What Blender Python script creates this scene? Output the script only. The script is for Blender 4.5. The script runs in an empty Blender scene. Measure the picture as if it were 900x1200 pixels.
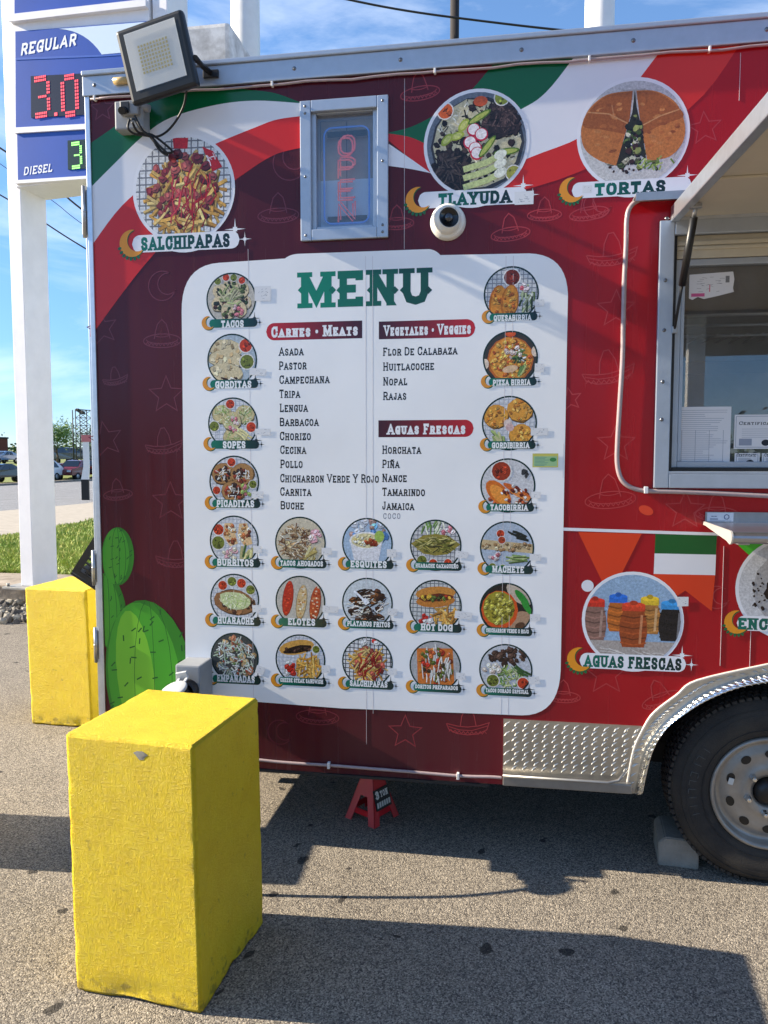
import bpy, bmesh, math, random
from math import sin, cos, tan, pi, radians, atan2, sqrt, hypot
from mathutils import Vector, Matrix, noise
random.seed(7)
S = bpy.context.scene
COL = S.collection

# ------------------------------------------------------------------ camera
FPX, PITCH, YAW, HC = 905.0, radians(-4.1), radians(9.2), 1.55
cam = bpy.data.objects.new('camera', bpy.data.cameras.new('camera'))
COL.objects.link(cam)
cam.location = (0, 0, HC)
cam.rotation_euler = (pi / 2 + PITCH, 0, YAW)
cam.data.sensor_fit = 'VERTICAL'
cam.data.sensor_height = 36
cam.data.lens = 36 * FPX / 1200
cam.data.clip_start = 0.05
cam.data.clip_end = 3000
S.camera = cam

# ------------------------------------------------------------------ sky, sun, exposure
SUN_EL, SUN_AZ = radians(26.2), radians(3.2)
SKY = 0.102
w = bpy.data.worlds.new('World'); S.world = w; w.use_nodes = True
nt = w.node_tree; nt.nodes.clear()
out = nt.nodes.new('ShaderNodeOutputWorld'); bg = nt.nodes.new('ShaderNodeBackground')
sk = nt.nodes.new('ShaderNodeTexSky'); sk.sky_type = 'NISHITA'; sk.sun_disc = False
sk.sun_elevation = SUN_EL; sk.sun_rotation = radians(270 - 3.4); sk.air_density = 0.9; sk.dust_density = 0.0; sk.ozone_density = 3.5
tc = nt.nodes.new('ShaderNodeTexCoord'); mp = nt.nodes.new('ShaderNodeMapping')
mp.inputs['Scale'].default_value = (2.2, 3.2, 7.0); mp.inputs['Rotation'].default_value = (0.1, 0.35, 0.3)
mp.inputs['Location'].default_value = (0.55, 0.2, 0.0)
n1 = nt.nodes.new('ShaderNodeTexNoise'); n1.inputs['Scale'].default_value = 1.6; n1.inputs['Detail'].default_value = 9; n1.inputs['Roughness'].default_value = 0.6
n1.inputs['Distortion'].default_value = 0.5
rm = nt.nodes.new('ShaderNodeMapRange'); rm.inputs['To Min'].default_value = 0.03; rm.inputs['From Min'].default_value = 0.46; rm.inputs['From Max'].default_value = 0.80; rm.inputs['To Max'].default_value = 0.42
mx = nt.nodes.new('ShaderNodeMix'); mx.data_type = 'RGBA'
mx.inputs['B'].default_value = (6.5, 6.8, 7.2, 1)
nt.links.new(tc.outputs['Generated'], mp.inputs['Vector']); nt.links.new(mp.outputs[0], n1.inputs['Vector'])
nt.links.new(n1.outputs['Fac'], rm.inputs['Value']); nt.links.new(rm.outputs['Result'], mx.inputs['Factor'])
hs = nt.nodes.new('ShaderNodeHueSaturation'); hs.inputs['Saturation'].default_value = 1.12
gz = nt.nodes.new('ShaderNodeSeparateXYZ'); nt.links.new(tc.outputs['Generated'], gz.inputs[0])
gr_ = nt.nodes.new('ShaderNodeValToRGB'); nt.links.new(gz.outputs['Z'], gr_.inputs['Fac'])
gr_.color_ramp.elements[0].position = 0.0; gr_.color_ramp.elements[0].color = (0.42, 0.50, 0.68, 1)
gr_.color_ramp.elements[1].position = 0.42; gr_.color_ramp.elements[1].color = (1, 1, 1, 1)
sm_ = nt.nodes.new('ShaderNodeMix'); sm_.data_type = 'RGBA'; sm_.blend_type = 'MULTIPLY'; sm_.inputs['Factor'].default_value = 1.0
nt.links.new(sk.outputs[0], sm_.inputs['A']); nt.links.new(gr_.outputs['Color'], sm_.inputs['B']); nt.links.new(sm_.outputs['Result'], hs.inputs['Color']); nt.links.new(hs.outputs[0], mx.inputs['A'])
nt.links.new(mx.outputs['Result'], bg.inputs['Color']); bg.inputs['Strength'].default_value = SKY
nt.links.new(bg.outputs[0], out.inputs['Surface'])
sun = bpy.data.objects.new('sun', bpy.data.lights.new('sun', 'SUN')); COL.objects.link(sun)
sun.data.energy = 5.0; sun.data.angle = radians(0.5); sun.data.color = (1.0, 0.88, 0.70)
SUND = Vector((cos(SUN_EL) * cos(SUN_AZ), cos(SUN_EL) * sin(SUN_AZ), -sin(SUN_EL)))
sun.rotation_mode = 'QUATERNION'; sun.rotation_quaternion = SUND.to_track_quat('-Z', 'Y')
vs = S.view_settings; vs.view_transform = 'Standard'; vs.look = 'None'; vs.gamma = 1; vs.use_curve_mapping = False
vs.exposure = 1.38

# ------------------------------------------------------------------ photo pixel -> plane in the place
_fw = Vector((-sin(YAW) * cos(PITCH), cos(YAW) * cos(PITCH), sin(PITCH)))
_rt = Vector((cos(YAW), sin(YAW), 0)); _up = _rt.cross(_fw)
CAMP = Vector((0, 0, HC))
def ray(px, py): return _fw + _rt * ((px - 450) / FPX) - _up * ((py - 600) / FPX)
def G(px, py, z=0.0):
    r = ray(px, py); return CAMP + r * ((z - HC) / r.z)
def atY(px, py, y):
    r = ray(px, py); return CAMP + r * (y / r.y)
def onplane(px, py, p0, n):
    r = ray(px, py); return CAMP + r * ((Vector(p0) - CAMP).dot(n) / r.dot(n))
YW = 2.875                                   # the trailer's long wall
def W(px, py, y=None):
    p = atY(px, py, YW if y is None else y); return (p.x, p.z)
def wscale(px, py):                          # photo pixels per metre on the wall
    a = W(px - 5, py); b = W(px + 5, py); return 10 / hypot(a[0] - b[0], a[1] - b[1])
def lin(c):
    return tuple(((v / 255) / 12.92 if v / 255 <= 0.04045 else ((v / 255 + 0.055) / 1.055) ** 2.4) for v in c)

# ------------------------------------------------------------------ objects
def tag(o, label=None, cat=None, group=None, kind=None):
    if label: o['label'] = label
    if cat: o['category'] = cat
    if group: o['group'] = group
    if kind: o['kind'] = kind
    return o
def empty(name, loc=(0, 0, 0), rz=0.0, label=None, cat=None, group=None):
    o = bpy.data.objects.new(name, None); COL.objects.link(o); o.location = loc; o.rotation_euler = (0, 0, rz)
    o.empty_display_size = 0.1
    return tag(o, label, cat, group)
def link(name, me, mat=None, parent=None, label=None):
    o = bpy.data.objects.new(name, me); COL.objects.link(o)
    mats = mat if isinstance(mat, (list, tuple)) else [mat]
    if not me.materials:
        for m in mats:
            if m: me.materials.append(m)
    if parent: o.parent = parent
    if label: o['label'] = label
    return o
def children(o): return [c for c in bpy.data.objects if c.parent == o]
def copy_tree(o, parent=None):
    c = o.copy(); COL.objects.link(c); c.parent = parent
    for ch in children(o): copy_tree(ch, c)
    return c

class MB:
    """collects shapes of one mesh; every face carries a material slot"""
    def __init__(s): s.bm = bmesh.new(); s.mi = 0
    def faces(s, vs, fs, mi=None):
        bv = [s.bm.verts.new(v) for v in vs]; r = []
        for f in fs:
            try:
                g = s.bm.faces.new([bv[i] for i in f]); g.material_index = s.mi if mi is None else mi; r.append(g)
            except ValueError: pass
        return bv, r
    def box(s, a, b, bev=0.0, m=None, seg=2):
        a = Vector(a); b = Vector(b)
        lo = Vector((min(a.x, b.x), min(a.y, b.y), min(a.z, b.z))); hi = Vector((max(a.x, b.x), max(a.y, b.y), max(a.z, b.z)))
        vs = [(x, y, z) for z in (lo.z, hi.z) for y in (lo.y, hi.y) for x in (lo.x, hi.x)]
        bv, fs = s.faces(vs, [(0, 2, 3, 1), (4, 5, 7, 6), (0, 1, 5, 4), (2, 6, 7, 3), (0, 4, 6, 2), (1, 3, 7, 5)])
        if bev > 0:
            es = list({e for f in fs for e in f.edges})
            mi = s.mi
            r = bmesh.ops.bevel(s.bm, geom=es, offset=bev, segments=seg, affect='EDGES', profile=0.6, material=mi)
            bv = list({v for f in r['faces'] for v in f.verts} | {v for v in bv if v.is_valid})
        if m is not None:
            for v in bv: v.co = m @ v.co
        return bv
    def prism(s, pts, fn, d0, d1, cap=True):
        """pts 2D outline; fn(p, d) -> 3D point"""
        n = len(pts); vs = [fn(p, d0) for p in pts] + [fn(p, d1) for p in pts]
        fs = [(i, (i + 1) % n, n + (i + 1) % n, n + i) for i in range(n)]
        if cap: fs += [tuple(range(n))[::-1], tuple(range(n, 2 * n))]
        return s.faces(vs, fs)
    def tube(s, pts, r, n=8, closed=False, cap=True):
        pts = [Vector(p) for p in pts]; rings = []; N = len(pts)
        ref = None
        for i, p in enumerate(pts):
            if closed: t = pts[(i + 1) % N] - pts[i - 1]
            else: t = pts[min(i + 1, N - 1)] - pts[max(i - 1, 0)]
            t.normalize()
            if ref is None: ref = t.orthogonal().normalized()
            ref = (ref - t * ref.dot(t)); ref.normalize(); b = t.cross(ref)
            rr = r[i] if isinstance(r, (list, tuple)) else r
            rings.append([s.bm.verts.new(p + (ref * cos(2 * pi * k / n) + b * sin(2 * pi * k / n)) * rr) for k in range(n)])
        M = N if closed else N - 1
        for i in range(M):
            a = rings[i]; b = rings[(i + 1) % N]
            for k in range(n):
                f = s.bm.faces.new((a[k], a[(k + 1) % n], b[(k + 1) % n], b[k])); f.material_index = s.mi; f.smooth = True
        if cap and not closed:
            f = s.bm.faces.new(rings[0][::-1]); f.material_index = s.mi
            f = s.bm.faces.new(rings[-1]); f.material_index = s.mi
    def lathe(s, prof, n, fn, closed=False, smooth=True):
        """prof list of (r, h); fn(x, y, h) -> point, axis = h"""
        rings = []
        for (r, h) in prof:
            rings.append([s.bm.verts.new(fn(r * cos(2 * pi * k / n), r * sin(2 * pi * k / n), h)) for k in range(n)])
        for i in range(len(prof) - 1 + (1 if closed else 0)):
            a = rings[i]; b = rings[(i + 1) % len(prof)]
            for k in range(n):
                f = s.bm.faces.new((a[k], a[(k + 1) % n], b[(k + 1) % n], b[k])); f.material_index = s.mi; f.smooth = smooth
        return rings
    def build(s, name, mat=None, parent=None, label=None, smooth=None, fixn=True):
        if fixn: bmesh.ops.recalc_face_normals(s.bm, faces=s.bm.faces[:])
        me = bpy.data.meshes.new(name); s.bm.to_mesh(me); s.bm.free()
        if smooth is not None:
            for p in me.polygons: p.use_smooth = smooth
        return link(name, me, mat, parent, label)

# ------------------------------------------------------------------ materials
def mat(name, col=(200, 200, 200), rough=0.5, metal=0.0, spec=0.5, var=0.0, vscale=20, bump=0.0, bscale=60, coat=0.0, emit=None, es=0.0, col2=None):
    m = bpy.data.materials.new(name); m.use_nodes = True
    t = m.node_tree; b = t.nodes['Principled BSDF']
    c = lin(col)
    b.inputs['Base Color'].default_value = (*c, 1); b.inputs['Roughness'].default_value = rough
    b.inputs['Metallic'].default_value = metal; b.inputs['Specular IOR Level'].default_value = spec
    b.inputs['Coat Weight'].default_value = coat; b.inputs['Coat Roughness'].default_value = 0.05
    if emit: b.inputs['Emission Color'].default_value = (*lin(emit), 1); b.inputs['Emission Strength'].default_value = es
    co = t.nodes.new('ShaderNodeTexCoord')
    if var > 0 or col2:
        n = t.nodes.new('ShaderNodeTexNoise'); n.inputs['Scale'].default_value = vscale; n.inputs['Detail'].default_value = 6; n.inputs['Roughness'].default_value = 0.65
        t.links.new(co.outputs['Object'], n.inputs['Vector'])
        r = t.nodes.new('ShaderNodeValToRGB'); t.links.new(n.outputs['Fac'], r.inputs['Fac'])
        r.color_ramp.elements[0].position = 0.3; r.color_ramp.elements[1].position = 0.7
        if col2: a_, b_ = c, lin(col2)
        else: a_ = tuple(v * (1 - var) for v in c); b_ = tuple(min(1, v * (1 + var)) for v in c)
        r.color_ramp.elements[0].color = (*a_, 1); r.color_ramp.elements[1].color = (*b_, 1)
        t.links.new(r.outputs['Color'], b.inputs['Base Color'])
    if bump > 0:
        n2 = t.nodes.new('ShaderNodeTexNoise'); n2.inputs['Scale'].default_value = bscale; n2.inputs['Detail'].default_value = 8
        t.links.new(co.outputs['Object'], n2.inputs['Vector'])
        bp = t.nodes.new('ShaderNodeBump'); bp.inputs['Strength'].default_value = bump; bp.inputs['Distance'].default_value = 0.01
        t.links.new(n2.outputs['Fac'], bp.inputs['Height']); t.links.new(bp.outputs[0], b.inputs['Normal'])
    return m
def glass_mat(name, tint=(235, 240, 245), ior=1.5, gain=1.0, haze=0.0):
    m = bpy.data.materials.new(name); m.use_nodes = True; t = m.node_tree; t.nodes.clear()
    o = t.nodes.new('ShaderNodeOutputMaterial'); f = t.nodes.new('ShaderNodeFresnel'); f.inputs['IOR'].default_value = ior
    a = t.nodes.new('ShaderNodeBsdfTransparent'); a.inputs['Color'].default_value = (*lin(tint), 1)
    g = t.nodes.new('ShaderNodeBsdfGlossy'); g.inputs['Roughness'].default_value = 0.0
    ge = t.nodes.new('ShaderNodeNewGeometry'); im = t.nodes.new('ShaderNodeMapRange')      # same reflectance from both sides of the sheet
    im.inputs['To Min'].default_value = ior; im.inputs['To Max'].default_value = 1 / ior; t.links.new(ge.outputs['Backfacing'], im.inputs['Value']); t.links.new(im.outputs['Result'], f.inputs['IOR'])
    k = t.nodes.new('ShaderNodeMath'); k.operation = 'MULTIPLY'; k.inputs[1].default_value = gain; k.use_clamp = True
    x = t.nodes.new('ShaderNodeMixShader')
    t.links.new(f.outputs[0], k.inputs[0]); t.links.new(k.outputs[0], x.inputs[0]); t.links.new(a.outputs[0], x.inputs[1]); t.links.new(g.outputs[0], x.inputs[2]); 
    sh_ = x.outputs[0]
    if haze:                                    # thin film of painted glare that lightens the pane
        d_ = t.nodes.new('ShaderNodeBsdfDiffuse'); d_.inputs['Color'].default_value = (.75, .76, .78, 1); y = t.nodes.new('ShaderNodeMixShader')
        c_ = t.nodes.new('ShaderNodeTexCoord'); n_ = t.nodes.new('ShaderNodeTexNoise'); n_.inputs['Scale'].default_value = 5; n_.inputs['Detail'].default_value = 7; t.links.new(c_.outputs['Object'], n_.inputs['Vector'])
        r_ = t.nodes.new('ShaderNodeMapRange'); r_.inputs['From Min'].default_value = .35; r_.inputs['From Max'].default_value = .7; r_.inputs['To Min'].default_value = haze * .35; r_.inputs['To Max'].default_value = haze * 1.6; t.links.new(n_.outputs['Fac'], r_.inputs['Value'])
        t.links.new(r_.outputs['Result'], y.inputs[0]); t.links.new(sh_, y.inputs[1]); t.links.new(d_.outputs[0], y.inputs[2]); sh_ = y.outputs[0]
    t.links.new(sh_, o.inputs[0])
    return m
def print_mat(name, rough=0.22, spec=0.45, grain=0.0):
    """vinyl print: ink colours come from the mesh's colour attribute"""
    m = bpy.data.materials.new(name); m.use_nodes = True; t = m.node_tree; b = t.nodes['Principled BSDF']
    a = t.nodes.new('ShaderNodeVertexColor'); a.layer_name = 'Ink'
    co = t.nodes.new('ShaderNodeTexCoord'); n = t.nodes.new('ShaderNodeTexNoise'); n.inputs['Scale'].default_value = 3.0; n.inputs['Detail'].default_value = 5
    t.links.new(co.outputs['Object'], n.inputs['Vector'])
    mr = t.nodes.new('ShaderNodeMapRange'); mr.inputs['To Min'].default_value = 0.86; mr.inputs['To Max'].default_value = 1.05
    t.links.new(n.outputs['Fac'], mr.inputs['Value'])
    mu = t.nodes.new('ShaderNodeVectorMath'); mu.operation = 'SCALE'
    t.links.new(a.outputs['Color'], mu.inputs[0]); t.links.new(mr.outputs['Result'], mu.inputs['Scale'])
    ink = mu.outputs[0]
    if grain:                                   # photographic prints: fine mottling of the picture itself
        g_ = t.nodes.new('ShaderNodeTexNoise'); g_.inputs['Scale'].default_value = 120; g_.inputs['Detail'].default_value = 4; g_.inputs['Roughness'].default_value = .75
        t.links.new(co.outputs['Object'], g_.inputs['Vector'])
        gm = t.nodes.new('ShaderNodeMapRange'); gm.inputs['From Min'].default_value = .3; gm.inputs['From Max'].default_value = .7; gm.inputs['To Min'].default_value = 1 - grain; gm.inputs['To Max'].default_value = 1 + grain * .8
        t.links.new(g_.outputs['Fac'], gm.inputs['Value']); gs = t.nodes.new('ShaderNodeVectorMath'); gs.operation = 'SCALE'
        t.links.new(ink, gs.inputs[0]); t.links.new(gm.outputs['Result'], gs.inputs['Scale']); ink = gs.outputs[0]
    t.links.new(ink, b.inputs['Base Color'])
    b.inputs['Roughness'].default_value = rough; b.inputs['Specular IOR Level'].default_value = spec
    # slight waviness of the sheet metal under the vinyl
    n3 = t.nodes.new('ShaderNodeTexNoise'); n3.inputs['Scale'].default_value = 1.7; n3.inputs['Detail'].default_value = 2
    t.links.new(co.outputs['Object'], n3.inputs['Vector'])
    bp = t.nodes.new('ShaderNodeBump'); bp.inputs['Strength'].default_value = 0.12; bp.inputs['Distance'].default_value = 0.02
    t.links.new(n3.outputs['Fac'], bp.inputs['Height']); t.links.new(bp.outputs[0], b.inputs['Normal'])
    return m
PRINT = print_mat('vinyl_print'); PHOTO = print_mat('photo_print', .25, .4, grain=.34)

# ------------------------------------------------------------------ flat printed artwork on the wall (x, z) in metres
STEP = 1.6e-6
class Art:
    def __init__(s, base=0.0004, frame=None):
        s.v = []; s.f = []; s.c = []; s.base = base; s.k = 0
        s.frame = frame or (lambda x, z, d: (x, YW - d, z))
    def poly(s, pts, col, same=False, clip=None):
        """col: one colour or one per point (sRGB)"""
        if clip:
            pts = clip_circle(pts, *clip)
        if len(pts) < 3: return
        if not same: s.k += 1
        d = s.base + STEP * s.k; i0 = len(s.v)
        cs = col if isinstance(col[0], (tuple, list)) else [col] * len(pts)
        for (x, z), c in zip(pts, cs): s.v.append(s.frame(x, z, d)); s.c.append((*lin(c), 1))
        s.f.append(tuple(range(i0, len(s.v))))
    def strip(s, pts, wd, col, same=False, closed=False, cap=0.0, clip=None):
        P = [Vector((p[0], p[1])) for p in pts]; n = len(P)
        if n < 2: return
        if not same: s.k += 1
        if cap and not closed:
            P[0] = P[0] + (P[0] - P[1]).normalized() * cap; P[-1] = P[-1] + (P[-1] - P[-2]).normalized() * cap
        L = []; R = []
        for i in range(n):
            if closed: a, b = P[i - 1], P[(i + 1) % n]
            else: a, b = P[max(i - 1, 0)], P[min(i + 1, n - 1)]
            d1 = (P[i] - a); d2 = (b - P[i])
            if d1.length < 1e-9: d1 = d2
            if d2.length < 1e-9: d2 = d1
            d1 = d1.normalized(); d2 = d2.normalized(); t = (d1 + d2)
            t = t.normalized() if t.length > 1e-6 else d1
            nn = Vector((-t.y, t.x)); k = max(0.45, abs(nn.dot(Vector((-d1.y, d1.x)))))
            L.append(P[i] + nn * (wd / 2 / k)); R.append(P[i] - nn * (wd / 2 / k))
        for i in range(n if closed else n - 1):
            j = (i + 1) % n
            q = [tuple(L[i]), tuple(L[j]), tuple(R[j]), tuple(R[i])]
            s.poly(q, col, same=True, clip=clip)
    def build(s, name, parent, label=None, material=None):
        me = bpy.data.meshes.new(name); me.from_pydata(s.v, [], s.f); me.validate()
        at = me.color_attributes.new('Ink', 'FLOAT_COLOR', 'POINT')
        for i, c in enumerate(s.c): at.data[i].color = c
        o = link(name, me, material or PRINT, parent, label)
        bm = bmesh.new(); bm.from_mesh(me)
        for f in bm.faces:
            f.normal_update()
        bm.to_mesh(me); bm.free()
        return o
def clip_circle(pts, cx, cy, r, n=36):
    out = list(pts)
    for k in range(n):
        a = 2 * pi * (k + 0.5) / n; nx, ny = cos(a), sin(a); lim = r * cos(pi / n)
        inp = out; out = []
        if not inp: return []
        for i in range(len(inp)):
            p = inp[i]; q = inp[(i + 1) % len(inp)]
            dp = (p[0] - cx) * nx + (p[1] - cy) * ny - lim; dq = (q[0] - cx) * nx + (q[1] - cy) * ny - lim
            if dp <= 0: out.append(p)
            if (dp < 0 < dq) or (dq < 0 < dp):
                t = dp / (dp - dq); out.append((p[0] + t * (q[0] - p[0]), p[1] + t * (q[1] - p[1])))
    return out
def ell(cx, cy, rx, ry=None, rot=0.0, n=20, a0=0.0, a1=2 * pi, jit=0.0):
    ry = rx if ry is None else ry; full = abs(a1 - a0 - 2 * pi) < 1e-6; m = n if full else n + 1; o = []
    for i in range(m):
        a = a0 + (a1 - a0) * i / n; k = 1 + (random.uniform(-jit, jit) if jit else 0)
        x = rx * k * cos(a); y = ry * k * sin(a); o.append((cx + x * cos(rot) - y * sin(rot), cy + x * sin(rot) + y * cos(rot)))
    return o
def bez(p0, p1, p2, n=12):
    return [((1 - t) ** 2 * p0[0] + 2 * t * (1 - t) * p1[0] + t * t * p2[0], (1 - t) ** 2 * p0[1] + 2 * t * (1 - t) * p1[1] + t * t * p2[1]) for t in [i / n for i in range(n + 1)]]
def spline(pts, n=8):
    o = []; P = [pts[0]] + list(pts) + [pts[-1]]
    for i in range(1, len(P) - 2):
        a, b, c, d = P[i - 1], P[i], P[i + 1], P[i + 2]
        for k in range(n):
            t = k / n
            o.append(tuple(0.5 * (2 * b[j] + (c[j] - a[j]) * t + (2 * a[j] - 5 * b[j] + 4 * c[j] - d[j]) * t * t + (3 * b[j] - a[j] - 3 * c[j] + d[j]) * t ** 3) for j in range(len(b))))
    o.append(tuple(pts[-1])); return o

# ------------------------------------------------------------------ slab lettering
_C = [(1, .70), (.93, .9), (.72, 1), (.35, 1), (.1, .86), (0, .62), (0, .38), (.1, .14), (.35, 0), (.7, 0), (.92, .1), (1, .3)]
_O = [(.5, 1), (.22, .96), (.05, .8), (0, .5), (.05, .2), (.22, .04), (.5, 0), (.78, .04), (.95, .2), (1, .5), (.95, .8), (.78, .96), (.5, 1)]
_S = [(.95, .80), (.85, .95), (.6, 1), (.32, 1), (.08, .9), (.05, .68), (.22, .56), (.78, .44), (.95, .3), (.92, .1), (.68, 0), (.36, 0), (.14, .05), (.04, .2)]
GL = {
 'A': (.86, [[(0, 0), (.5, 1), (1, 0)], [(.2, .3), (.8, .3)]], [(0, 0), (1, 0)]),
 'B': (.74, [[(0, 0), (0, 1)], [(0, 1), (.7, 1), (.93, .9), (.93, .62), (.7, .52), (0, .52)], [(.7, .52), (1, .4), (1, .12), (.75, 0), (0, 0)]], []),
 'C': (.74, [_C, [(1, .72), (1, 1)]], []),
 'D': (.76, [[(0, 0), (0, 1)], [(0, 1), (.55, 1), (.86, .87), (1, .6), (1, .4), (.86, .13), (.55, 0), (0, 0)]], []),
 'E': (.74, [[(.1, 0), (.1, 1)], [(0, 1), (1, 1)], [(.1, .5), (.6, .5)], [(0, 0), (1, 0)], [(1, 1), (1, .93)], [(1, 0), (1, .07)]], []),
 'F': (.66, [[(.1, 0), (.1, 1)], [(0, 1), (1, 1)], [(.1, .5), (.62, .5)], [(1, 1), (1, .9)]], [(.1, 0)]),
 'G': (.78, [_C, [(1, .72), (1, 1)], [(.98, 0), (.98, .4), (.6, .4)]], []),
 'H': (.82, [[(.1, 0), (.1, 1)], [(.9, 0), (.9, 1)], [(.1, .5), (.9, .5)]], [(.1, 0), (.1, 1), (.9, 0), (.9, 1)]),
 'I': (.38, [[(.5, 0), (.5, 1)]], [(.5, 0), (.5, 1)]),
 'J': (.62, [[(.8, 1), (.8, .25), (.64, .04), (.3, 0), (.06, .12), (0, .34)]], [(.75, 1)]),
 'K': (.82, [[(.08, 0), (.08, 1)], [(.95, 1), (.1, .4)], [(.36, .6), (.98, 0)]], [(.08, 0), (.08, 1), (.93, 0), (.93, 1)]),
 'L': (.66, [[(.12, 0), (.12, 1)], [(0, 0), (1, 0)], [(1, 0), (1, .16)]], [(.12, 1)]),
 'M': (1.0, [[(.06, 0), (.06, 1)], [(.94, 0), (.94, 1)], [(.02, 1.1), (.5, .16), (.98, 1.1)]], [(.06, 0), (.06, 1), (.94, 0), (.94, 1)]),
 'N': (.84, [[(.1, 0), (.1, 1)], [(.88, 0), (.88, 1)], [(.04, 1.1), (.94, -.1)]], [(.1, 0), (.1, 1), (.88, 1)]),
 'O': (.78, [_O], []),
 'P': (.72, [[(.1, 0), (.1, 1)], [(.1, 1), (.7, 1), (1, .88), (1, .55), (.7, .42), (.1, .42)]], [(.1, 0)]),
 'Q': (.78, [_O, [(.6, .25), (1, -.08)]], []),
 'R': (.80, [[(.1, 0), (.1, 1)], [(.1, 1), (.65, 1), (.92, .88), (.92, .58), (.65, .46), (.1, .46)], [(.55, .46), (.98, 0)]], [(.1, 0), (.95, 0)]),
 'S': (.70, [_S], []),
 'T': (.74, [[(.5, 0), (.5, 1)], [(0, 1), (1, 1)], [(0, 1), (0, .9)], [(1, 1), (1, .9)]], [(.5, 0)]),
 'U': (.82, [[(.08, 1), (.08, .3), (.2, .07), (.5, 0), (.8, .07), (.92, .3), (.92, 1)]], [(.08, 1), (.92, 1)]),
 'V': (.84, [[(0, 1), (.5, 0), (1, 1)]], [(0, 1), (1, 1)]),
 'W': (1.1, [[(0, 1), (.26, 0), (.5, .8), (.74, 0), (1, 1)]], [(0, 1), (1, 1)]),
 'X': (.82, [[(.03, 0), (.97, 1)], [(.03, 1), (.97, 0)]], [(.03, 0), (.97, 1), (.03, 1), (.97, 0)]),
 'Y': (.82, [[(0, 1), (.5, .45), (1, 1)], [(.5, .45), (.5, 0)]], [(.5, 0), (0, 1), (1, 1)]),
 'Z': (.70, [[(0, 1), (1, 1), (0, 0), (1, 0)], [(0, 1), (0, .76)], [(1, 0), (1, .24)]], []),
 '0': (.66, [_O], []), '1': (.4, [[(.1, .8), (.6, 1), (.6, 0)]], [(.6, 0)]),
 '3': (.64, [[(0, .85), (.25, 1), (.7, 1), (.95, .85), (.95, .65), (.7, .53), (.35, .53)], [(.7, .53), (1, .38), (1, .15), (.7, 0), (.25, 0), (0, .15)]], []),
 '5': (.62, [[(.9, 1), (.1, 1), (.05, .55), (.6, .6), (1, .4), (.95, .12), (.6, 0), (.2, 0), (0, .12)]], []),
 '9': (.62, [[(.95, .62), (.7, .42), (.3, .42), (.03, .6), (.03, .85), (.3, 1), (.7, 1), (.95, .85), (.95, .4), (.7, 0), (.2, 0)]], []),
 '$': (.62, [_S, [(.5, -.12), (.5, 1.12)]], []),
 '.': (.22, [[(.3, 0), (.7, 0)]], []), '-': (.4, [[(.1, .5), (.9, .5)]], []),
}
GL['Ñ'] = (GL['N'][0], GL['N'][1] + [[(.2, 1.2), (.4, 1.32), (.6, 1.2), (.8, 1.32)]], GL['N'][2])
def clip_y(pts, lo, hi):
    for sg, lim in ((1, hi), (-1, -lo)):
        out = []
        for i in range(len(pts)):
            p, q = pts[i], pts[(i + 1) % len(pts)]; dp, dq = sg * p[1] - lim, sg * q[1] - lim
            if dp <= 1e-9: out.append(p)
            if (dp < -1e-9 and dq > 1e-9) or (dp > 1e-9 and dq < -1e-9): t = dp / (dp - dq); out.append((p[0] + t * (q[0] - p[0]), p[1] + t * (q[1] - p[1])))
        pts = out
        if not pts: return []
    return pts
def text_width(s, smallcaps, gap):
    wd = 0
    for i, ch in enumerate(s):
        k = smallcaps if (smallcaps and i > 0 and s[i - 1] != ' ') else 1
        if ch == ' ': wd += 0.42
        elif ch == '•': wd += 0.5
        else: wd += GL[ch][0] * k + gap
    return wd - gap
def text(art, s, x0, z0, h, col, width=None, t=0.2, smallcaps=0, gap=0.14, serif=True, shear=0.0, ink=None, col2=None, rot=0.0):
    """baseline starts at (x0, z0); h cap height; width squeezes to fit"""
    tw = text_width(s, smallcaps, gap); sx = (width / (tw * h)) if width else 1.0
    def mapp(x, y):
        X = (x + shear * y) * h * sx; Y = y * h
        return (x0 + X * cos(rot) - Y * sin(rot), z0 + X * sin(rot) + Y * cos(rot))
    x = 0.0; k0 = art.k; kmax = k0
    for i, ch in enumerate(s):
        k = smallcaps if (smallcaps and i > 0 and s[i - 1] != ' ') else 1
        if ch == ' ': x += 0.42; continue
        art.k = k0
        c = col
        if col2: f = x / max(tw, .01); c = tuple(col[j] * (1 - f) + col2[j] * f for j in range(3))
        if ch == '•':
            art.poly([mapp(x + p[0], p[1]) for p in ell(0.18, 0.45, 0.17, 0.17, n=12)], c); x += 0.5; kmax = max(kmax, art.k); continue
        wd, strokes, serifs = GL[ch]
        tt = t
        W_ = wd * k
        def q(u, v): return (x + tt / 2 + u * (W_ - tt), tt / 2 + v * (k - tt))
        for st in strokes:
            P = [q(*p) for p in st]
            # widen in glyph space, then map
            sub = Art(); sub.frame = lambda a, b, d: (a, b, 0)
            sub.strip(P, tt, (0, 0, 0), cap=tt / 2 if st[0] != st[-1] else 0)
            art.k += 1
            for f in sub.f:
                q4 = [(sub.v[j][0], sub.v[j][1]) for j in f]
                if ch != 'Ñ': q4 = clip_y(q4, 0, k)
                art.poly([mapp(a_, b_) for a_, b_ in q4], c, same=True)
        if serif:
            for (u, v) in serifs:
                cx, cy = q(u, v); y0 = 0 if v < .5 else k - tt * .62; y1 = y0 + tt * .62; hw = tt * 1.02
                art.poly([mapp(cx - hw, y0), mapp(cx + hw, y0), mapp(cx + hw, y1), mapp(cx - hw, y1)], c)
        x += W_ + gap; kmax = max(kmax, art.k)
    art.k = kmax
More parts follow.
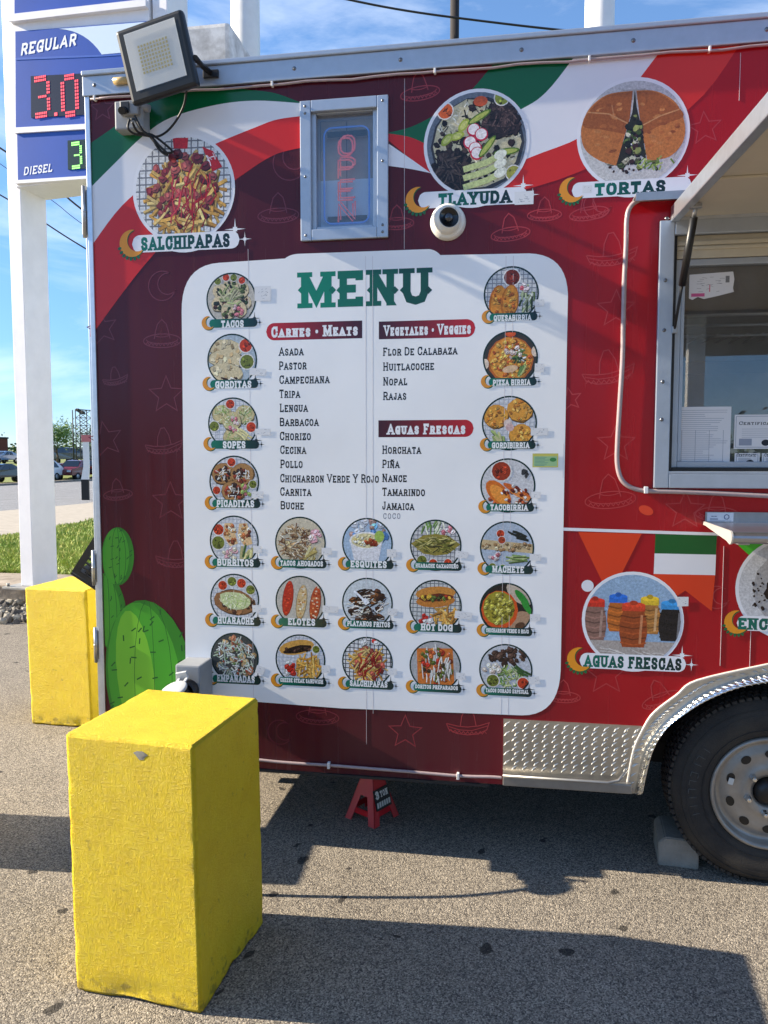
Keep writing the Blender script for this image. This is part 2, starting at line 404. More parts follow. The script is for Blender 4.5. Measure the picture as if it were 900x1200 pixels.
def wtext(art, s, px, py, cap_px, col, width_px=None, align='c', **kw):
    """px, py = photo position of the line's middle height; centred or left aligned on the wall"""
    sc = wscale(px, py); h = cap_px / sc; x, z = W(px, py)
    gap = kw.get('gap', 0.14); sm = kw.get('smallcaps', 0)
    wd = width_px / sc if width_px else text_width(s, sm, gap) * h
    text(art, s, x - wd / 2 if align == 'c' else x, z - h / 2, h, col, width=wd, **kw)
# ================================================================== THE SETTING
def asphalt_mat(name, c1, c2, stains=True, scale=1.0):
    m = bpy.data.materials.new(name); m.use_nodes = True; t = m.node_tree; b = t.nodes['Principled BSDF']
    N = t.nodes.new; L = t.links.new
    co = N('ShaderNodeTexCoord')
    ag = N('ShaderNodeTexVoronoi'); ag.inputs['Scale'].default_value = 230 * scale; L(co.outputs['Object'], ag.inputs['Vector'])
    r1 = N('ShaderNodeValToRGB'); L(ag.outputs['Color'], r1.inputs['Fac'])
    e = r1.color_ramp.elements
    e[0].position = 0.0; e[0].color = (*[v * 0.3 for v in lin(c1)], 1); e[1].position = 1.0; e[1].color = (*[min(1, v * 1.6) for v in lin(c2)], 1)
    k = r1.color_ramp.elements.new(0.25); k.color = (*[v * 0.78 for v in lin(c1)], 1)
    k = r1.color_ramp.elements.new(0.7); k.color = (*lin(c2), 1)
    ln = N('ShaderNodeTexNoise'); ln.inputs['Scale'].default_value = 1.3; ln.inputs['Detail'].default_value = 7; ln.inputs['Roughness'].default_value = 0.7; L(co.outputs['Object'], ln.inputs['Vector'])
    mr = N('ShaderNodeMapRange'); mr.inputs['To Min'].default_value = 0.62; mr.inputs['To Max'].default_value = 1.34; L(ln.outputs['Fac'], mr.inputs['Value'])
    sc = N('ShaderNodeVectorMath'); sc.operation = 'SCALE'; L(r1.outputs['Color'], sc.inputs[0]); L(mr.outputs['Result'], sc.inputs['Scale'])
    col = sc.outputs[0]
    if stains:                                   # old oil drips and chewing gum
        dn = N('ShaderNodeTexNoise'); dn.inputs['Scale'].default_value = 14; dn.inputs['Detail'].default_value = 3; L(co.outputs['Object'], dn.inputs['Vector'])
        dv = N('ShaderNodeVectorMath'); dv.operation = 'SCALE'; dv.inputs['Scale'].default_value = 0.09; L(dn.outputs['Color'], dv.inputs[0])
        da = N('ShaderNodeVectorMath'); L(co.outputs['Object'], da.inputs[0]); L(dv.outputs[0], da.inputs[1])
        vo = N('ShaderNodeTexVoronoi'); vo.voronoi_dimensions = '2D'; vo.inputs['Scale'].default_value = 4.2; L(da.outputs[0], vo.inputs['Vector'])
        sp = N('ShaderNodeSeparateColor'); L(vo.outputs['Color'], sp.inputs[0])
        siz = N('ShaderNodeMath'); siz.operation = 'MULTIPLY_ADD'; siz.inputs[1].default_value = 0.22; siz.inputs[2].default_value = -0.115; L(sp.outputs[0], siz.inputs[0])
        lt = N('ShaderNodeMath'); lt.operation = 'SUBTRACT'; L(siz.outputs[0], lt.inputs[0]); L(vo.outputs['Distance'], lt.inputs[1])
        m2 = N('ShaderNodeMapRange'); m2.inputs['From Min'].default_value = -0.006; m2.inputs['From Max'].default_value = 0.008; L(lt.outputs[0], m2.inputs['Value'])
        mk = N('ShaderNodeMath'); mk.operation = 'MULTIPLY'; mk.inputs[1].default_value = 0.82; L(m2.outputs['Result'], mk.inputs[0])
        mxn = N('ShaderNodeMix'); mxn.data_type = 'RGBA'; mxn.inputs['B'].default_value = (0.018, 0.016, 0.015, 1)
        L(mk.outputs[0], mxn.inputs['Factor']); L(col, mxn.inputs['A']); col = mxn.outputs['Result']
        # hairline cracks
        cv = N('ShaderNodeTexVoronoi'); cv.voronoi_dimensions = '2D'; cv.feature = 'DISTANCE_TO_EDGE'; cv.inputs['Scale'].default_value = 0.55; L(da.outputs[0], cv.inputs['Vector'])
        cm = N('ShaderNodeMapRange'); cm.inputs['From Min'].default_value = 0.0; cm.inputs['From Max'].default_value = 0.007; cm.inputs['To Min'].default_value = 0.8; cm.inputs['To Max'].default_value = 1.0; L(cv.outputs['Distance'], cm.inputs['Value'])
        s2 = N('ShaderNodeVectorMath'); s2.operation = 'SCALE'; L(col, s2.inputs[0]); L(cm.outputs['Result'], s2.inputs['Scale']); col = s2.outputs[0]
    L(col, b.inputs['Base Color']); b.inputs['Roughness'].default_value = 0.9; b.inputs['Specular IOR Level'].default_value = 0.25
    n2 = N('ShaderNodeTexNoise'); n2.inputs['Scale'].default_value = 70 * scale; n2.inputs['Detail'].default_value = 4; L(co.outputs['Object'], n2.inputs['Vector'])
    ad = N('ShaderNodeMath'); ad.operation = 'MULTIPLY_ADD'; ad.inputs[1].default_value = -0.7; L(ag.outputs['Distance'], ad.inputs[0]); L(n2.outputs['Fac'], ad.inputs[2])
    bp = N('ShaderNodeBump'); bp.inputs['Strength'].default_value = 0.55; bp.inputs['Distance'].default_value = 0.006; L(ad.outputs[0], bp.inputs['Height']); L(bp.outputs[0], b.inputs['Normal'])
    return m
M_lot = asphalt_mat('worn_asphalt', (107, 100, 92), (149, 140, 126))
M_road = asphalt_mat('road_asphalt', (120, 120, 122), (150, 150, 150), stains=False, scale=.5)
M_conc = mat('concrete', (168, 158, 142), 0.9, var=.18, vscale=6, bump=.3, bscale=80)
M_kerbc = mat('weathered_concrete', (112, 100, 86), 0.95, col2=(168, 155, 138), vscale=5, bump=.6, bscale=30)
M_soil = mat('turf_soil', (92, 104, 44), 0.95, col2=(132, 138, 66), vscale=4, bump=.5, bscale=30)
M_bank = mat('far_turf', (84, 104, 44), 0.95, col2=(120, 128, 66), vscale=.6)
M_white = mat('white_paint', (226, 224, 222), 0.45, var=.05, vscale=9)
M_alu = mat('aluminium', (200, 205, 212), 0.34, metal=0.85, var=.08, vscale=30)
M_alum = mat('anodised_frame', (176, 184, 194), 0.42, metal=0.55, var=.05, vscale=24)
M_chrome = mat('bright_tread_plate', (215, 216, 216), 0.2, metal=1.0, var=.06, vscale=40)
M_plate = mat('dull_tread_plate', (190, 184, 172), 0.36, metal=0.9, var=.14, vscale=26)
M_black = mat('black_plastic', (24, 24, 25), 0.42)
M_rubber = mat('tyre_rubber', (30, 29, 29), 0.85, col2=(60, 55, 48), vscale=7, bump=.25, bscale=180)
M_dark = mat('dark_steel', (38, 37, 36), 0.7, var=.2)
M_grey = mat('grey_weatherproof_plastic', (150, 152, 154), 0.5, var=.06)
M_cord = mat('cable_rubber', (18, 18, 19), 0.55)
M_steel = mat('galvanised_steel', (170, 172, 174), 0.4, metal=.8, var=.1)
M_screw = mat('screw_steel', (120, 122, 126), 0.35, metal=.9)

def terr(y):
    if y < 9: return 0.26
    if y < 30: return 0.26 - 0.68 * (y - 9) / 21
    if y < 62: return -0.42
    if y < 70: return -0.42 + 1.15 * (y - 62) / 8
    return 0.73 + (y - 70) * 0.002
# base terrain: one sheet to the horizon
def sheet(name, ys, x0, x1, m, lift=0.0, nx=2, zf=None):
    b = MB(); vs = []; fs = []
    for y in ys:
        for i in range(nx): vs.append((x0 + (x1 - x0) * i / (nx - 1), y, (zf or terr)(y) + lift))
    for j in range(len(ys) - 1):
        for i in range(nx - 1): a = j * nx + i; fs.append((a, a + 1, a + nx + 1, a + nx))
    b.faces(vs, fs); o = b.build(name, m); tag(o, kind='structure'); return o
def polysheet(name, pts, m, lift):
    """ground polygon (x, y) draped in strips over the terrain"""
    b = MB(); vs = [(x, y, terr(y) + lift) for x, y in pts]; b.faces(vs, [tuple(range(len(vs)))])
    bm = b.bm
    ys = [9, 12, 15, 18, 21, 24, 27, 30, 62, 64, 66, 68, 70]
    for y in ys:
        bmesh.ops.bisect_plane(bm, geom=bm.verts[:] + bm.edges[:] + bm.faces[:], plane_co=(0, y, 0), plane_no=(0, 1, 0))
    for v in bm.verts: v.co.z = terr(v.co.y) + lift
    o = b.build(name, m); tag(o, kind='structure'); return o
KERB_Y = 6.95
sheet('parking_lot', [-60, -20, 0, KERB_Y + 0.1], -60, 60, M_lot, zf=lambda y: 0.0)
# the ground behind continues as a terrain sheet: grass, far lots, horizon
sheet('terrain', [KERB_Y + .05, 9, 14, 20, 30, 45, 62, 66, 70, 120, 300, 900, 2500], -2500, 2500, M_soil, nx=2, zf=lambda y: terr(y) - 0.004)
sheet('open_ground', [-2500, -400, -60], -2500, 2500, M_conc, zf=lambda y: -0.004)
# apron of the driveway, road, kerbs
def tp(px, py):                               # photo pixel -> point on the terrain
    z = 0.26
    for _ in range(60):
        p = G(px, py, z); z = 0.5 * z + 0.5 * terr(max(p.y, 0))
    return (p.x, p.y)
def along(p, q, k): return (p[0] + (q[0] - p[0]) * k, p[1] + (q[1] - p[1]) * k)
def band(name, a, b, c, d, m, lift, e=2.0):
    """edges a->b (near) and d->c (far), each stretched beyond the picture"""
    polysheet(name, [along(a, b, -.42), along(a, b, 1 + e), along(d, c, 1 + e), along(d, c, -.42)], m, lift)
gl, gr = tp(-20, 634), tp(112, 609)
al, ar = tp(-20, 601), tp(112, 588)
rl, rr = tp(-20, 570.5), tp(112, 563.0)
band('driveway_apron', gl, gr, ar, al, M_conc, 0.010)
band('road', al, ar, rr, rl, M_road, 0.004, 2.5)
kl = tp(-20, 568.5), tp(112, 561.0)
kb = MB()
def kerbline(p, q, h, wd, name):
    b = MB(); P = along(p, q, -2); Q = along(p, q, 3); dx, dy = Q[0] - P[0], Q[1] - P[1]; l = hypot(dx, dy); nx, ny = -dy / l * wd, dx / l * wd
    zz = terr((P[1] + Q[1]) / 2)
    pts = [P, Q, (Q[0] + nx, Q[1] + ny), (P[0] + nx, P[1] + ny)]
    b.prism(pts, lambda p, d: (p[0], p[1], d), -0.45, -0.42 + h); o = b.build(name, M_kerbc); tag(o, kind='structure')
kerbline(rl, rr, 0.14, 0.5, 'road_kerb')
far_l = tp(-20, 566.5), tp(112, 559.5)
# lane dashes
for k in range(5):
    a = along(tp(-20, 583), tp(112, 573.5), -0.8 + k * 0.55); b_ = along(tp(-20, 583), tp(112, 573.5), -0.8 + k * 0.55 + 0.16)
    dx, dy = b_[0] - a[0], b_[1] - a[1]; l = hypot(dx, dy); n = (-dy / l * .12, dx / l * .12)
    b = MB(); b.faces([(a[0], a[1], -.41), (b_[0], b_[1], -.41), (b_[0] + n[0], b_[1] + n[1], -.41), (a[0] + n[0], a[1] + n[1], -.41)], [(0, 1, 2, 3)])
    tag(b.build('lane_marking', M_white), kind='structure')
# concrete kerb wall in front of the lawn with the slab that carries the price sign
b = MB(); b.box((-40, KERB_Y, -0.02), (14, KERB_Y + 0.78, 0.262), 0.015)
for v in b.bm.verts: v.co.z += 0.008 * noise.noise(Vector((v.co.x, v.co.y * 3, 0)))
o = b.build('retaining_kerb', M_kerbc); tag(o, kind='structure')
# loose gravel in front of it
b = MB(); rnd = random.Random(3)
M_stone = [mat('pale_stone', (150, 144, 132), .9, var=.25), mat('dark_stone', (82, 78, 74), .9, var=.25)]
for k in range(2200):
    y = KERB_Y - abs(rnd.gauss(0, 0.24)) - 0.01
    if y < 6.42: continue
    x = rnd.uniform(-7.5, -3.4); s = rnd.uniform(0.012, 0.045); z = max(0, 0.10 * (1 - (KERB_Y - y) / .5)) * rnd.uniform(.2, 1)
    m = Matrix.Translation((x, y, z + s * .3)) @ Matrix.Rotation(rnd.uniform(0, 6), 4, (rnd.random(), rnd.random(), rnd.random() + .1))
    bm2 = bmesh.ops.create_icosphere(b.bm, subdivisions=1, radius=s, matrix=m)
    mi = rnd.random() < .55
    for v in bm2['verts']:
        v.co += Vector((rnd.uniform(-1, 1), rnd.uniform(-1, 1), rnd.uniform(-1, 1))) * s * .3
        for f in v.link_faces: f.material_index = int(mi)
tag(b.build('gravel', M_stone), kind='stuff', label='grey gravel along the foot of the concrete kerb', cat='gravel')
# lawn blades
M_blade = [mat('grass_blade', (112, 142, 46), .7, col2=(160, 172, 72), vscale=1.2), mat('dry_grass_blade', (176, 172, 96), .8, var=.2)]
vs = []; fs = []; mi = []
rnd = random.Random(5)
for k in range(130000):
    y = 7.74 + 16 * rnd.random() ** 1.35; x = -y * rnd.uniform(0.18, 0.86)
    # stop at the driveway apron
    if x < gl[0] + (gr[0] - gl[0]) * (y - gl[1]) / (gr[1] - gl[1]): continue
    z = terr(y) - .004; pat = noise.noise(Vector((x * .9, y * .9, 0)))
    if pat < -.42 and rnd.random() < .8: continue
    h = rnd.uniform(0.035, 0.085) * (1 + .5 * pat); a = rnd.uniform(0, 2 * pi); wd = rnd.uniform(.006, .012) * (1 + y * .05); lx, ly = rnd.gauss(0, .03), rnd.gauss(0, .03)
    i = len(vs); ca, sa = cos(a) * wd, sin(a) * wd
    vs += [(x - ca, y - sa, z), (x + ca, y + sa, z), (x + lx, y + ly, z + h)]; fs.append((i, i + 1, i + 2)); mi.append(int(rnd.random() < .22 + .25 * pat))
me = bpy.data.meshes.new('lawn_grass'); me.from_pydata(vs, [], fs)
for p, q in zip(me.polygons, mi): p.material_index = q
tag(link('lawn_grass', me, M_blade), kind='stuff', label='short green lawn behind the concrete kerb', cat='grass')

# ================================================================== THE FOOD TRAILER
T = empty('food_trailer', (0, 0, 0), 0, 'red food trailer wrapped with a white menu board and pictures of Mexican dishes', 'food trailer')
ZB, ZT, XL, XR, YB = 0.313, 2.99, -1.63, 3.45, 5.05
OW = [W(361, 123), W(446, 115), W(446, 276), W(361, 277)]            # OPEN window hole
ox0, ox1, oz0, oz1 = OW[0][0], OW[1][0], W(400, 274)[1], W(400, 122)[1]
sx0 = W(786, 400)[0]; sz0 = W(850, 553)[1]; sz1 = 2.335; sx1 = sx0 + 1.35
fc = atY(903, 931, 2.88); WX, WZ = fc.x, 0.343; WX2 = WX + 0.93; AXM = (WX + WX2) / 2
# wheel-arch curves on the wall: inner lip, crease, outer plate edge (mirrored about the axle middle)
P2 = [W(*p, 2.83) for p in [(753, 929), (764, 883), (781, 854), (802, 837), (830, 820), (865, 806), (900, 799)]]
P1 = [W(*p) for p in [(743, 929), (753, 884), (770, 855), (790, 835), (820, 813), (858, 797), (900, 788)]]
P0 = [W(*p) for p in [(733, 929), (742, 880), (756, 850), (768, 834), (793, 815), (817, 798), (900, 779)]]
def arch(pts):
    p = spline(pts, 5); zt = p[-1][1] + .006
    r = p + [(AXM - .12, zt + .004), (AXM, zt + .005)]
    return r + [(2 * AXM - x, z) for x, z in reversed(r[:-1])]
A0, A1, A2 = arch(P0), arch(P1), arch(P2)
def wrap_mat():
    m = bpy.data.materials.new('red_vinyl_wrap'); m.use_nodes = True; t = m.node_tree; b = t.nodes['Principled BSDF']; N = t.nodes.new; L = t.links.new
    co = N('ShaderNodeTexCoord'); se = N('ShaderNodeSeparateXYZ'); L(co.outputs['Object'], se.inputs[0])
    ad = N('ShaderNodeMath'); ad.operation = 'MULTIPLY_ADD'; ad.inputs[1].default_value = 0.02; L(se.outputs['Z'], ad.inputs[0]); L(se.outputs['X'], ad.inputs[2])
    mr = N('ShaderNodeMapRange'); mr.inputs['From Min'].default_value = -0.42; mr.inputs['From Max'].default_value = 0.52; mr.interpolation_type = 'SMOOTHSTEP'; L(ad.outputs[0], mr.inputs['Value'])
    r = N('ShaderNodeValToRGB'); L(mr.outputs['Result'], r.inputs['Fac'])
    r.color_ramp.elements[0].color = (*lin((78, 19, 32)), 1); r.color_ramp.elements[1].color = (*lin((168, 17, 28)), 1)
    k = r.color_ramp.elements.new(.45); k.color = (*lin((106, 19, 32)), 1)
    n0 = N('ShaderNodeTexNoise'); n0.inputs['Scale'].default_value = 2.2; n0.inputs['Detail'].default_value = 6; L(co.outputs['Object'], n0.inputs['Vector'])
    m2 = N('ShaderNodeMapRange'); m2.inputs['To Min'].default_value = .8; m2.inputs['To Max'].default_value = 1.2; L(n0.outputs['Fac'], m2.inputs['Value'])
    sc = N('ShaderNodeVectorMath'); sc.operation = 'SCALE'; L(r.outputs['Color'], sc.inputs[0]); L(m2.outputs['Result'], sc.inputs['Scale']); L(sc.outputs[0], b.inputs['Base Color'])
    b.inputs['Specular IOR Level'].default_value = 0.3
    ms = N('ShaderNodeMapping'); ms.inputs['Scale'].default_value = (26, 26, 1.3); L(co.outputs['Object'], ms.inputs['Vector'])
    ns = N('ShaderNodeTexNoise'); ns.inputs['Scale'].default_value = 1.0; ns.inputs['Detail'].default_value = 6; L(ms.outputs[0], ns.inputs['Vector'])
    rr = N('ShaderNodeMapRange'); rr.inputs['From Min'].default_value = .35; rr.inputs['From Max'].default_value = .75; rr.inputs['To Min'].default_value = .13; rr.inputs['To Max'].default_value = .34; L(ns.outputs['Fac'], rr.inputs['Value']); L(rr.outputs['Result'], b.inputs['Roughness'])
    fz = N('ShaderNodeMapRange'); fz.inputs['From Min'].default_value = .32; fz.inputs['From Max'].default_value = .62; fz.inputs['To Min'].default_value = .15; fz.inputs['To Max'].default_value = .02; L(se.outputs['Z'], fz.inputs['Value'])
    dm = N('ShaderNodeMath'); dm.operation = 'MULTIPLY'; L(fz.outputs['Result'], dm.inputs[0]); L(ns.outputs['Fac'], dm.inputs[1])
    dx_ = N('ShaderNodeMix'); dx_.data_type = 'RGBA'; dx_.inputs['B'].default_value = (.20, .17, .14, 1); L(dm.outputs[0], dx_.inputs['Factor']); L(sc.outputs[0], dx_.inputs['A']); L(dx_.outputs['Result'], b.inputs['Base Color'])
    n3 = N('ShaderNodeTexNoise'); n3.inputs['Scale'].default_value = 1.7; n3.inputs['Detail'].default_value = 2; L(co.outputs['Object'], n3.inputs['Vector'])
    bp = N('ShaderNodeBump'); bp.inputs['Strength'].default_value = .2; bp.inputs['Distance'].default_value = .02; L(n3.outputs['Fac'], bp.inputs['Height']); L(bp.outputs[0], b.inputs['Normal'])
    return m
M_wrap = wrap_mat()
def slab_with_holes(name, loops, y0, y1, m, parent):
    """outer loop + hole loops (x, z), front at y0, back at y1"""
    bm = bmesh.new(); fr = []
    for lp in loops:
        v = [bm.verts.new((x, y0, z)) for x, z in lp]; fr.append(v)
        for i in range(len(v)): bm.edges.new((v[i], v[(i + 1) % len(v)]))
    bmesh.ops.triangle_fill(bm, edges=bm.edges[:], use_beauty=True, use_dissolve=False)
    ff = bm.faces[:]
    mp_ = {}
    for v in bm.verts[:]: mp_[v] = bm.verts.new((v.co.x, y1, v.co.z))
    for f in ff: bm.faces.new([mp_[v] for v in reversed(f.verts)])
    for lp in fr:
        for i in range(len(lp)):
            a, c = lp[i], lp[(i + 1) % len(lp)]
            bm.faces.new((a, c, mp_[c], mp_[a]))
    bmesh.ops.recalc_face_normals(bm, faces=bm.faces[:])
    me = bpy.data.meshes.new(name); bm.to_mesh(me); bm.free(); return link(name, me, m, parent)
a2i = [(x + (0.004 if x < AXM else -.004), z) for x, z in A2]
outer = [(XL, ZB)] + [(a2i[0][0], ZB)] + a2i[1:-1] + [(a2i[-1][0], ZB), (XR, ZB), (XR, ZT), (XL, ZT)]
slab_with_holes('wrapped_wall', [outer, [(ox0, oz0), (ox1, oz0), (ox1, oz1), (ox0, oz1)], [(sx0, sz0), (sx1, sz0), (sx1, sz1), (sx0, sz1)]], YW, YW + .04, M_wrap, T)
M_body = mat('white_body_panel', (222, 222, 220), .35, var=.05)
M_int = mat('interior_panel', (128, 130, 132), .5, var=.1)
b = MB()
b.box((XL, YW + .041, ZB), (XL + .04, YB, ZT)); b.box((XR - .04, YW + .041, ZB), (XR, YB, ZT)); b.box((XL + .041, YB - .04, ZB), (XR - .041, YB, ZT))
b.build('body_panel', M_body, T)
b = MB(); b.box((XL - .01, YW - .006, ZT + .001), (XR + .01, YB + .01, ZT + .035), .01); b.build('roof', M_body, T)
b = MB(); b.box((XL + .05, YW + .42, ZB + .005), (XR - .05, YB - .045, ZB + .05)); b.box((XL + .05, YW + .045, ZB + .005), (a2i[0][0] - .06, YW + .418, ZB + .05)); b.box((a2i[-1][0] + .06, YW + .045, ZB + .005), (XR - .05, YW + .418, ZB + .05))
b.build('floor_pan', M_dark, T)
b = MB()                                             # wheel housing, frame rails and axles
b.box((a2i[0][0] - .055, YW + .4, ZB + .06), (a2i[-1][0] + .055, YW + .415, .86)); b.box((a2i[0][0] - .055, YW + .045, .84), (a2i[-1][0] + .055, YW + .398, .858))
b.box((a2i[0][0] - .055, YW + .045, ZB + .055), (a2i[0][0] - .045, YW + .398, .838)); b.box((a2i[-1][0] + .045, YW + .045, ZB + .055), (a2i[-1][0] + .055, YW + .398, .838))
b.build('wheel_housing', M_dark, T)
for y in (YW + .55, YB - .6):
    b = MB(); b.box((XL + .1, y, ZB - .09), (XR - .1, y + .06, ZB + .003), .004); b.build('frame_rail', M_dark, T)
for x in (WX, WX2):
    b = MB(); b.tube([(x, YW + .3, WZ - .02), (x, YB - .3, WZ - .02)], .035, 12); b.build('axle', M_dark, T)
# top rail with screws, corner trim
b = MB(); zr0 = W(500, 84)[1]
b.box((XL - .012, YW - .014, zr0 + .004), (XR + .012, YW - .0005, ZT + .02), .003)
b.box((XL - .012, YW - .022, ZT + .0205), (XR + .012, YW + .03, ZT + .0385), .004)
rail = b.build('top_rail', M_alum, T)
b = MB()
for px in (112, 195, 346, 470, 611, 741, 896, 1010, 1120, 1230):
    x, _ = W(px, 70); b.lathe([(0.001, -.004), (.006, -.003), (.008, 0)], 10, lambda u, v, h, x=x: (x + u, YW - .014 + h, zr0 + .042 + v))
b.build('screws', M_screw, rail)
b = MB(); b.box((XL - .008, YW - .008, ZB - .004), (XL + .012, YW - .0008, ZT - .05), .002); b.box((XL - .008, YW - .0075, ZB - .004), (XL - .0005, YW + .03, ZT - .05), .002)
b.build('corner_trim', M_alu, T)
b = MB(); b.box((XL, YW - .0075, ZB - .012), (A0[0][0] - .5, YW + .04, ZB - .0008), .002); b.build('bottom_trim', M_dark, T)
# end door folded back at the corner: edge frame and hinges
zt_ = W(100, 235)[1]
b = MB(); b.box((XL - .034, YW + .02, ZB + .05), (XL - .0095, YW + .075, zt_), .004); d_ = b.build('end_door', M_alu, T)
for (y0, y1) in ((222, 275), (648, 682), (738, 772)):
    z1 = W(105, y0)[1]; z0 = W(108, y1)[1]
    b = MB(); b.box((XL - .036, YW - .002, z0), (XL - .0095, YW + .018, z1), .003); b.tube([(XL - .022, YW - .006, z0 - .012), (XL - .022, YW - .006, z1 + .012)], .008, 10)
    b.tube([(XL - .022, YW - .006, (z0 + z1) / 2 - .003), (XL - .022, YW - .006, (z0 + z1) / 2 + .003)], .0092, 10)
    b.build('hinge', M_steel, d_)
# sheet seams of the wall
M_seam = mat('seam_sealant', (205, 196, 196), .5)
for (p, q) in (((288, 292), (300, 826)), ((478, 92), (470, 292)), ((429, 300), (429, 872)), ((437, 300), (437, 836)), ((590, 300), (590, 838)), ((600, 300), (597, 838)), ((866, 62), (868, 118)), ((848, 640), (844, 780)), ((881, 650), (880, 790)), ((660, 520), (660, 560))):
    (xa, za), (xb, zb) = W(*p), W(*q); xa = xb = (xa + xb) / 2
    sm = MB(); sm.box((xa - .0007, YW - .0011, zb), (xa + .0007, YW - .0001, za)); sm.build('panel_seam', M_seam, T)
# rope lights (clear tube along the top, the bottom and round the window)
M_rope = mat('clear_rope_light', (160, 142, 142), .25, spec=.6, var=.1, vscale=60)
b = MB(); pts = []
for i in range(60):
    x = XL + .02 + i * (XR - XL - .04) / 59; pts.append((x, YW - .011, zr0 - .008 + .004 * sin(i * 1.7) * sin(i * .41)))
b.tube(pts, .0046, 8); rp = b.build('rope_light', M_rope, T)
cl = MB()
for px in (112, 185, 320, 510, 690, 830): 
    x, _ = W(px, 85); cl.box((x - .004, YW - .018, zr0 - .015), (x + .004, YW - .0005, zr0 + .003), .002)
cl.build('clip', M_white, rp)
pts = [(W(px, py)[0], YW - .011, W(px, py)[1]) for px, py in [(125, 862), (200, 876), (303, 889), (345, 893), (386, 895.5), (430, 899), (480, 903), (540, 908), (575, 909), (588, 910)]]
b = MB(); b.tube(spline(pts, 5), .0062, 8); rp2 = b.build('rope_light', M_rope, T)
cl = MB()
for px, py in ((386, 895.5), (537, 908)): x, z = W(px, py); cl.box((x - .005, YW - .02, z - .012), (x + .005, YW - .0005, z + .012), .002)
cl.build('clip', M_white, rp2)
pts = [(W(px, py)[0], YW - .013, W(px, py)[1]) for px, py in [(806, 231), (790, 232), (765, 233), (748, 236), (738, 244), (734, 258), (733, 290), (731, 330), (730, 370), (729, 420), (726, 470), (723, 520), (723, 545), (728, 562), (739, 571), (756, 575), (790, 576), (840, 578), (900, 581), (960, 584)]]
b = MB(); b.tube(spline(pts, 5), .0085, 8); rp3 = b.build('rope_light', M_rope, T)
x, z = W(756, 574); cl = MB(); cl.box((x - .007, YW - .025, z - .012), (x + .007, YW - .0005, z + .012), .002); cl.build('clip', M_white, rp3)

# ------------------------------------------------------------------ printed graphics
g = Art(.0006)
ry = lambda x: 116 - .079 * (x - 102)               # lower edge of the rail
def wp(pts): return [W(*p) for p in pts]
GREEN, PWHITE, RED = (8, 98, 56), (232, 232, 236), (214, 34, 24)
def clampwin(pts): return pts
gu = [(106, 168), (143, 142), (187, ry(187) - 2), (250, ry(250) - 2), (300, 106), (325, 110), (352, 120)]
gd = [(352, 121), (300, 118), (253, 123), (200, 138), (167, 160), (133, 193), (106, 220)]
rd1 = [(106, 290), (143, 241), (190, 203), (243, 173), (300, 149), (325, 140), (354, 136)]
rd2 = [(354, 173), (323, 181), (300, 196), (273, 212), (230, 246), (183, 295), (150, 335), (106, 395)]
def sp(pts, n=5): return [tuple(p) for p in spline(pts, n)]
def stripquads(art, up, dn, c1, c2=None):
    """band between two edges with the same number of points (left to right)"""
    u = sp(up); d = sp(dn); n = len(u)
    art.k += 1
    for i in range(n - 1):
        f0, f1 = i / (n - 1), (i + 1) / (n - 1); c2 = c2 or c1
        mixc = lambda f: tuple(c1[j] * (1 - f) + c2[j] * f for j in range(3))
        art.poly([W(*u[i]), W(*u[i + 1]), W(*d[i + 1]), W(*d[i])], [mixc(f0), mixc(f1), mixc(f1), mixc(f0)], same=True)
stripquads(g, gu, gd[::-1], GREEN)
stripquads(g, gd[::-1], rd1, PWHITE)
stripquads(g, [(106, 290), (143, 241), (190, 203), (243, 173), (300, 149), (325, 140), (354, 136)], [(106, 395), (150, 335), (183, 295), (230, 246), (290, 201), (323, 181), (354, 173)], (206, 30, 26), (220, 34, 24))
g.build('tricolour_band', T, 'left green, white and red bands'); g = Art(.0006)
stripquads(g, [(452, 156), (481, 149), (511, 134), (545, 113), (578, ry(578) - 3)], [(452, 158), (520, 172), (607, 130), (640, 108), (672, ry(672) - 3)], GREEN)
stripquads(g, [(520, 172), (607, 130), (640, 108), (672, ry(672) - 3)], [(560, 210), (620, 185), (700, 148), (774, ry(774) - 3)], PWHITE)
stripquads(g, [(540, 218), (620, 185), (700, 148), (774, ry(774) - 3)], [(560, 236), (680, 201), (807, 128), (867, ry(867) - 3)], RED, (212, 44, 30))
stripquads(g, [(452, 156), (481, 161), (505, 172)], [(452, 162), (481, 186), (505, 203)], (206, 30, 26))
stripquads(g, [(452, 166), (481, 186), (505, 203)], [(452, 194), (481, 198), (505, 203)], PWHITE)
g.build('tricolour_band', T, 'right green, white and red bands')
# faint line drawings: sombreros, stars, moons
mo = Art(.0001)
def shade(px, dark):
    f = min(1, max(0, (px - 330) / 300)); return tuple((112, 44, 58)[j] * (1 - f) + (186, 56, 60)[j] * f for j in range(3))
def star(px, py, r, rot=0):
    s = wscale(px, py); cx, cz = W(px, py); P = []
    for i in range(10):
        a = pi / 2 + rot + i * pi / 5; q = (r if i % 2 == 0 else r * .45) / s; P.append((cx + q * cos(a), cz + q * sin(a)))
    mo.strip(P, .0038, shade(px, 0), closed=True)
def moon(px, py, r, rot=0):
    s = wscale(px, py); cx, cz = W(px, py); r /= s
    P = ell(cx, cz, r, n=20, a0=rot + .6, a1=rot + 2 * pi - .6); Q = ell(cx + .42 * r * cos(rot), cz + .42 * r * sin(rot), .72 * r, n=14, a0=rot + .9, a1=rot + 2 * pi - .9)
    mo.strip(P + Q[::-1], .0036, shade(px, 0), closed=True)
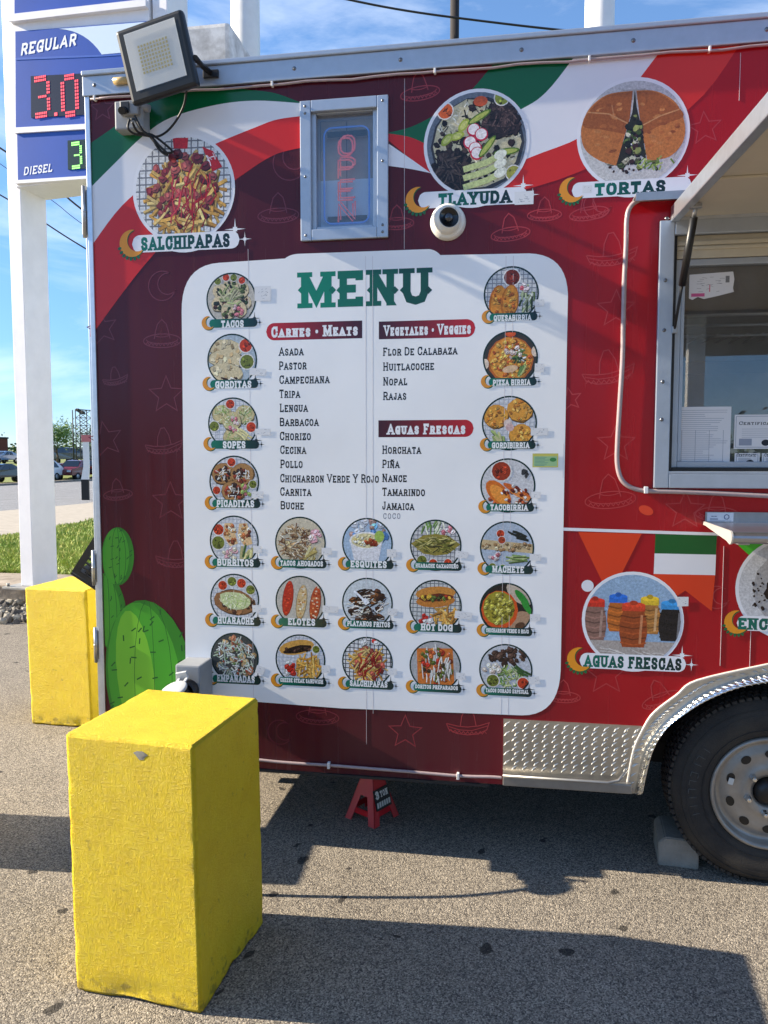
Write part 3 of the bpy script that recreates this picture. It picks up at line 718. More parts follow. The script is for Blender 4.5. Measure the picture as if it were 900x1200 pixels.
def sombrero(px, py, wpx, rot=0.0, style=0):
    s = wscale(px, py); cx, cz = W(px, py); u = wpx / s / 2; c = shade(px, 0)
    def R(p): return (cx + (p[0] * cos(rot) - p[1] * sin(rot)) * u, cz + (p[0] * sin(rot) + p[1] * cos(rot)) * u)
    if style == 0:
        mo.strip([R(p) for p in ell(0, -.1, 1, .34, n=26)], .0036, c, closed=True)
        mo.strip([R(p) for p in ell(0, -.02, .84, .22, n=22, a0=pi, a1=2 * pi)], .003, c)
        mo.strip([R(p) for p in [(-.42, 0), (-.36, .3), (-.24, .72), (0, .95), (.24, .72), (.36, .3), (.42, 0)]], .0036, c)
        mo.strip([R(p) for p in bez((-.40, .16), (0, .02), (.40, .16), 8)], .003, c)
    else:
        mo.strip([R(p) for p in [(-1, .12), (-.5, .02), (0, 0), (.5, .08), (1, .26), (.9, -.08), (.5, -.3), (0, -.38), (-.5, -.34), (-.88, -.16), (-1, .12)]], .0036, c)
        mo.strip([R(p) for p in [(-.34, .02), (-.28, .5), (-.1, .9), (.1, .92), (.3, .55), (.4, .06)]], .0036, c)
        mo.strip([R(p) for p in [(-.9, -.02), (-.4, -.16), (.2, -.16), (.92, .1)]], .003, c)
    zz = []
    for i in range(19): zz.append(R((-.88 + i * .098, (-.14 if i % 2 else -.27) - .08 * (1 - ((i - 9) / 9) ** 2))))
    mo.strip(zz, .0028, c)
for a in ((195, 463, 21), (200, 588, 22), (120, 385, 18, .2), (124, 515, 20, .2), (722, 362, 23), (722, 520, 23), (803, 598, 24), (826, 150, 20, .1), (475, 858, 20), (710, 790, 26, .05), (668, 468, 14, .2), (120, 127, 14)): star(*a)
for a in ((190, 397, 44), (192, 523, 44, .05, 1), (205, 656, 46, -.05, 1), (326, 250, 48), (492, 107, 46, .1), (690, 248, 46, .12), (548, 852, 50, 0, 1), (372, 838, 50), (713, 438, 62, .12, 1), (715, 583, 60, .1), (717, 300, 60, .06, 1), (840, 590 + 10, 50), (135, 445, 30, .1, 1), (138, 578, 34, .1), (598, 280 - 8, 46, .1), (638, 250, 40), (660, 815, 40), (775, 830 - 12, 50, .4), (465, 260, 40)): sombrero(*a)
for a in ((190, 335, 16, .3), (328, 858, 14, .2), (700, 240, 16, .4), (340, 190, 20, .8), (840, 700, 14, .3)): moon(*a)
x0_, z0_ = W(757, 598); s_ = wscale(757, 598); mo.poly(ell(x0_, z0_, 9 / s_, 5.5 / s_, -.4), (226, 70, 40))
mo.build('line_motif', T, 'pale outlines of sombreros, stars and moons on the red wrap')
# cactus
c = Art(.0007)
def bl(pts, col): c.poly(wp(sp(pts, 6)), col)
CG = [(50, 130, 36), (72, 162, 44), (120, 192, 52), (28, 92, 36)]
def lobe(cx, cy, rx, ry_, rot=0):
    s = wscale(cx, cy); x, z = W(cx, cy)
    def clipx(P): return [(max(p[0], XL + .014), p[1]) for p in P]
    c.poly(clipx(ell(x, z, rx / s, ry_ / s, rot, 30)), CG[0]); c.poly(clipx(ell(x - .12 * rx / s, z, rx * .82 / s, ry_ * .97 / s, rot, 26)), CG[1]); c.poly(clipx(ell(x - .32 * rx / s, z + .05 * ry_ / s, rx * .42 / s, ry_ * .82 / s, rot, 22)), CG[2] if rx > 30 else (78, 160, 44))
    for k in (-.35, .1, .5):
        c.strip(clipx([(x + rx / s * k * cos(t) * 1.0 + 0, z + ry_ / s * sin(t)) for t in [(-1.35 + i * .3) for i in range(10)]]), .0022, CG[3])
    rn = random.Random(int(cx))
    for k in range(int(14 + rx * .55)):
        a = rn.uniform(0, 6.28); q = sqrt(rn.random()) * .98; px_ = x + rx / s * q * cos(a); pz_ = z + ry_ / s * q * sin(a); d = rn.uniform(-.9, .9) + pi / 4; l = (.012 if rx > 30 else .007)
        if px_ > XL + .03: c.strip([(px_ - l * cos(d), pz_ - l * sin(d)), (px_ + l * cos(d), pz_ + l * sin(d))], .0055 if rx > 30 else .0035, CG[3])
lobe(126, 716, 22, 42, .1); lobe(138, 652, 19, 32, -.05); lobe(176, 800, 52, 92, .1)
c.build('cactus_picture', T, 'printed green cactus at the lower left of the wall')
# bunting and stripe at the right
f = Art(.0007)
f.poly(wp([(658, 618.2), (1000, 629.5), (1000, 633), (658, 621.8)]), PWHITE)
f.poly(wp([(677.5, 623.4), (752, 625.4), (714.5, 700)]), (222, 62, 24))
f.poly(wp([(768, 625.8), (840, 627.5), (839, 650), (767, 648.5)]), (16, 92, 36)); f.poly(wp([(767, 648.5), (839, 650), (838, 674), (766, 672.5)]), PWHITE)
f.poly(wp([(766, 672.5), (838, 674), (834, 716), (803, 692), (764, 718)]), (222, 62, 24))
f.poly(wp([(862, 636), (910, 637), (890, 662)]), (70, 190, 40))
x, z = W(688.5, 686.5); s = wscale(688, 686); f.poly(ell(x, z, 7.2 / s), PWHITE); x, z = W(712, 650 + 6); 
f.build('bunting_picture', T, 'printed orange pennant and swallow-tailed flag hanging from a white line')

# white menu board
mb = Art(.0009)
def arcpx(p0, c, p1): return bez(p0, c, p1, 10)
out_ = [(218, 830)] + [(213, 366)] + arcpx((213, 366), (212, 311), (257, 308))[1:] + [(334, 303)] + arcpx((334, 303), (340, 298), (350, 297.5))[1:] + [(503, 292)] + arcpx((503, 292), (511, 293), (516, 299))[1:] + [(620, 297)] + arcpx((620, 297), (664, 298), (665.5, 345))[1:] + [(657, 785)] + arcpx((657, 785), (655, 838.5), (612, 838.2))[1:] + [(400, 830), (270, 820), (218, 816)]
out_ = out_[1:-1] + [(218, 816)]
mb.poly(wp(out_), (245, 245, 244))
mb.build('menu_board', T, 'white menu board with rounded corners')
mt = Art(.0010)
TG, TD = (12, 128, 100), (10, 62, 52)
xm0, xm1 = W(351, 340), W(504, 340)
hz = 41 / wscale(427, 340); zb = W(427, 359)[1]
text(mt, 'MENU', xm0[0], zb, hz, TG, width=xm1[0] - xm0[0], t=.22, gap=.13, col2=TD, rot=0.0)
# diamond spurs half way up the stems
for px in (353.5, 389.5, 398.7, 434.3, 462.7, 473, 502):
    x, z = W(px, 340); s = wscale(px, 340); fpx = (px - 351) / 153; cc = tuple(TG[j] * (1 - fpx) + TD[j] * fpx for j in range(3))
    mt.poly([(x - 4.5 / s, z), (x, z - 4.5 / s), (x + 4.5 / s, z), (x, z + 4.5 / s)], cc)
mt.build('menu_title', T, 'green slab lettering MENU')
def header(s, x0, x1, yc, h, left):
    a = Art(.0010); z0, z1 = W((x0 + x1) / 2, yc + h / 2)[1], W((x0 + x1) / 2, yc - h / 2)[1]; X0, X1 = W(x0, yc)[0], W(x1, yc)[0]; r = (z1 - z0) / 2; cz = (z0 + z1) / 2
    RC, DC = (196, 26, 40), (62, 20, 36); n = 16
    if left: P = ell(X0 + r, cz, r, n=10, a0=pi / 2, a1=3 * pi / 2) + [(X1 - .006, z0), (X1, z0 + .006), (X1, z1 - .006), (X1 - .006, z1)]
    else: P = [(X0 + .006, z1), (X0, z1 - .006), (X0, z0 + .006), (X0 + .006, z0)] + ell(X1 - r, cz, r, n=10, a0=-pi / 2, a1=pi / 2)
    # gradient as vertical slices between the outline's left and right part
    def at(x):
        if left and x < X0 + r: hh = sqrt(max(0, r * r - (X0 + r - x) ** 2))
        elif (not left) and x > X1 - r: hh = sqrt(max(0, r * r - (x - X1 + r) ** 2))
        else: hh = r
        return hh
    xs = sorted(set([X0 + (X1 - X0) * i / 24 for i in range(25)] + [X0 + r * i / 8 for i in range(9)] + [X1 - r * i / 8 for i in range(9)])); a.k += 1
    for u, v in zip(xs, xs[1:]):
        fu, fv = (u - X0) / (X1 - X0), (v - X0) / (X1 - X0)
        if not left: fu, fv = 1 - fu, 1 - fv
        cu = tuple(RC[j] * (1 - fu) + DC[j] * fu for j in range(3)); cv = tuple(RC[j] * (1 - fv) + DC[j] * fv for j in range(3))
        a.poly([(u, cz - at(u)), (v, cz - at(v)), (v, cz + at(v)), (u, cz + at(u))], [cu, cv, cv, cu], same=True)
    o = a.build('section_banner', T, 'red and black banner reading ' + s)
    l = Art(.0012)
    wtext(l, s, (x0 + x1) / 2, yc + .5, 12.5, (240, 240, 242), width_px=(x1 - x0) * (.82 if len(s) < 14 else .9), smallcaps=.8, t=.23)
    l.build('lettering', o)
header('CARNES • MEATS', 312, 424.5, 387.5, 20.5, True)
header('VEGETALES • VEGGIES', 444, 557, 385.8, 21, False)
header('AGUAS FRESCAS', 443.5, 555, 502.2, 20, False)
INK = (18, 18, 22)
def mlist(items, label):
    a = Art(.0010)
    for s, px, py, wpx in items:
        k0 = a.k; a.k = 0
        wtext(a, s, px, py, 9.6, INK, width_px=wpx, align='l', smallcaps=.83, t=.17)
    a.build('menu_list', T, label)
mlist([('ASADA', 327, 412, 28.5), ('PASTOR', 327, 428.5, 32), ('CAMPECHANA', 327.5, 445, 58), ('TRIPA', 327.5, 461.5, 24), ('LENGUA', 328, 478, 32.5), ('BARBACOA', 328, 494.5, 45), ('CHORIZO', 328, 511, 36), ('CECINA', 328.5, 527, 30), ('POLLO', 328.5, 543.5, 26), ('CHICHARRON VERDE Y ROJO', 328.5, 560.3, 113), ('CARNITA', 328.5, 576, 36), ('BUCHE', 329, 592, 27)], 'black list of meats')
mlist([('FLOR DE CALABAZA', 449, 412.3, 85.5), ('HUITLACOCHE', 449, 429.7, 59), ('NOPAL', 449, 447, 28), ('RAJAS', 449, 464, 27)], 'black list of vegetables')
mlist([('HORCHATA', 448, 527, 45), ('PIÑA', 448, 543.5, 20), ('NANCE', 448, 560, 28.5), ('TAMARINDO', 448, 576.2, 49.5), ('JAMAICA', 448, 592.6, 37)], 'black list of fruit waters')
a = Art(.0010)
for i, ch in enumerate('COCO'): wtext(a, ch, 451 + i * 5.4, 604.8, 6.5, (110, 116, 128), width_px=3.6, t=.13, serif=False)
a.build('handwriting', T, 'COCO written by hand in grey under the fruit waters')
# ------------------------------------------------------------------ pictures of dishes
class Dish:
    def __init__(s, art, px, py, r, seed):
        s.a = art; sc = wscale(px, py); s.cx, s.cz = W(px, py); s.r = r / sc; s.rn = random.Random(seed); s.clip = (s.cx, s.cz, s.r * .985)
    def P(s, p): return (s.cx + p[0] * s.r, s.cz + p[1] * s.r)
    def jit(s, c, k=.14):
        f = 1 + s.rn.uniform(-k, k); return tuple(max(0, min(255, v * f)) for v in c)
    def poly(s, pts, c): s.a.poly([s.P(p) for p in pts], c, clip=s.clip)
    def strip(s, pts, wd, c): s.a.strip([s.P(p) for p in pts], wd * s.r, c, clip=s.clip)
    def el(s, x, y, rx, ry=None, rot=0, c=(200, 200, 200), j=0.0):
        ry = ry or rx; n = 14; P = []
        for i in range(n):
            t = 2 * pi * i / n; k = 1 + s.rn.uniform(-j, j); u, v = rx * k * cos(t), ry * k * sin(t)
            P.append((x + u * cos(rot) - v * sin(rot), y + u * sin(rot) + v * cos(rot)))
        if j and .03 < rx < .5: s.poly([(u + .014, v - .026) for u, v in P], tuple(q * .45 for q in c))
        s.poly(P, c)
    def check(s, c1=(214, 216, 220), c2=(176, 182, 192), n=12):
        s.el(0, 0, 1.1, c=c1)
        for i in range(n):
            u = -1 + 2 * (i + .5) / n
            s.strip([(u, -1.1), (u + .05, 1.1)], .4 / n, c2); s.strip([(-1.1, u), (1.1, u - .05)], .4 / n, c2)
    def plate(s, c): s.el(0, 0, 1.1, c=c)
    def spot(s, cx, cy, R, ry=None):
        a = s.rn.uniform(0, 2 * pi); q = sqrt(s.rn.random()); return cx + R * q * cos(a), cy + (ry or R) * q * sin(a)
    def blobs(s, n, cols, s0, s1, cx=0, cy=0, R=.8, ry=None, asp=.7):
        n = int(n * 1.5); s0 *= .78; s1 *= .82
        for k in range(n):
            x, y = s.spot(cx, cy, R, ry); q = s.rn.uniform(s0, s1); c = s.jit(s.rn.choice(cols)); rot = s.rn.uniform(0, pi)
            s.el(x, y, q, q * s.rn.uniform(asp, 1), rot, c, .22)
            if q > .07: s.el(x - q * .15, y + q * .25, q * .55, q * .35, rot, tuple(min(255, v * 1.25 + 8) for v in c), .2)
    def sticks(s, n, cols, L, wd, cx=0, cy=0, R=.7, ry=None, ang=None, spread=1.6, bend=.15):
        n = int(n * 1.6); wd *= .74; L *= .88
        for k in range(n):
            x, y = s.spot(cx, cy, R, ry); a = (ang if ang is not None else 0) + s.rn.uniform(-spread, spread); l = L * s.rn.uniform(.6, 1.2) / 2; c = s.jit(s.rn.choice(cols))
            dx, dy = l * cos(a), l * sin(a); b = s.rn.uniform(-bend, bend) * l
            if wd > .03: s.strip([(x - dx + .01, y - dy - .022), (x + dx + .01, y + dy - .022)], wd, tuple(v * .6 for v in c))
            s.strip([(x - dx, y - dy), (x - dy / l * b, y + dx / l * b), (x + dx, y + dy)], wd * s.rn.uniform(.7, 1.2), c)
    def cup(s, x, y, r, fill, rim=(226, 222, 216)):
        s.el(x, y, r * 1.16, c=rim); s.el(x, y, r, c=fill); s.blobs(7, [fill, tuple(min(255, v * 1.3) for v in fill), tuple(v * .7 for v in fill)], r * .15, r * .3, x, y, r * .7)
    def disc_food(s, x, y, rx, ry, rot, c, n=14, top=None):
        s.el(x, y, rx * 1.04, ry * 1.06, rot, tuple(v * .62 for v in c), .05); s.el(x, y + .02, rx, ry, rot, c, .06)
        for k in range(n):
            u, v = s.spot(0, 0, rx * .8, ry * .8); X = x + u * cos(rot) - v * sin(rot); Y = y + u * sin(rot) + v * cos(rot)
            s.el(X, Y, rx * .14, rx * .09, s.rn.uniform(0, 3), s.jit(s.rn.choice(top or [c]), .22), .25)
SALSA_R, SALSA_G, TORT, MEATB, LET, ONI, RAD, FRY = (196, 62, 30), (112, 122, 46), (222, 202, 160), (74, 44, 34), (150, 176, 96), (226, 226, 214), (206, 120, 130), (226, 172, 82)
def d_tacos(d):
    d.plate((196, 190, 178))
    for k in range(7):
        a = -.3 + k * .95; x, y = .5 * cos(a), .5 * sin(a); d.disc_food(x, y, .36, .3, a, TORT, 4); d.blobs(9, [(52, 70, 40), (40, 46, 38), MEATB, (96, 110, 60)], .05, .12, x, y, .24)
    d.sticks(12, [(206, 202, 160), (180, 190, 130)], .55, .08, 0, .1, .4); d.blobs(6, [RAD, (226, 190, 190)], .07, .11, .25, -.45, .22)
    for x, y, c in ((-.55, .72, SALSA_G), (-.2, .86, SALSA_R), (.12, .84, SALSA_G), (.46, .72, SALSA_R)): d.cup(x, y, .14, c)
def d_gorditas(d):
    d.plate((176, 190, 200)); 
    for y in (.45, .02, -.5): d.disc_food(-.25, y, .72, .36, -.1, (214, 198, 158), 10, [(190, 164, 120), (226, 212, 176)]); d.sticks(9, [(60, 40, 34), (236, 236, 226), MEATB], .3, .05, -.15, y - .28, .5, .07, -.1, .6)
    d.cup(.58, .56, .26, SALSA_R); d.cup(.62, -.08, .28, SALSA_G)
def d_sopes(d):
    d.check()
    for x, y in ((-.45, .38), (.5, .35), (0, -.55), (-.05, .1)): d.disc_food(x, y, .4, .36, 0, (206, 190, 140), 4); d.sticks(22, [(196, 206, 150), LET, (226, 228, 200), (110, 140, 70)], .28, .035, x, y, .32)
    d.blobs(7, [RAD, (222, 196, 190)], .07, .12, .02, -.02, .3); d.sticks(5, [(214, 206, 150)], .7, .1, .45, -.5, .2, None, -.7, .2)
    d.cup(-.1, .78, .18, SALSA_R); d.cup(-.78, -.1, .2, SALSA_G); d.cup(.76, -.14, .2, SALSA_R)
def d_picaditas(d):
    d.check()
    for x, y in ((-.45, .3), (.35, .3), (-.05, -.4)): d.disc_food(x, y, .48, .42, 0, (172, 128, 78), 4); d.blobs(16, [MEATB, (52, 32, 28), (150, 60, 40)], .06, .12, x, y, .34); d.sticks(10, [(238, 238, 230)], .2, .04, x, y, .3)
    d.blobs(6, [RAD, LET], .07, .12, .45, -.35, .25); d.cup(-.1, .78, .17, SALSA_R); d.cup(.78, -.1, .16, SALSA_G); d.cup(-.74, -.35, .16, SALSA_R)
def d_burritos(d):
    d.check()
    for x, r in ((-.2, 1.9), (.42, 1.2)):
        d.poly([(x - .2, .72), (x + .14, .74), (x + .36, -.1), (x + .02, -.22), (x - .26, .2)], (226, 190, 140)); d.blobs(16, [(184, 104, 60), (236, 222, 190), (206, 150, 90), (120, 60, 40)], .05, .11, x + .04, .3, .24, .4)
    d.cup(-.66, .46, .22, SALSA_R); d.cup(-.68, -.08, .27, SALSA_G); d.blobs(8, [(222, 170, 176), (228, 216, 190)], .1, .15, -.2, -.5, .4, .25); d.sticks(8, [(60, 100, 50), (206, 200, 140)], .6, .11, .5, -.5, .25, None, 1.2, .4)
def d_huarache(d):
    d.check(); d.disc_food(0, -.15, .86, .5, -.15, (150, 104, 66), 10); d.blobs(14, [MEATB, (60, 40, 30)], .08, .13, 0, -.15, .75, .42); d.el(0, -.08, .66, .36, -.15, (206, 214, 160), .1); d.sticks(46, [(222, 226, 178), (190, 206, 130), (236, 236, 206), (150, 180, 96)], .24, .035, 0, -.08, .62, .34)
    for x, y, c in ((-.5, .55, SALSA_R), (-.1, .72, SALSA_G), (.3, .66, SALSA_R), (.68, .4, SALSA_G)): d.cup(x, y, .19, c)
def d_empanadas(d):
    d.plate((70, 74, 74)); d.blobs(20, [(196, 160, 110), (170, 110, 80)], .1, .2, 0, 0, .85); d.sticks(90, [(228, 232, 220), (206, 216, 196), (188, 202, 170), (238, 240, 236)], .3, .05, 0, 0, .82); d.blobs(12, [(120, 150, 90), (170, 80, 60)], .04, .07, 0, 0, .8)
def d_ahogados(d):
    d.plate((206, 196, 172)); d.blobs(16, [(170, 140, 100), (196, 166, 120)], .12, .22, -.2, .05, .6); d.sticks(80, [(190, 160, 120), (226, 208, 176), (140, 100, 70), (236, 226, 206), (110, 74, 54)], .3, .045, -.18, .05, .66)
    d.blobs(7, [(226, 170, 180), (232, 210, 200)], .12, .18, .6, .25, .22, .3); d.sticks(6, [(226, 216, 160), (190, 170, 100)], .6, .12, .5, -.5, .25, None, .9, .4)
def d_elotes(d):
    d.plate((196, 190, 178))
    for x, y, c, t in ((-.52, .1, (196, 50, 34), [(226, 74, 44), (170, 34, 26)]), (.05, -.05, (214, 186, 136), [(238, 226, 200), (190, 140, 80)]), (.62, -.1, (190, 80, 44), [(226, 150, 100), (160, 50, 30), (240, 220, 190)])):
        d.el(x, y, .23, .74, -.14, tuple(v * .7 for v in c)); d.el(x, y + .02, .2, .72, -.14, c)
        for k in range(36): a = d.rn.uniform(-.68, .68); b = d.rn.uniform(-.15, .15) * (1 - (a / .8) ** 2); d.el(x + b + a * .14, y + a, .045, .035, 0, d.jit(d.rn.choice(t)))
def d_cheese(d):
    d.check(); d.el(-.15, .5, .75, .3, .2, (214, 160, 80)); d.el(-.1, .42, .62, .16, .2, (48, 34, 32), .1); d.blobs(12, [(44, 30, 28), (88, 60, 50)], .05, .1, -.1, .42, .5, .1); d.sticks(40, [FRY, (238, 196, 110), (200, 140, 60)], .5, .08, .35, -.3, .5, .45)
    d.blobs(9, [(196, 40, 34), (226, 226, 222), (206, 60, 50)], .1, .18, -.45, -.4, .3); d.cup(.66, .45, .15, SALSA_G)
def d_esquites(d):
    d.plate((166, 190, 214)); d.blobs(12, [(120, 180, 220), (206, 214, 226), (160, 130, 120), (80, 130, 190)], .12, .25, 0, .5, .9, .5); d.poly([(-.72, .1), (.62, .1), (.42, -.9), (-.5, -.9)], (226, 226, 230)); d.el(-.05, .12, .7, .36, 0, (236, 236, 236)); d.el(-.05, .12, .62, .3, 0, (222, 210, 160)); d.blobs(30, [(238, 226, 170), (230, 206, 130), (240, 240, 226)], .04, .08, -.1, .15, .5, .22); d.blobs(10, [(150, 50, 26), (176, 80, 40)], .06, .1, .15, .05, .25, .14); d.el(.5, .3, .2, .24, 0, (160, 190, 90))
def d_platanos(d):
    d.plate((206, 214, 218)); d.blobs(26, [(104, 58, 30), (70, 38, 24), (150, 92, 48), (50, 28, 20)], .13, .22, 0, -.1, .72); d.sticks(44, [(60, 34, 26), (236, 226, 210), (236, 230, 220), (40, 24, 20)], .5, .05, 0, -.1, .7, None, .3, .5, .6); d.strip([(-.55, .5), (-.1, .1)], .09, (236, 240, 246)); d.strip([(-.15, .18), (.02, -.02)], .2, (236, 240, 246))
def d_salchi(d):
    d.check((222, 222, 222), (60, 62, 70)); d.sticks(50, [FRY, (238, 200, 120), (206, 150, 66)], .62, .085, 0, -.1, .66); d.blobs(20, [(150, 62, 54), (126, 44, 40), (176, 86, 70)], .1, .15, 0, -.05, .68, None, .75); d.sticks(12, [FRY, (240, 206, 130)], .5, .085, 0, -.1, .6); d.sticks(12, [(176, 26, 30), (150, 20, 26)], .5, .05, .1, -.15, .5, None, 1.2, .6, .5); d.blobs(6, [(206, 40, 36), (226, 226, 222)], .1, .16, .1, .78, .4, .12)
def d_oaxaq(d):
    d.check((206, 206, 206), (120, 124, 130)); d.sticks(14, [(226, 230, 206), (120, 160, 80)], .5, .07, -.1, .72, .5, .2, 1.4, .5); d.blobs(5, [RAD, (236, 220, 220)], .1, .14, .5, .6, .2)
    d.poly([(-1, .05), (-.5, .4), (0, .46), (.5, .4), (1, .05), (.5, -.35), (0, -.42), (-.5, -.35)], (150, 136, 60)); d.sticks(50, [(110, 112, 44), (170, 160, 80), (206, 196, 120), (90, 84, 40)], .36, .05, 0, .02, .78, .32, 0, .8); d.cup(-.55, -.62, .2, SALSA_G); d.cup(-.1, -.74, .18, SALSA_R); d.cup(.5, -.7, .16, SALSA_R)
def d_hotdog(d):
    d.check((206, 208, 206), (110, 116, 120)); d.sticks(30, [FRY, (238, 196, 110), (196, 136, 60)], .5, .085, .35, -.45, .5, .4); d.el(0, .5, .8, .28, .08, (206, 138, 60)); d.el(0, .2, .78, .26, .08, (196, 124, 52)); d.el(0, .33, .7, .16, .08, (110, 44, 26), .1); d.blobs(20, [(60, 44, 26), (190, 60, 36), (226, 180, 60), (90, 110, 44)], .06, .11, 0, .33, .62, .12); d.blobs(9, [(196, 40, 34), (226, 222, 220)], .1, .17, -.4, -.55, .3, .22)
def d_doritos(d):
    d.plate((176, 176, 176)); d.poly([(-.75, .7), (.7, .75), (.78, -.75), (-.7, -.8)], (214, 120, 50)); d.blobs(40, [(206, 92, 36), (226, 150, 60), (150, 60, 34), (110, 110, 44), (200, 50, 34)], .08, .16, 0, 0, .72); d.sticks(26, [(240, 236, 226)], .6, .05, 0, 0, .65, None, 1.5, .3); d.blobs(12, [(86, 100, 40), (60, 50, 34), (226, 110, 60)], .08, .12, 0, .1, .65)
def d_quesa(d):
    d.check((206, 208, 210), (126, 132, 142)); d.cup(.02, .62, .3, (120, 40, 24), (238, 236, 232))
    for x in (-.5, -.05): d.el(x, -.3, .34, .66, -.12, (196, 110, 30)); d.el(x + .02, -.28, .28, .6, -.12, (224, 144, 48), .06); d.blobs(14, [(206, 120, 40), (236, 170, 70), (186, 96, 30)], .05, .1, x, -.3, .2, .5)
    d.sticks(16, [(196, 206, 160), (86, 110, 60), (226, 230, 214), (60, 80, 44)], .5, .09, .62, -.25, .25, .5, 1.2, .4); d.blobs(5, [(206, 90, 100), (236, 220, 220)], .08, .12, .5, .25, .15)
def d_pizza(d):
    d.plate((60, 54, 50)); d.el(0, -.05, .88, c=(190, 100, 34)); d.el(0, -.03, .82, c=(226, 150, 54), j=.04); d.blobs(60, [(206, 112, 40), (240, 186, 90), (186, 84, 34), (226, 160, 66)], .06, .12, 0, -.05, .75); d.sticks(20, [(60, 90, 44), (110, 140, 70), (236, 236, 226), (44, 70, 36)], .22, .07, .3, .1, .25); d.el(.0, -.4, .3, .13, .2, (226, 190, 150)); d.sticks(4, [(190, 206, 130), (110, 150, 80)], .5, .08, .4, -.45, .1, None, 1.1, .2); d.blobs(5, [(222, 196, 186)], .08, .12, .1, .2, .3); d.el(0, .93, .2, .12, 0, (220, 90, 40)); d.el(-.95, -.2, .14, .2, 0, (230, 210, 190)); d.el(.93, .25, .14, .2, 0, (230, 210, 190))
def d_gordib(d):
    d.check()
    for x, y, r in ((-.5, .25, .46), (.4, .5, .48), (.45, -.5, .46)): d.disc_food(x, y, r, r * .95, 0, (222, 156, 60), 26, [(236, 180, 90), (200, 124, 44), (226, 166, 70)])
    d.el(-.05, .0, .16, .15, 0, (226, 206, 196)); d.el(.02, -.16, .16, .15, 0, (214, 180, 176)); d.sticks(7, [(206, 206, 150), (150, 170, 100)], .6, .12, -.35, -.65, .25, None, -1.0, .4)
def d_tacob(d):
    d.plate((206, 206, 208)); d.blobs(36, [(96, 40, 28), (150, 70, 40), (190, 90, 50), (226, 214, 200)], .07, .13, .1, -.5, .8, .4)
    d.el(-.35, -.3, .34, .62, .75, (214, 110, 34)); d.el(-.3, -.36, .24, .5, .75, (236, 150, 60)); d.el(.35, -.2, .6, .13, -.5, (206, 100, 40)); d.el(.5, -.38, .5, .1, -.45, (226, 140, 70)); d.blobs(16, [(240, 236, 230), (120, 40, 30)], .05, .09, .25, -.3, .5, .3); d.cup(-.25, .55, .36, (156, 52, 26), (226, 222, 216)); d.blobs(5, [(60, 60, 64)], .06, .1, .6, .45, .15)
def d_machete(d):
    d.plate((176, 190, 206)); d.poly([(-1, .32), (1, .16), (1, -.2), (-1, -.06)], (206, 182, 138)); d.blobs(30, [(220, 200, 160), (186, 156, 110), (160, 124, 84)], .05, .1, 0, .06, .95, .16); d.cup(-.25, .55, .15, SALSA_R); d.cup(-.2, .3, .14, (180, 70, 40)); d.sticks(6, [(30, 38, 34)], .5, .1, .5, .5, .3, .15, -.3, .3); d.blobs(6, [RAD, (230, 216, 216)], .08, .12, -.45, -.35, .22); d.sticks(12, [(196, 210, 150), (120, 150, 80)], .6, .06, .4, -.42, .2, .15, 0, .2); d.cup(-.55, -.75, .14, SALSA_G); d.cup(-.15, -.8, .14, (110, 140, 60))
def d_chich(d):
    d.plate((34, 30, 28)); d.el(.55, -.5, .5, .4, .6, (176, 140, 110)); d.el(.5, .6, .6, .3, -.7, (196, 180, 160)); d.el(-.25, -.05, .72, .78, 0, (214, 84, 30)); d.el(-.28, .02, .62, .68, 0, (160, 148, 44)); d.blobs(50, [(190, 180, 70), (150, 140, 40), (206, 196, 96), (120, 110, 30)], .06, .12, -.28, .02, .55, .6); d.el(.62, .45, .13, .42, .7, (40, 140, 50)); d.el(.8, .1, .11, .4, .6, (50, 150, 56)); d.el(.55, -.65, .2, .13, .4, (90, 60, 40))
def d_dorado(d):
    d.plate((196, 200, 206)); d.blobs(34, [(70, 48, 40), (96, 70, 58), (52, 36, 32)], .08, .16, .1, .55, .75, .32); d.sticks(50, [(206, 214, 150), (150, 180, 90), (228, 230, 196), (110, 150, 66)], .34, .045, .15, -.3, .5, .42); d.blobs(8, [(226, 206, 190), (236, 226, 206)], .1, .16, -.55, .05, .3, .2); d.cup(-.5, -.45, .24, SALSA_G); d.cup(.68, -.5, .22, SALSA_R); d.sticks(4, [(60, 100, 50)], .5, .1, .6, 0, .15, None, -.5, .2)
def crescent(a, x, z, r, c, c2, rot=0.35):
    q, d = .80 * r, .46 * r
    al = math.acos((d * d + r * r - q * q) / (2 * d * r)); be = atan2(r * sin(al), r * cos(al) - d)
    P = ell(x, z, r, n=22, a0=rot + al, a1=rot + 2 * pi - al); Q = ell(x + d * cos(rot), z + d * sin(rot), q, n=18, a0=rot + be, a1=rot + 2 * pi - be)[1:-1]
    C = P + Q[::-1]
    a.poly([(px + .003, pz - .003) for px, pz in C], c2); a.poly(C, c)
def sp_close(P, Q): return P + Q[::-1]
def sparkle(a, x, z, r, c):
    P = []
    for i in range(16):
        t = pi / 8 * i; q = r if i % 4 == 0 else (r * .30 if i % 2 == 0 else r * .2); P.append((x + q * cos(t), z + q * sin(t)))
    a.poly(P, c)
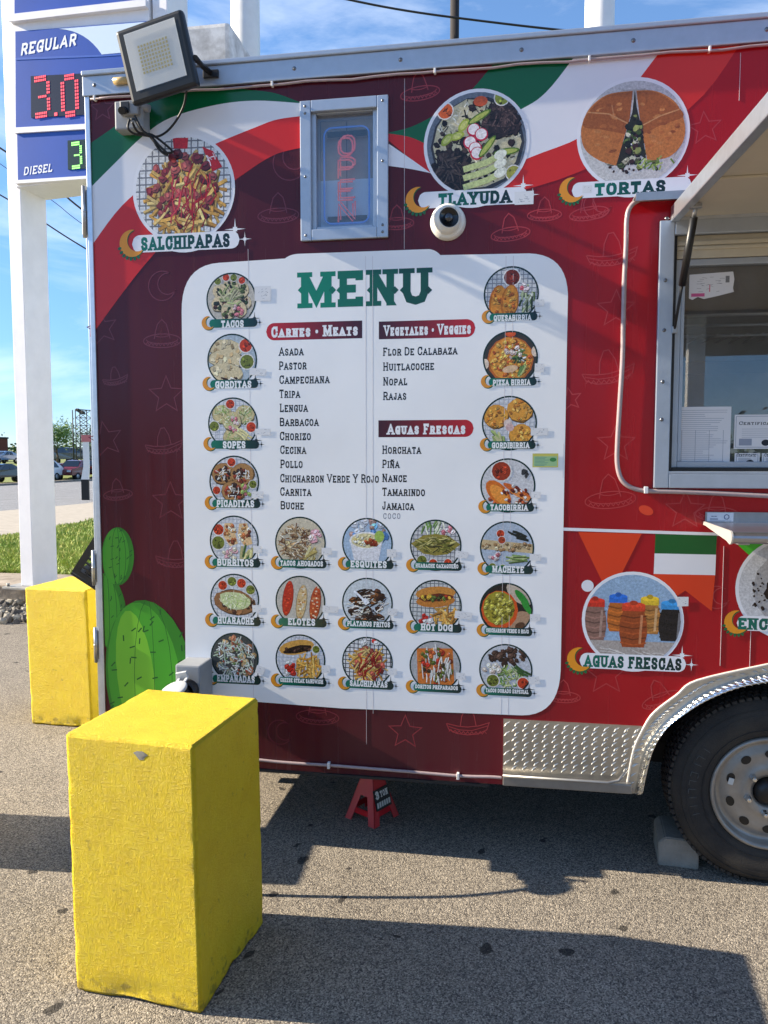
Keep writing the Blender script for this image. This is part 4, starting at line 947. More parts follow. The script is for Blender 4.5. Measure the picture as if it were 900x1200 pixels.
def pill(a, x0, x1, z, h, c1, c2):
    r = h / 2; a.k += 1; xs = sorted(set([x0 + (x1 - x0) * i / 10 for i in range(11)] + [x0 + r * i / 5 for i in range(6)] + [x1 - r * i / 5 for i in range(6)]))
    hh = lambda x: sqrt(max(1e-9, r * r - max(0, x0 + r - x) ** 2)) if x < x0 + r else (sqrt(max(1e-9, r * r - (x - x1 + r) ** 2)) if x > x1 - r else r)
    for u, v in zip(xs, xs[1:]):
        fu, fv = (u - x0) / (x1 - x0), (v - x0) / (x1 - x0); cu = tuple(c1[j] * (1 - fu) + c2[j] * fu for j in range(3)); cv = tuple(c1[j] * (1 - fv) + c2[j] * fv for j in range(3))
        a.poly([(u, z - hh(u)), (v, z - hh(v)), (v, z + hh(v)), (u, z + hh(u))], [cu, cv, cv, cu], same=True)
def sticker(px, py, wpx, hpx, rot, seed):
    rn = random.Random(seed); a = Art(.0022); x, z = W(px, py); s = wscale(px, py); hw, hh = wpx / s / 2, hpx / s / 2
    def R(u, v): return (x + u * cos(rot) - v * sin(rot), z + u * sin(rot) + v * cos(rot))
    a.poly([R(-hw, -hh), R(hw, -hh * rn.uniform(.8, 1.1)), R(hw * rn.uniform(.9, 1.05), hh), R(-hw, hh)], (226, 226, 226))
    for k in range(max(2, int(wpx * hpx / 22))):                    # worn, no longer readable pencil marks
        u, v = rn.uniform(-.8, .6) * hw, rn.uniform(-.7, .7) * hh; l = rn.uniform(.1, .3) * hw; a.strip([R(u, v), R(u + l, v + rn.uniform(-.2, .2) * hh)], .0012, (140, 144, 152))
    return a.build('price_sticker', T)
MENU_DISHES = [('TACOS', 271, 350.7, 28, 379.5, d_tacos), ('GORDITAS', 272, 422, 28, 450.5, d_gorditas), ('SOPES', 273, 496.5, 28, 521, d_sopes), ('PICADITAS', 274.5, 564.5, 28, 590, d_picaditas), ('BURRITOS', 274.5, 634, 27.5, 659, d_burritos), ('HUARACHE', 275, 702, 27.5, 727, d_huarache), ('EMPANADAS', 275, 770.5, 27, 795, d_empanadas),
 ('TACOS AHOGADOS', 352, 636, 28.5, 660, d_ahogados), ('ELOTES', 352, 704.5, 28, 728.5, d_elotes), ('CHEESE STEAK SANDWICH', 352, 773, 28, 797.5, d_cheese),
 ('ESQUITES', 430.5, 637, 28.5, 661, d_esquites), ('PLATANOS FRITOS', 430.5, 707, 28.5, 731, d_platanos), ('SALCHIPAPAS', 430.5, 776, 28.5, 801, d_salchi),
 ('HUARACHE OAXAQUEÑO', 510.5, 639, 29, 663, d_oaxaq), ('HOT DOG', 510.3, 710, 29.5, 735, d_hotdog), ('DORITOS PREPARADOS', 510, 780.5, 29, 805, d_doritos),
 ('QUESABIRRIA', 599, 344.5, 31, 372.3, d_quesa), ('PIZZA BIRRIA', 598, 420, 31, 448, d_pizza), ('GORDIBIRRIA', 596.8, 496, 31, 521.7, d_gordib), ('TACOBIRRIA', 595, 569, 31, 594.5, d_tacob), ('MACHETE', 594, 642, 30.5, 667, d_machete), ('CHICHARRON VERDE O ROJO', 593, 713.5, 30, 739, d_chich), ('TACOS DORADO ESPECIAL', 592.6, 785, 30, 809.5, d_dorado)]
for i, (nm, px, py, r, ly, fn) in enumerate(MENU_DISHES):
    a = Art(.00105); d = Dish(a, px, py, r, i + 11); a.poly(ell(d.cx, d.cz, d.r * 1.045, n=44), (8, 46, 44)); fn(d)
    o = a.build('dish_picture', T, 'small round picture over a green banner reading ' + nm.lower().replace('ñ', 'n'), PHOTO)
    s = wscale(px, ly); x0, z = W(px - 28, ly); x1, _ = W(px + 31, ly); b_ = Art(.0018)
    pill(b_, x0 + .008, x1, z, 9.4 / s, (10, 116, 92), (10, 40, 44)); crescent(b_, x0 + 1 / s, z + .003, 7.6 / s, (222, 146, 44), (20, 90, 60)); sparkle(b_, x1 - 3.5 / s, z + 4.5 / s, 7.5 / s, (12, 34, 42)); sparkle(b_, x1 + 2.5 / s, z, 4 / s, (12, 34, 42))
    n = len(nm); cap = 8.2 if n < 10 else (7.2 if n < 13 else (6.2 if n < 16 else 4.8)); wd = min(50 if n > 12 else 44, n * 5.3)
    wtext(b_, nm, px + 1.5, ly + .2, cap, (238, 240, 240), width_px=wd, t=.24, gap=.1)
    b_.build('name_banner', o)
for k, (px, py, w_, h_, ro) in enumerate([(308, 344, 19, 16, 0), (302, 436, 19, 8, -.1), (308, 506, 18, 7, 0), (302, 580, 14, 8, 0), (302, 644, 10, 8, 0), (301, 713, 10, 8, .1), (305, 785, 10, 9, -.3), (383, 646, 12, 8, 0), (387, 714, 18, 8, -.05), (382, 784, 10, 9, 0), (459, 648, 11, 9, 0), (460, 717, 11, 8, -.05), (460, 787, 10, 8, 0), (541, 650, 15, 8, -.1), (543, 721, 20, 9, -.1), (540, 792, 11, 8, 0), (632, 355, 11, 8, 0), (632, 431, 11, 10, -.05), (632, 506, 20, 9, 0), (628, 580, 11, 8, 0), (627, 653, 13, 8, 0), (627, 724, 12, 9, 0), (626, 797, 13, 9, .1), (614, 232, 22, 15, 0.02), (688, 222, 11, 9, 0), (800, 705, 13, 12, .03)]): sticker(px, py, w_, h_, ro, k)
# green paper permit sticker
a = Art(.0022); x, z = W(639, 539.5); s = wscale(639, 539); hw, hh = 15 / s, 8.2 / s
a.poly([(x - hw, z - hh), (x + hw, z - hh), (x + hw, z + hh), (x - hw, z + hh)], (196, 190, 96)); a.poly([(x - hw * .92, z - hh * .85), (x + hw * .92, z - hh * .85), (x + hw * .92, z + hh * .6), (x - hw * .92, z + hh * .6)], (150, 190, 140))
for k in range(7): a.strip([(x - hw * .8, z + hh * (.45 - k * .2)), (x + hw * random.uniform(-.1, .5), z + hh * (.45 - k * .2))], .0014, (70, 120, 130))
a.poly(ell(x + hw * .6, z + hh * .1, hw * .26, hh * .3), (60, 130, 70)); a.build('permit_sticker', T)
# the large dishes in white rings
def d_big_salchi(d):
    d.check((226, 226, 226), (120, 122, 128), 15); d.sticks(75, [FRY, (238, 200, 120), (206, 150, 66), (222, 180, 96)], .6, .075, 0, -.12, .68); d.blobs(30, [(140, 52, 56), (120, 40, 44), (168, 80, 76), (100, 34, 40)], .08, .13, 0, -.02, .7, None, .75); d.sticks(26, [FRY, (240, 206, 130), (226, 186, 104)], .5, .075, 0, -.15, .62); d.blobs(12, [(150, 60, 60), (176, 88, 80)], .08, .12, 0, 0, .6); d.sticks(22, [(176, 26, 40), (150, 18, 34), (196, 60, 70)], .5, .035, .15, -.2, .5, None, 1.3, .5, .6)
    d.poly([(-.2, .98), (.12, .96), (.1, .76), (-.18, .78)], (206, 30, 40)); d.poly([(.4, .78), (.62, .68), (.8, .38), (.6, .3)], (206, 36, 44)); d.sticks(4, [(240, 230, 230)], .18, .02, .6, .55, .1)
def d_tlayuda(d):
    d.plate((110, 118, 130)); d.el(.02, -.03, .93, c=(60, 60, 66)); d.el(0, -.02, .88, c=(206, 196, 160), j=.03); d.sticks(120, [(226, 216, 186), (196, 186, 140), (236, 230, 210), (60, 50, 44), (44, 36, 32)], .16, .03, 0, 0, .82); d.blobs(40, [(50, 36, 34), (34, 26, 26), (76, 60, 54)], .05, .09, 0, 0, .8)
    d.blobs(34, [(44, 32, 30), (62, 48, 44), (32, 24, 24)], .1, .18, -.5, -.5, .36); d.sticks(40, [(70, 56, 52), (36, 28, 28), (88, 74, 66)], .3, .03, -.5, -.5, .38); d.blobs(30, [(60, 44, 42), (84, 64, 60), (44, 34, 34)], .09, .16, .48, .42, .32); d.sticks(30, [(96, 76, 72), (50, 38, 38)], .28, .03, .48, .42, .34)
    d.cup(-.62, .66, .15, (206, 92, 40)); d.cup(.5, .84, .14, (150, 160, 60)); d.el(.08, .8, .14, .1, 0, (206, 90, 50)); d.cup(.74, -.62, .14, (160, 160, 70))
    for x, y in ((-.05, .26), (.1, .16), (-.12, .02), (-.02, -.1), (.02, -.2)): d.el(x, y, .135, .13, 0, (196, 40, 70)); d.el(x, y + .01, .11, .105, 0, (240, 232, 232))
    for x, y, r in ((-.25, .36, .9), (-.38, .16, .3), (-.58, .1, .8)): d.el(x, y, .15, .08, r, (166, 180, 70)); d.el(x, y, .1, .05, r, (206, 210, 120))
    for x, y, r in ((.22, -.08, .9), (.6, -.2, .1), (.06, .5, .5)): d.el(x, y, .26, .07, r, (86, 120, 40)); d.el(x, y, .22, .045, r, (176, 186, 90))
    for y0 in (-.45, -.62, -.8): d.strip([(-.25, y0 - .05), (.2, y0 + .06), (.5, y0 + .2)], .12, (196, 206, 140)); d.el(.48, y0 + .2, .13, .09, .4, (236, 238, 220))
def d_torta(d):
    d.plate((196, 196, 196)); d.el(0, -.05, .9, c=(176, 172, 166)); d.el(-.02, -.2, .85, c=(206, 204, 200)); B1, B2 = (190, 116, 58), (158, 90, 44)
    d.blobs(26, [(110, 120, 60), (70, 80, 44), (206, 200, 170), (60, 44, 40)], .06, .12, .05, -.35, .55, .28)
    d.poly(spline([(-.02, .8), (-.5, .76), (-.84, .5), (-.97, .15), (-.9, -.22), (-.62, -.46), (-.3, -.58)], 5) + [(-.06, .3)], B1); d.poly(spline([(-.02, .79), (-.5, .74), (-.82, .48), (-.93, .2), (-.6, .12), (-.14, .0)], 5) + [(-.06, .3)], B2)
    d.poly(spline([(.05, .8), (.42, .76), (.78, .52), (.95, .12), (.92, -.22), (.68, -.47), (.28, -.52)], 5) + [(.2, -.1), (.12, .3)], (198, 124, 62)); d.poly(spline([(.05, .79), (.42, .74), (.76, .5), (.92, .26), (.55, .14), (.19, -.02)], 5) + [(.12, .3)], (164, 94, 46))
    for k in range(46):
        x, y = d.spot(0, .15, .85, .5)
        if abs(x) > .16: d.el(x, y, d.rn.uniform(.03, .09), .03, d.rn.uniform(-.4, .4), d.jit(d.rn.choice([(176, 104, 52), (150, 84, 42), (204, 134, 74)]), .08))
    d.strip([(-.86, .46), (-.45, .4), (-.1, .2)], .025, (196, 140, 90)); d.strip([(.16, .14), (.5, .3), (.85, .4)], .025, (206, 150, 96)); d.strip([(-.4, .56), (-.35, .3)], .02, (186, 128, 80))
    d.poly([(.02, .82), (.06, .5), (.16, .1), (.26, -.5), (.05, -.32), (-.3, -.58), (-.14, -.02), (-.02, .4)], (48, 44, 34)); d.blobs(40, [(70, 90, 44), (40, 40, 32), (150, 160, 90), (60, 36, 34), (206, 206, 180)], .04, .09, .02, -.1, .13, .45); d.blobs(8, [(60, 36, 32)], .02, .04, 0, -.62, .5, .12); d.sticks(14, [(110, 140, 60), (170, 186, 100)], .14, .04, .45, -.58, .45, .1)
def d_aguas(d):
    d.plate((150, 178, 206)); [d.el(d.rn.uniform(-.9, .9), d.rn.uniform(-.3, 1), d.rn.uniform(.03, .09), d.rn.uniform(.02, .05), d.rn.uniform(-.5, .5), d.jit((154, 182, 208), .06)) for _ in range(60)]; d.poly([(-1.1, -.45), (1.1, -.45), (1.1, -1.1), (-1.1, -1.1)], (176, 166, 158)); d.sticks(24, [(150, 140, 132), (206, 200, 194)], .5, .02, 0, -.8, .9, .25, -.3, .2)
    def jar(x, y, w, h, body, lid, band):
        d.poly([(x - w * .78, y + h), (x + w * .78, y + h), (x + w, y + h * .68), (x + w * 1.02, y + h * .35), (x + w * .8, y), (x - w * .8, y), (x - w * 1.02, y + h * .35), (x - w, y + h * .68)], body)
        for k in range(6): yy = y + h * (.1 + k * .15); d.strip([(x - w * .95, yy + .02), (x, yy - .03), (x + w * .95, yy + .02)], .03, tuple(v * (.72 if k % 2 else 1.18) for v in body))
        d.strip([(x + w * .5, y + h * .1), (x + w * .62, y + h * .9)], .05, band); d.poly([(x - w * .85, y + h), (x + w * .85, y + h), (x + w * .85, y + h + .14), (x - w * .85, y + h + .14)], lid); d.el(x, y + h + .14, w * .85, .055, 0, tuple(min(255, v * 1.12) for v in lid)); d.el(x, y + h + .18, w * .3, .05, 0, tuple(v * .85 for v in lid))
    jar(-.3, -.25, .22, .62, (190, 104, 40), (40, 110, 206), (226, 160, 110)); jar(.35, -.28, .22, .62, (176, 120, 60), (226, 190, 50), (214, 170, 120)); jar(-.78, -.45, .24, .72, (140, 104, 92), (206, 50, 34), (170, 140, 126)); jar(.8, -.42, .26, .68, (30, 26, 28), (60, 150, 214), (120, 118, 122)); jar(.02, -.58, .28, .78, (158, 74, 34), (214, 70, 40), (206, 136, 92))
def d_ench(d):
    d.plate((206, 206, 208)); d.el(.1, 0, .82, c=(170, 168, 168)); d.blobs(26, [(44, 24, 18), (60, 34, 24), (34, 20, 16)], .18, .3, .25, 0, .6); d.sticks(26, [(240, 236, 226)], .1, .07, .35, .1, .45); d.sticks(10, [(240, 236, 226)], .5, .025, .4, 0, .4, None, .5, .6, .8); d.blobs(14, [(40, 26, 22)], .02, .04, -.6, -.1, .14, .4)
def big(nm, px, py, r, lx0, lx1, ly, fn, seed, mx, sx, lab, tcol=True):
    a = Art(.0012); d = Dish(a, px, py, r, seed); fn(d); o = a.build('dish_picture', T, lab, PHOTO); r_a = Art(.00095); r_a.poly(ell(d.cx, d.cz, d.r * 1.05, n=48), (236, 236, 240)); r_a.build('white_ring', o)
    b_ = Art(.0021); s = wscale(px, ly); X0, z = W(lx0, ly); X1, _ = W(lx1, ly); z = W((lx0 + lx1) / 2, ly)[1]
    b_.poly(ell((X0 + X1) / 2, z - 2.5 / s, 24 / s, 9 / s, n=20), (236, 236, 240)); pill(b_, X0, X1, z, 19 / s, (236, 236, 240), (236, 236, 240)); crescent(b_, X0 - 0 / s, z + 1 / s, 15 / s, (234, 150, 34), (30, 96, 50), .45)
    for k in range(7): t = 3.4 + k * .3; b_.poly(ell(X0 + 15.5 / s * cos(t), z + 16 / s * sin(t), 2.4 / s, 1.8 / s, t, 7), (30, 104, 60))
    sparkle(b_, X1 - 5 / s, z + 11 / s, 12 / s, (240, 240, 242)); sparkle(b_, X1 + 6 / s, z, 8 / s, (240, 240, 242))
    wtext(b_, nm, mx, ly + .4, 15, (8, 110, 92), width_px=sx, t=.25, gap=.1, col2=(14, 34, 36)); b_.build('name_banner', o)
big('SALCHIPAPAS', 215, 222, 57, 155, 281, 283.5, d_big_salchi, 91, 217, 104, 'large round picture of fries and sausage over a white salchipapas banner')
big('TLAYUDA', 558, 168, 59, 490, 618, 232, d_tlayuda, 92, 556, 85, 'large round picture of a topped tortilla over a white tlayuda banner')
big('TORTAS', 741.5, 157, 63, 670, 810, 220, d_torta, 93, 738, 83, 'large round picture of a cut sandwich over a white tortas banner')
big('AGUAS FRESCAS', 741, 727, 57, 679, 804, 776, d_aguas, 94, 741, 114, 'round picture of five drink jars over a white banner')
big('ENCHILADAS', 926, 690, 62, 863, 1004, 732, d_ench, 95, 922, 116, 'round picture of dark sauced food at the right edge')

# ------------------------------------------------------------------ OPEN window with its faintly glowing neon sign
def frame_rect(mb_, x0, x1, z0, z1, wd, y0, y1, bev=.003):
    mb_.box((x0, y0, z0), (x0 + wd, y1, z1), bev); mb_.box((x1 - wd, y0, z0), (x1, y1, z1), bev); mb_.box((x0 + wd + .0006, y0, z0), (x1 - wd - .0006, y1, z0 + wd), bev); mb_.box((x0 + wd + .0006, y0, z1 - wd), (x1 - wd - .0006, y1, z1), bev)
fx0, fx1, fz0, fz1 = W(353, 200)[0], W(455.5, 200)[0], W(405, 281.5)[1], W(400, 117)[1]
b = MB(); frame_rect(b, fx0, fx1, fz0, fz1, .041, YW - .016, YW - .0004); wf = b.build('display_window', M_alum, T, 'small framed window with an open sign inside')
b = MB(); frame_rect(b, ox0 + .001, ox1 - .001, oz0 + .001, oz1 - .001, .028, YW + .0025, YW + .07, .002); b.build('inner_frame', M_alum, wf)
b = MB()
for x, z in [(fx0 + .02, fz1 - .02), (fx1 - .02, fz1 - .02), (fx0 + .02, fz0 + .02), (fx1 - .02, fz0 + .02), (fx0 + .02, (fz0 + fz1) / 2 - .02), (fx1 - .02, (fz0 + fz1) / 2 + .02), (fx0 + .02, fz1 - .045), (fx1 - .02, fz0 + .045)]:
    b.lathe([(.0005, -.003), (.004, -.0025), (.0055, 0)], 8, lambda u, v, h, x=x, z=z: (x + u, YW - .0162 + h, z + v))
b.build('screws', M_screw, wf)
GLASS = glass_mat('window_glass', (246, 248, 248), 1.5, 2.4, haze=.045); PANE = glass_mat('display_glass', (250, 250, 250), 1.5, 2.2)
b = MB(); b.box((ox0 + .03, YW + .018, oz0 + .03), (ox1 - .03, YW + .022, oz1 - .03)); b.build('pane', PANE, wf)
M_skyrefl = mat('reflected_sky_blue', (176, 206, 232), .6, var=.03); M_canrefl = mat('reflected_canopy_grey', (150, 148, 144), .7, var=.1)
zm = W(405, 203)[1]
b = MB(); b.box((ox0 + .03, YW + .066, oz0 + .03), (ox1 - .03, YW + .0695, zm)); b.build('sky_reflection_board', M_skyrefl, wf)  # added board, coloured like the sky mirrored in the pane's lower half
b = MB(); b.box((ox0 + .03, YW + .074, zm - .02), (ox1 - .001, YW + .08, oz1 - .001)); b.build('canopy_reflection_board', M_canrefl, wf)  # grey of the mirrored canopy, put into this board's own colour
neon = empty('open_sign', ((ox0 + ox1) / 2, YW + .042, oz0 + .05), 0, 'red neon open sign with a blue tube border in the small window', 'neon sign')
M_neon = mat('red_neon_tube', (232, 128, 130), .25, emit=(255, 96, 96), es=.05); M_neonb = mat('blue_neon_tube', (86, 136, 206), .25, emit=(70, 120, 255), es=.06)  # slight emission brightens both tubes
hx, hz = (ox1 - ox0) / 2 - .05, (oz1 - oz0) - .115
b = MB(); rr = .03; P = []
for (cx, cz, a0) in ((hx - rr, hz - rr, 0), (-hx + rr, hz - rr, pi / 2), (-hx + rr, rr, pi), (hx - rr, rr, 3 * pi / 2)):
    for k in range(6): t = a0 + k / 5 * pi / 2; P.append((cx + rr * cos(t), 0, cz + rr * sin(t)))
b.tube(P, .0036, 8, closed=True); b.build('border_tube', M_neonb, neon)
LH, LW = .066, .056
for i, ch in enumerate('OPEN'):
    b = MB(); zc = hz - .035 - (i + 1) * (LH + .014) + .014
    SH = {'O': [[(p[0], p[1]) for p in _O]], 'P': [[(0, 0), (0, 1), (.75, 1), (1, .85), (1, .6), (.75, .48), (0, .48)]], 'E': [[(1, 0), (0, 0), (0, 1), (1, 1)], [(0, .5), (.85, .5)]], 'N': [[(0, 0), (0, 1), (1, 0), (1, 1)]]}[ch]
    for st in SH:
        for off in (-.0042, .0042):
            b.tube([(-LW / 2 + u * LW + off, 0, zc + v * LH + off) for u, v in st], .0036, 6)
    b.build('letter_tube', M_neon, neon)
b = MB(); b.tube([(0, .004, .02), (0, .004, hz + .02)], .0015, 6); b.box((-hx + .01, .010, .01), (hx - .01, .013, .03)); b.box((-hx + .01, .010, hz - .03), (hx - .01, .013, hz - .01)); b.build('support', M_dark, neon)

# ------------------------------------------------------------------ security camera, flood light, sockets
cp = Vector((W(525, 261)[0], YW, W(525, 261)[1])); M_camw = mat('ivory_plastic', (226, 222, 212), .35)
b = MB(); yy = lambda u, v, h: (cp.x + u, cp.y - h, cp.z + v)
b.lathe([(.0005, .031), (.055, .029), (.062, .022), (.065, .0012)], 36, yy); cb = b.build('camera_base', M_camw, T)
dn = Vector((.18, -.93, -.10)).normalized(); dn = Vector((.25, -.95, .02)).normalized(); q = dn.to_track_quat('Z', 'Y')
c0 = cp + Vector((0, -.030, .0))
def loc(c, qq): return lambda u, v, h: tuple(c + qq @ Vector((u, v, h)))
b = MB(); b.lathe([(.0005, -.05)] + [(.051 * cos(t), .051 * sin(t)) for t in [(-1.3 + k * .17) for k in range(13)]] + [(.037, .036), (.035, .033)], 32, loc(c0, q)); ball = b.build('camera_ball', M_camw, cb)
b = MB(); b.lathe([(.0355, .0325), (.033, .035), (.030, .030), (.0005, .030)], 28, loc(c0, q)); b.build('black_face', mat('camera_black', (14, 14, 16), .15), cb)
b = MB(); b.lathe([(.016, .0302), (.014, .036), (.009, .039), (.0005, .040)], 20, loc(c0, q)); b.build('lens', mat('camera_lens', (30, 34, 44), .05, spec=1), cb)

fl = atY(184.5, 69, YW - .17); R_ = Matrix.Translation(fl) @ Matrix.Rotation(radians(-6), 4, 'Z') @ Matrix.Rotation(radians(-9), 4, 'Y') @ Matrix.Rotation(radians(9), 4, 'X')
sF = .268; hF = .250
b = MB(); bx = b.box((-sF / 2, -.012, -hF / 2), (sF / 2, .022, hF / 2), .012, R_); 
for k in range(9): b.box((-sF / 2 + .03 + k * .026, .0225, -hF / 2 + .03), (-sF / 2 + .034 + k * .026, .045, hF / 2 - .03), 0, R_)
b.box((-.05, .0225, -.045), (.05, .05, .045), .004, R_)
flo = b.build('flood_light', M_black, T, 'black square flood light on a bracket')
zi, xi = .180 / 2, .190 / 2
b = MB()                                           # sloping reflector tray
o1 = [(-xi - .008, -.0128, -zi + .004), (xi + .008, -.0128, -zi + .004), (xi + .008, -.0128, zi + .014), (-xi - .008, -.0128, zi + .014)]; o2 = [(-.062, -.0124, -.045), (.062, -.0124, -.045), (.062, -.0124, .06), (-.062, -.0124, .06)]
b.faces([tuple(R_ @ Vector(p)) for p in o1 + o2], [(0, 1, 5, 4), (1, 2, 6, 5), (2, 3, 7, 6), (3, 0, 4, 7), (4, 5, 6, 7)])
b.build('reflector', mat('pale_reflector', (222, 220, 212), .4), flo)
b = MB()
for i in range(10):
    for j in range(8):
        x = -.056 + i * .0124; z = -.036 + j * .0124; b.box((x - .0036, -.0138, z - .0036), (x + .0036, -.0129, z + .0036), 0, R_)
b.build('led_array', mat('led_yellow', (206, 188, 120), .4), flo)
b = MB(); b.box((-xi - .004, -.0150, -zi), (xi + .004, -.0144, zi + .01), 0, R_); b.build('lens_glass', glass_mat('lamp_glass', (252, 252, 252), 1.4, .6), flo)
# bracket to the rail and the cable down to the socket
br = atY(247, 86, YW - .02)
b = MB(); e0 = R_ @ Vector((sF / 2 + .004, .012, -.03)); b.tube([tuple(e0), (br.x - .02, YW - .06, br.z + .012), (br.x, YW - .024, br.z)], .010, 6); e1 = R_ @ Vector((-sF / 2 - .004, .012, -.03)); b.tube([tuple(R_ @ Vector((-sF / 2 - .003, .03, -.03))), tuple(R_ @ Vector((0, .065, -.06))), tuple(R_ @ Vector((sF / 2 + .003, .03, -.03)))], .006, 6); b.box((br.x - .03, YW - .024, br.z - .016), (br.x + .03, YW - .0145, br.z + .012), .002); b.build('bracket', M_black, flo)
M_bulb = mat('amber_marker', (206, 176, 120), .2)
p = W(146, 98); b = MB(); b.tube([(p[0] - .03, YW - .024, p[1]), (p[0] + .03, YW - .024, p[1])], .013, 12); b.build('marker_light', M_bulb, T)
x0, z1 = W(143, 127); x1, z0 = W(183, 157); x1 = W(176, 140)[0]
b = MB(); b.box((x0, YW - .06, z0), (x1, YW - .0005, z1), .006); b.box((x0 + .03, YW - .078, z0 + .045), (x1 - .012, YW - .0605, z1 - .008), .004); b.tube([(x1 - .02, YW - .05, z1 - .02), (x1 + .02, YW - .045, z1 - .03)], .014, 10); sk_ = b.build('socket_box', M_grey, T, 'grey weatherproof socket box with looped black cable')
b = MB(); b.box((x0 + .036, YW - .083, z0 + .05), (x0 + .07, YW - .0785, z1 - .014), .002); b.tube([(x0 + .05, YW - .08, z0 + .06), (x0 + .055, YW - .11, z0 + .045)], .014, 10); b.build('plug', M_black, sk_)
def wc(pts, y): return [atY(px, py, y + dy) for px, py, dy in pts]
b = MB(); b.tube(spline([tuple(v) for v in wc([(219, 100, -.12), (216, 122, -.06), (206, 142, -.03), (193, 156, -.03), (180, 160, -.05), (166, 152, -.08), (158, 140, -.10), (154, 140, -.08)], YW)], 6), .0042, 8)
for pts in ([(155, 143, -.10), (162, 155, -.08), (178, 158, -.05), (192, 168, -.04), (201, 176, -.03), (200, 179, -.03), (190, 178, -.04), (182, 168, -.05), (176, 160, -.05)], [(152, 140, -.09), (150, 150, -.10), (158, 157, -.08), (176, 160, -.06), (186, 170, -.05), (196, 180, -.04), (192, 180, -.04), (184, 172, -.05), (178, 160, -.06)], [(158, 136, -.1), (164, 148, -.1), (170, 156, -.09), (178, 160, -.07)]):
    b.tube(spline([tuple(v) for v in wc(pts, YW)], 6), .0044, 8)
b.build('cable', M_cord, sk_)
# power inlet with its lifted flap
pi0 = atY(205, 779, YW - .125); pi1 = atY(235, 809, YW - .125); zb_ = pi0.z - .165
b = MB(); b.box((pi0.x, YW - .125, zb_), (pi1.x, YW - .0005, pi0.z), .007); inl = b.build('power_inlet', M_grey, T, 'grey power inlet box with a round flap standing open')
ccx = (pi0.x + pi1.x) / 2 + .004; ccz = pi0.z - .095
b = MB(); b.lathe([(.0005, .02), (.034, .02), (.036, .045), (.040, .045), (.042, .0005)], 28, lambda u, v, h: (ccx + u, YW - .126 - h, ccz + v)); b.build('inlet_ring', M_black, inl)
hq = Matrix.Translation((ccx - .004, YW - .165, ccz + .043)) @ Matrix.Rotation(radians(20), 4, 'X') @ Matrix.Rotation(radians(-14), 4, 'Y')
b = MB(); b.lathe([(.0005, -.004), (.050, -.004), (.053, .0), (.053, .006), (.049, .009), (.0005, .010)], 32, lambda u, v, h: tuple(hq @ Vector((u - .018, v - .052, h)))); b.box((-.030, -.008, .001), (-.018, .022, .007), .002, hq); b.box((.004, -.008, .001), (.016, .022, .007), .002, hq); b.box((-.03, .0165, .0012), (.016, .026, .03), .002, hq)
b.build('flap', mat('light_grey_plastic', (186, 188, 188), .4), inl)

# ------------------------------------------------------------------ serving window, awning hatch, shelf
b = MB(); wx0 = W(769, 400)[0]; wz0 = W(830, 572)[1]; fw_ = sx0 - wx0 + .001
frame_rect(b, wx0, sx1 + fw_, wz0, sz1 + .03, fw_, YW - .02, YW - .0004); b.box((sx0, YW - .0195, wz0 + fw_ + .0004), (sx1, YW - .0005, sz0 + .002), .001); sw = b.build('serving_window', M_alum, T, 'large serving window under the raised hatch')
b = MB(); frame_rect(b, sx0 + .001, sx1 - .001, sz0 + .001, sz1 - .001, .012, YW - .0035, YW + .09, .001); b.build('black_gasket', M_black, sw)
hz0 = W(850, 303, YW + .04)[1]
b = MB(); b.box((sx0 + .014, YW + .02, hz0), (sx1 - .014, YW + .05, sz1 - .014), .004); b.box((sx0 + .014, YW + .012, hz0 + .028), (sx1 - .014, YW + .0195, hz0 + .04), .003); b.box((sx0 + .014, YW + .012, sz1 - .05), (sx1 - .014, YW + .0195, sz1 - .035), .003); b.build('header_panel', mat('almond_panel', (200, 190, 168), .4, var=.05), sw)
b = MB(); frame_rect(b, sx0 + .014, sx1 - .014, sz0 + .014, hz0 - .002, .022, YW + .022, YW + .056, .003); xm = (sx0 + sx1) / 2; b.box((xm - .02, YW + .024, sz0 + .037), (xm + .02, YW + .054, hz0 - .025), .003); b.box((sx0 + .038, YW + .03, sz0 + .037), (sx0 + .050, YW + .05, hz0 - .025), .002); b.build('sash', M_alum, sw)
b = MB(); b.box((sx0 + .051, YW + .038, sz0 + .037), (xm - .021, YW + .042, hz0 - .025)); b.box((xm + .021, YW + .038, sz0 + .037), (sx1 - .037, YW + .042, hz0 - .025)); b.build('pane', GLASS, sw)
b = MB()
for x, z in [(wx0 + .022, W(778, 258)[1]), (wx0 + .022, W(778, 330)[1]), (wx0 + .022, W(778, 388)[1]), (wx0 + .022, W(778, 448)[1]), (wx0 + .022, W(778, 492)[1])]: b.lathe([(.0005, -.003), (.005, -.0025), (.007, 0)], 8, lambda u, v, h, x=x, z=z: (x + u, YW - .0202 + h, z + v))
b.build('screws', M_screw, sw)
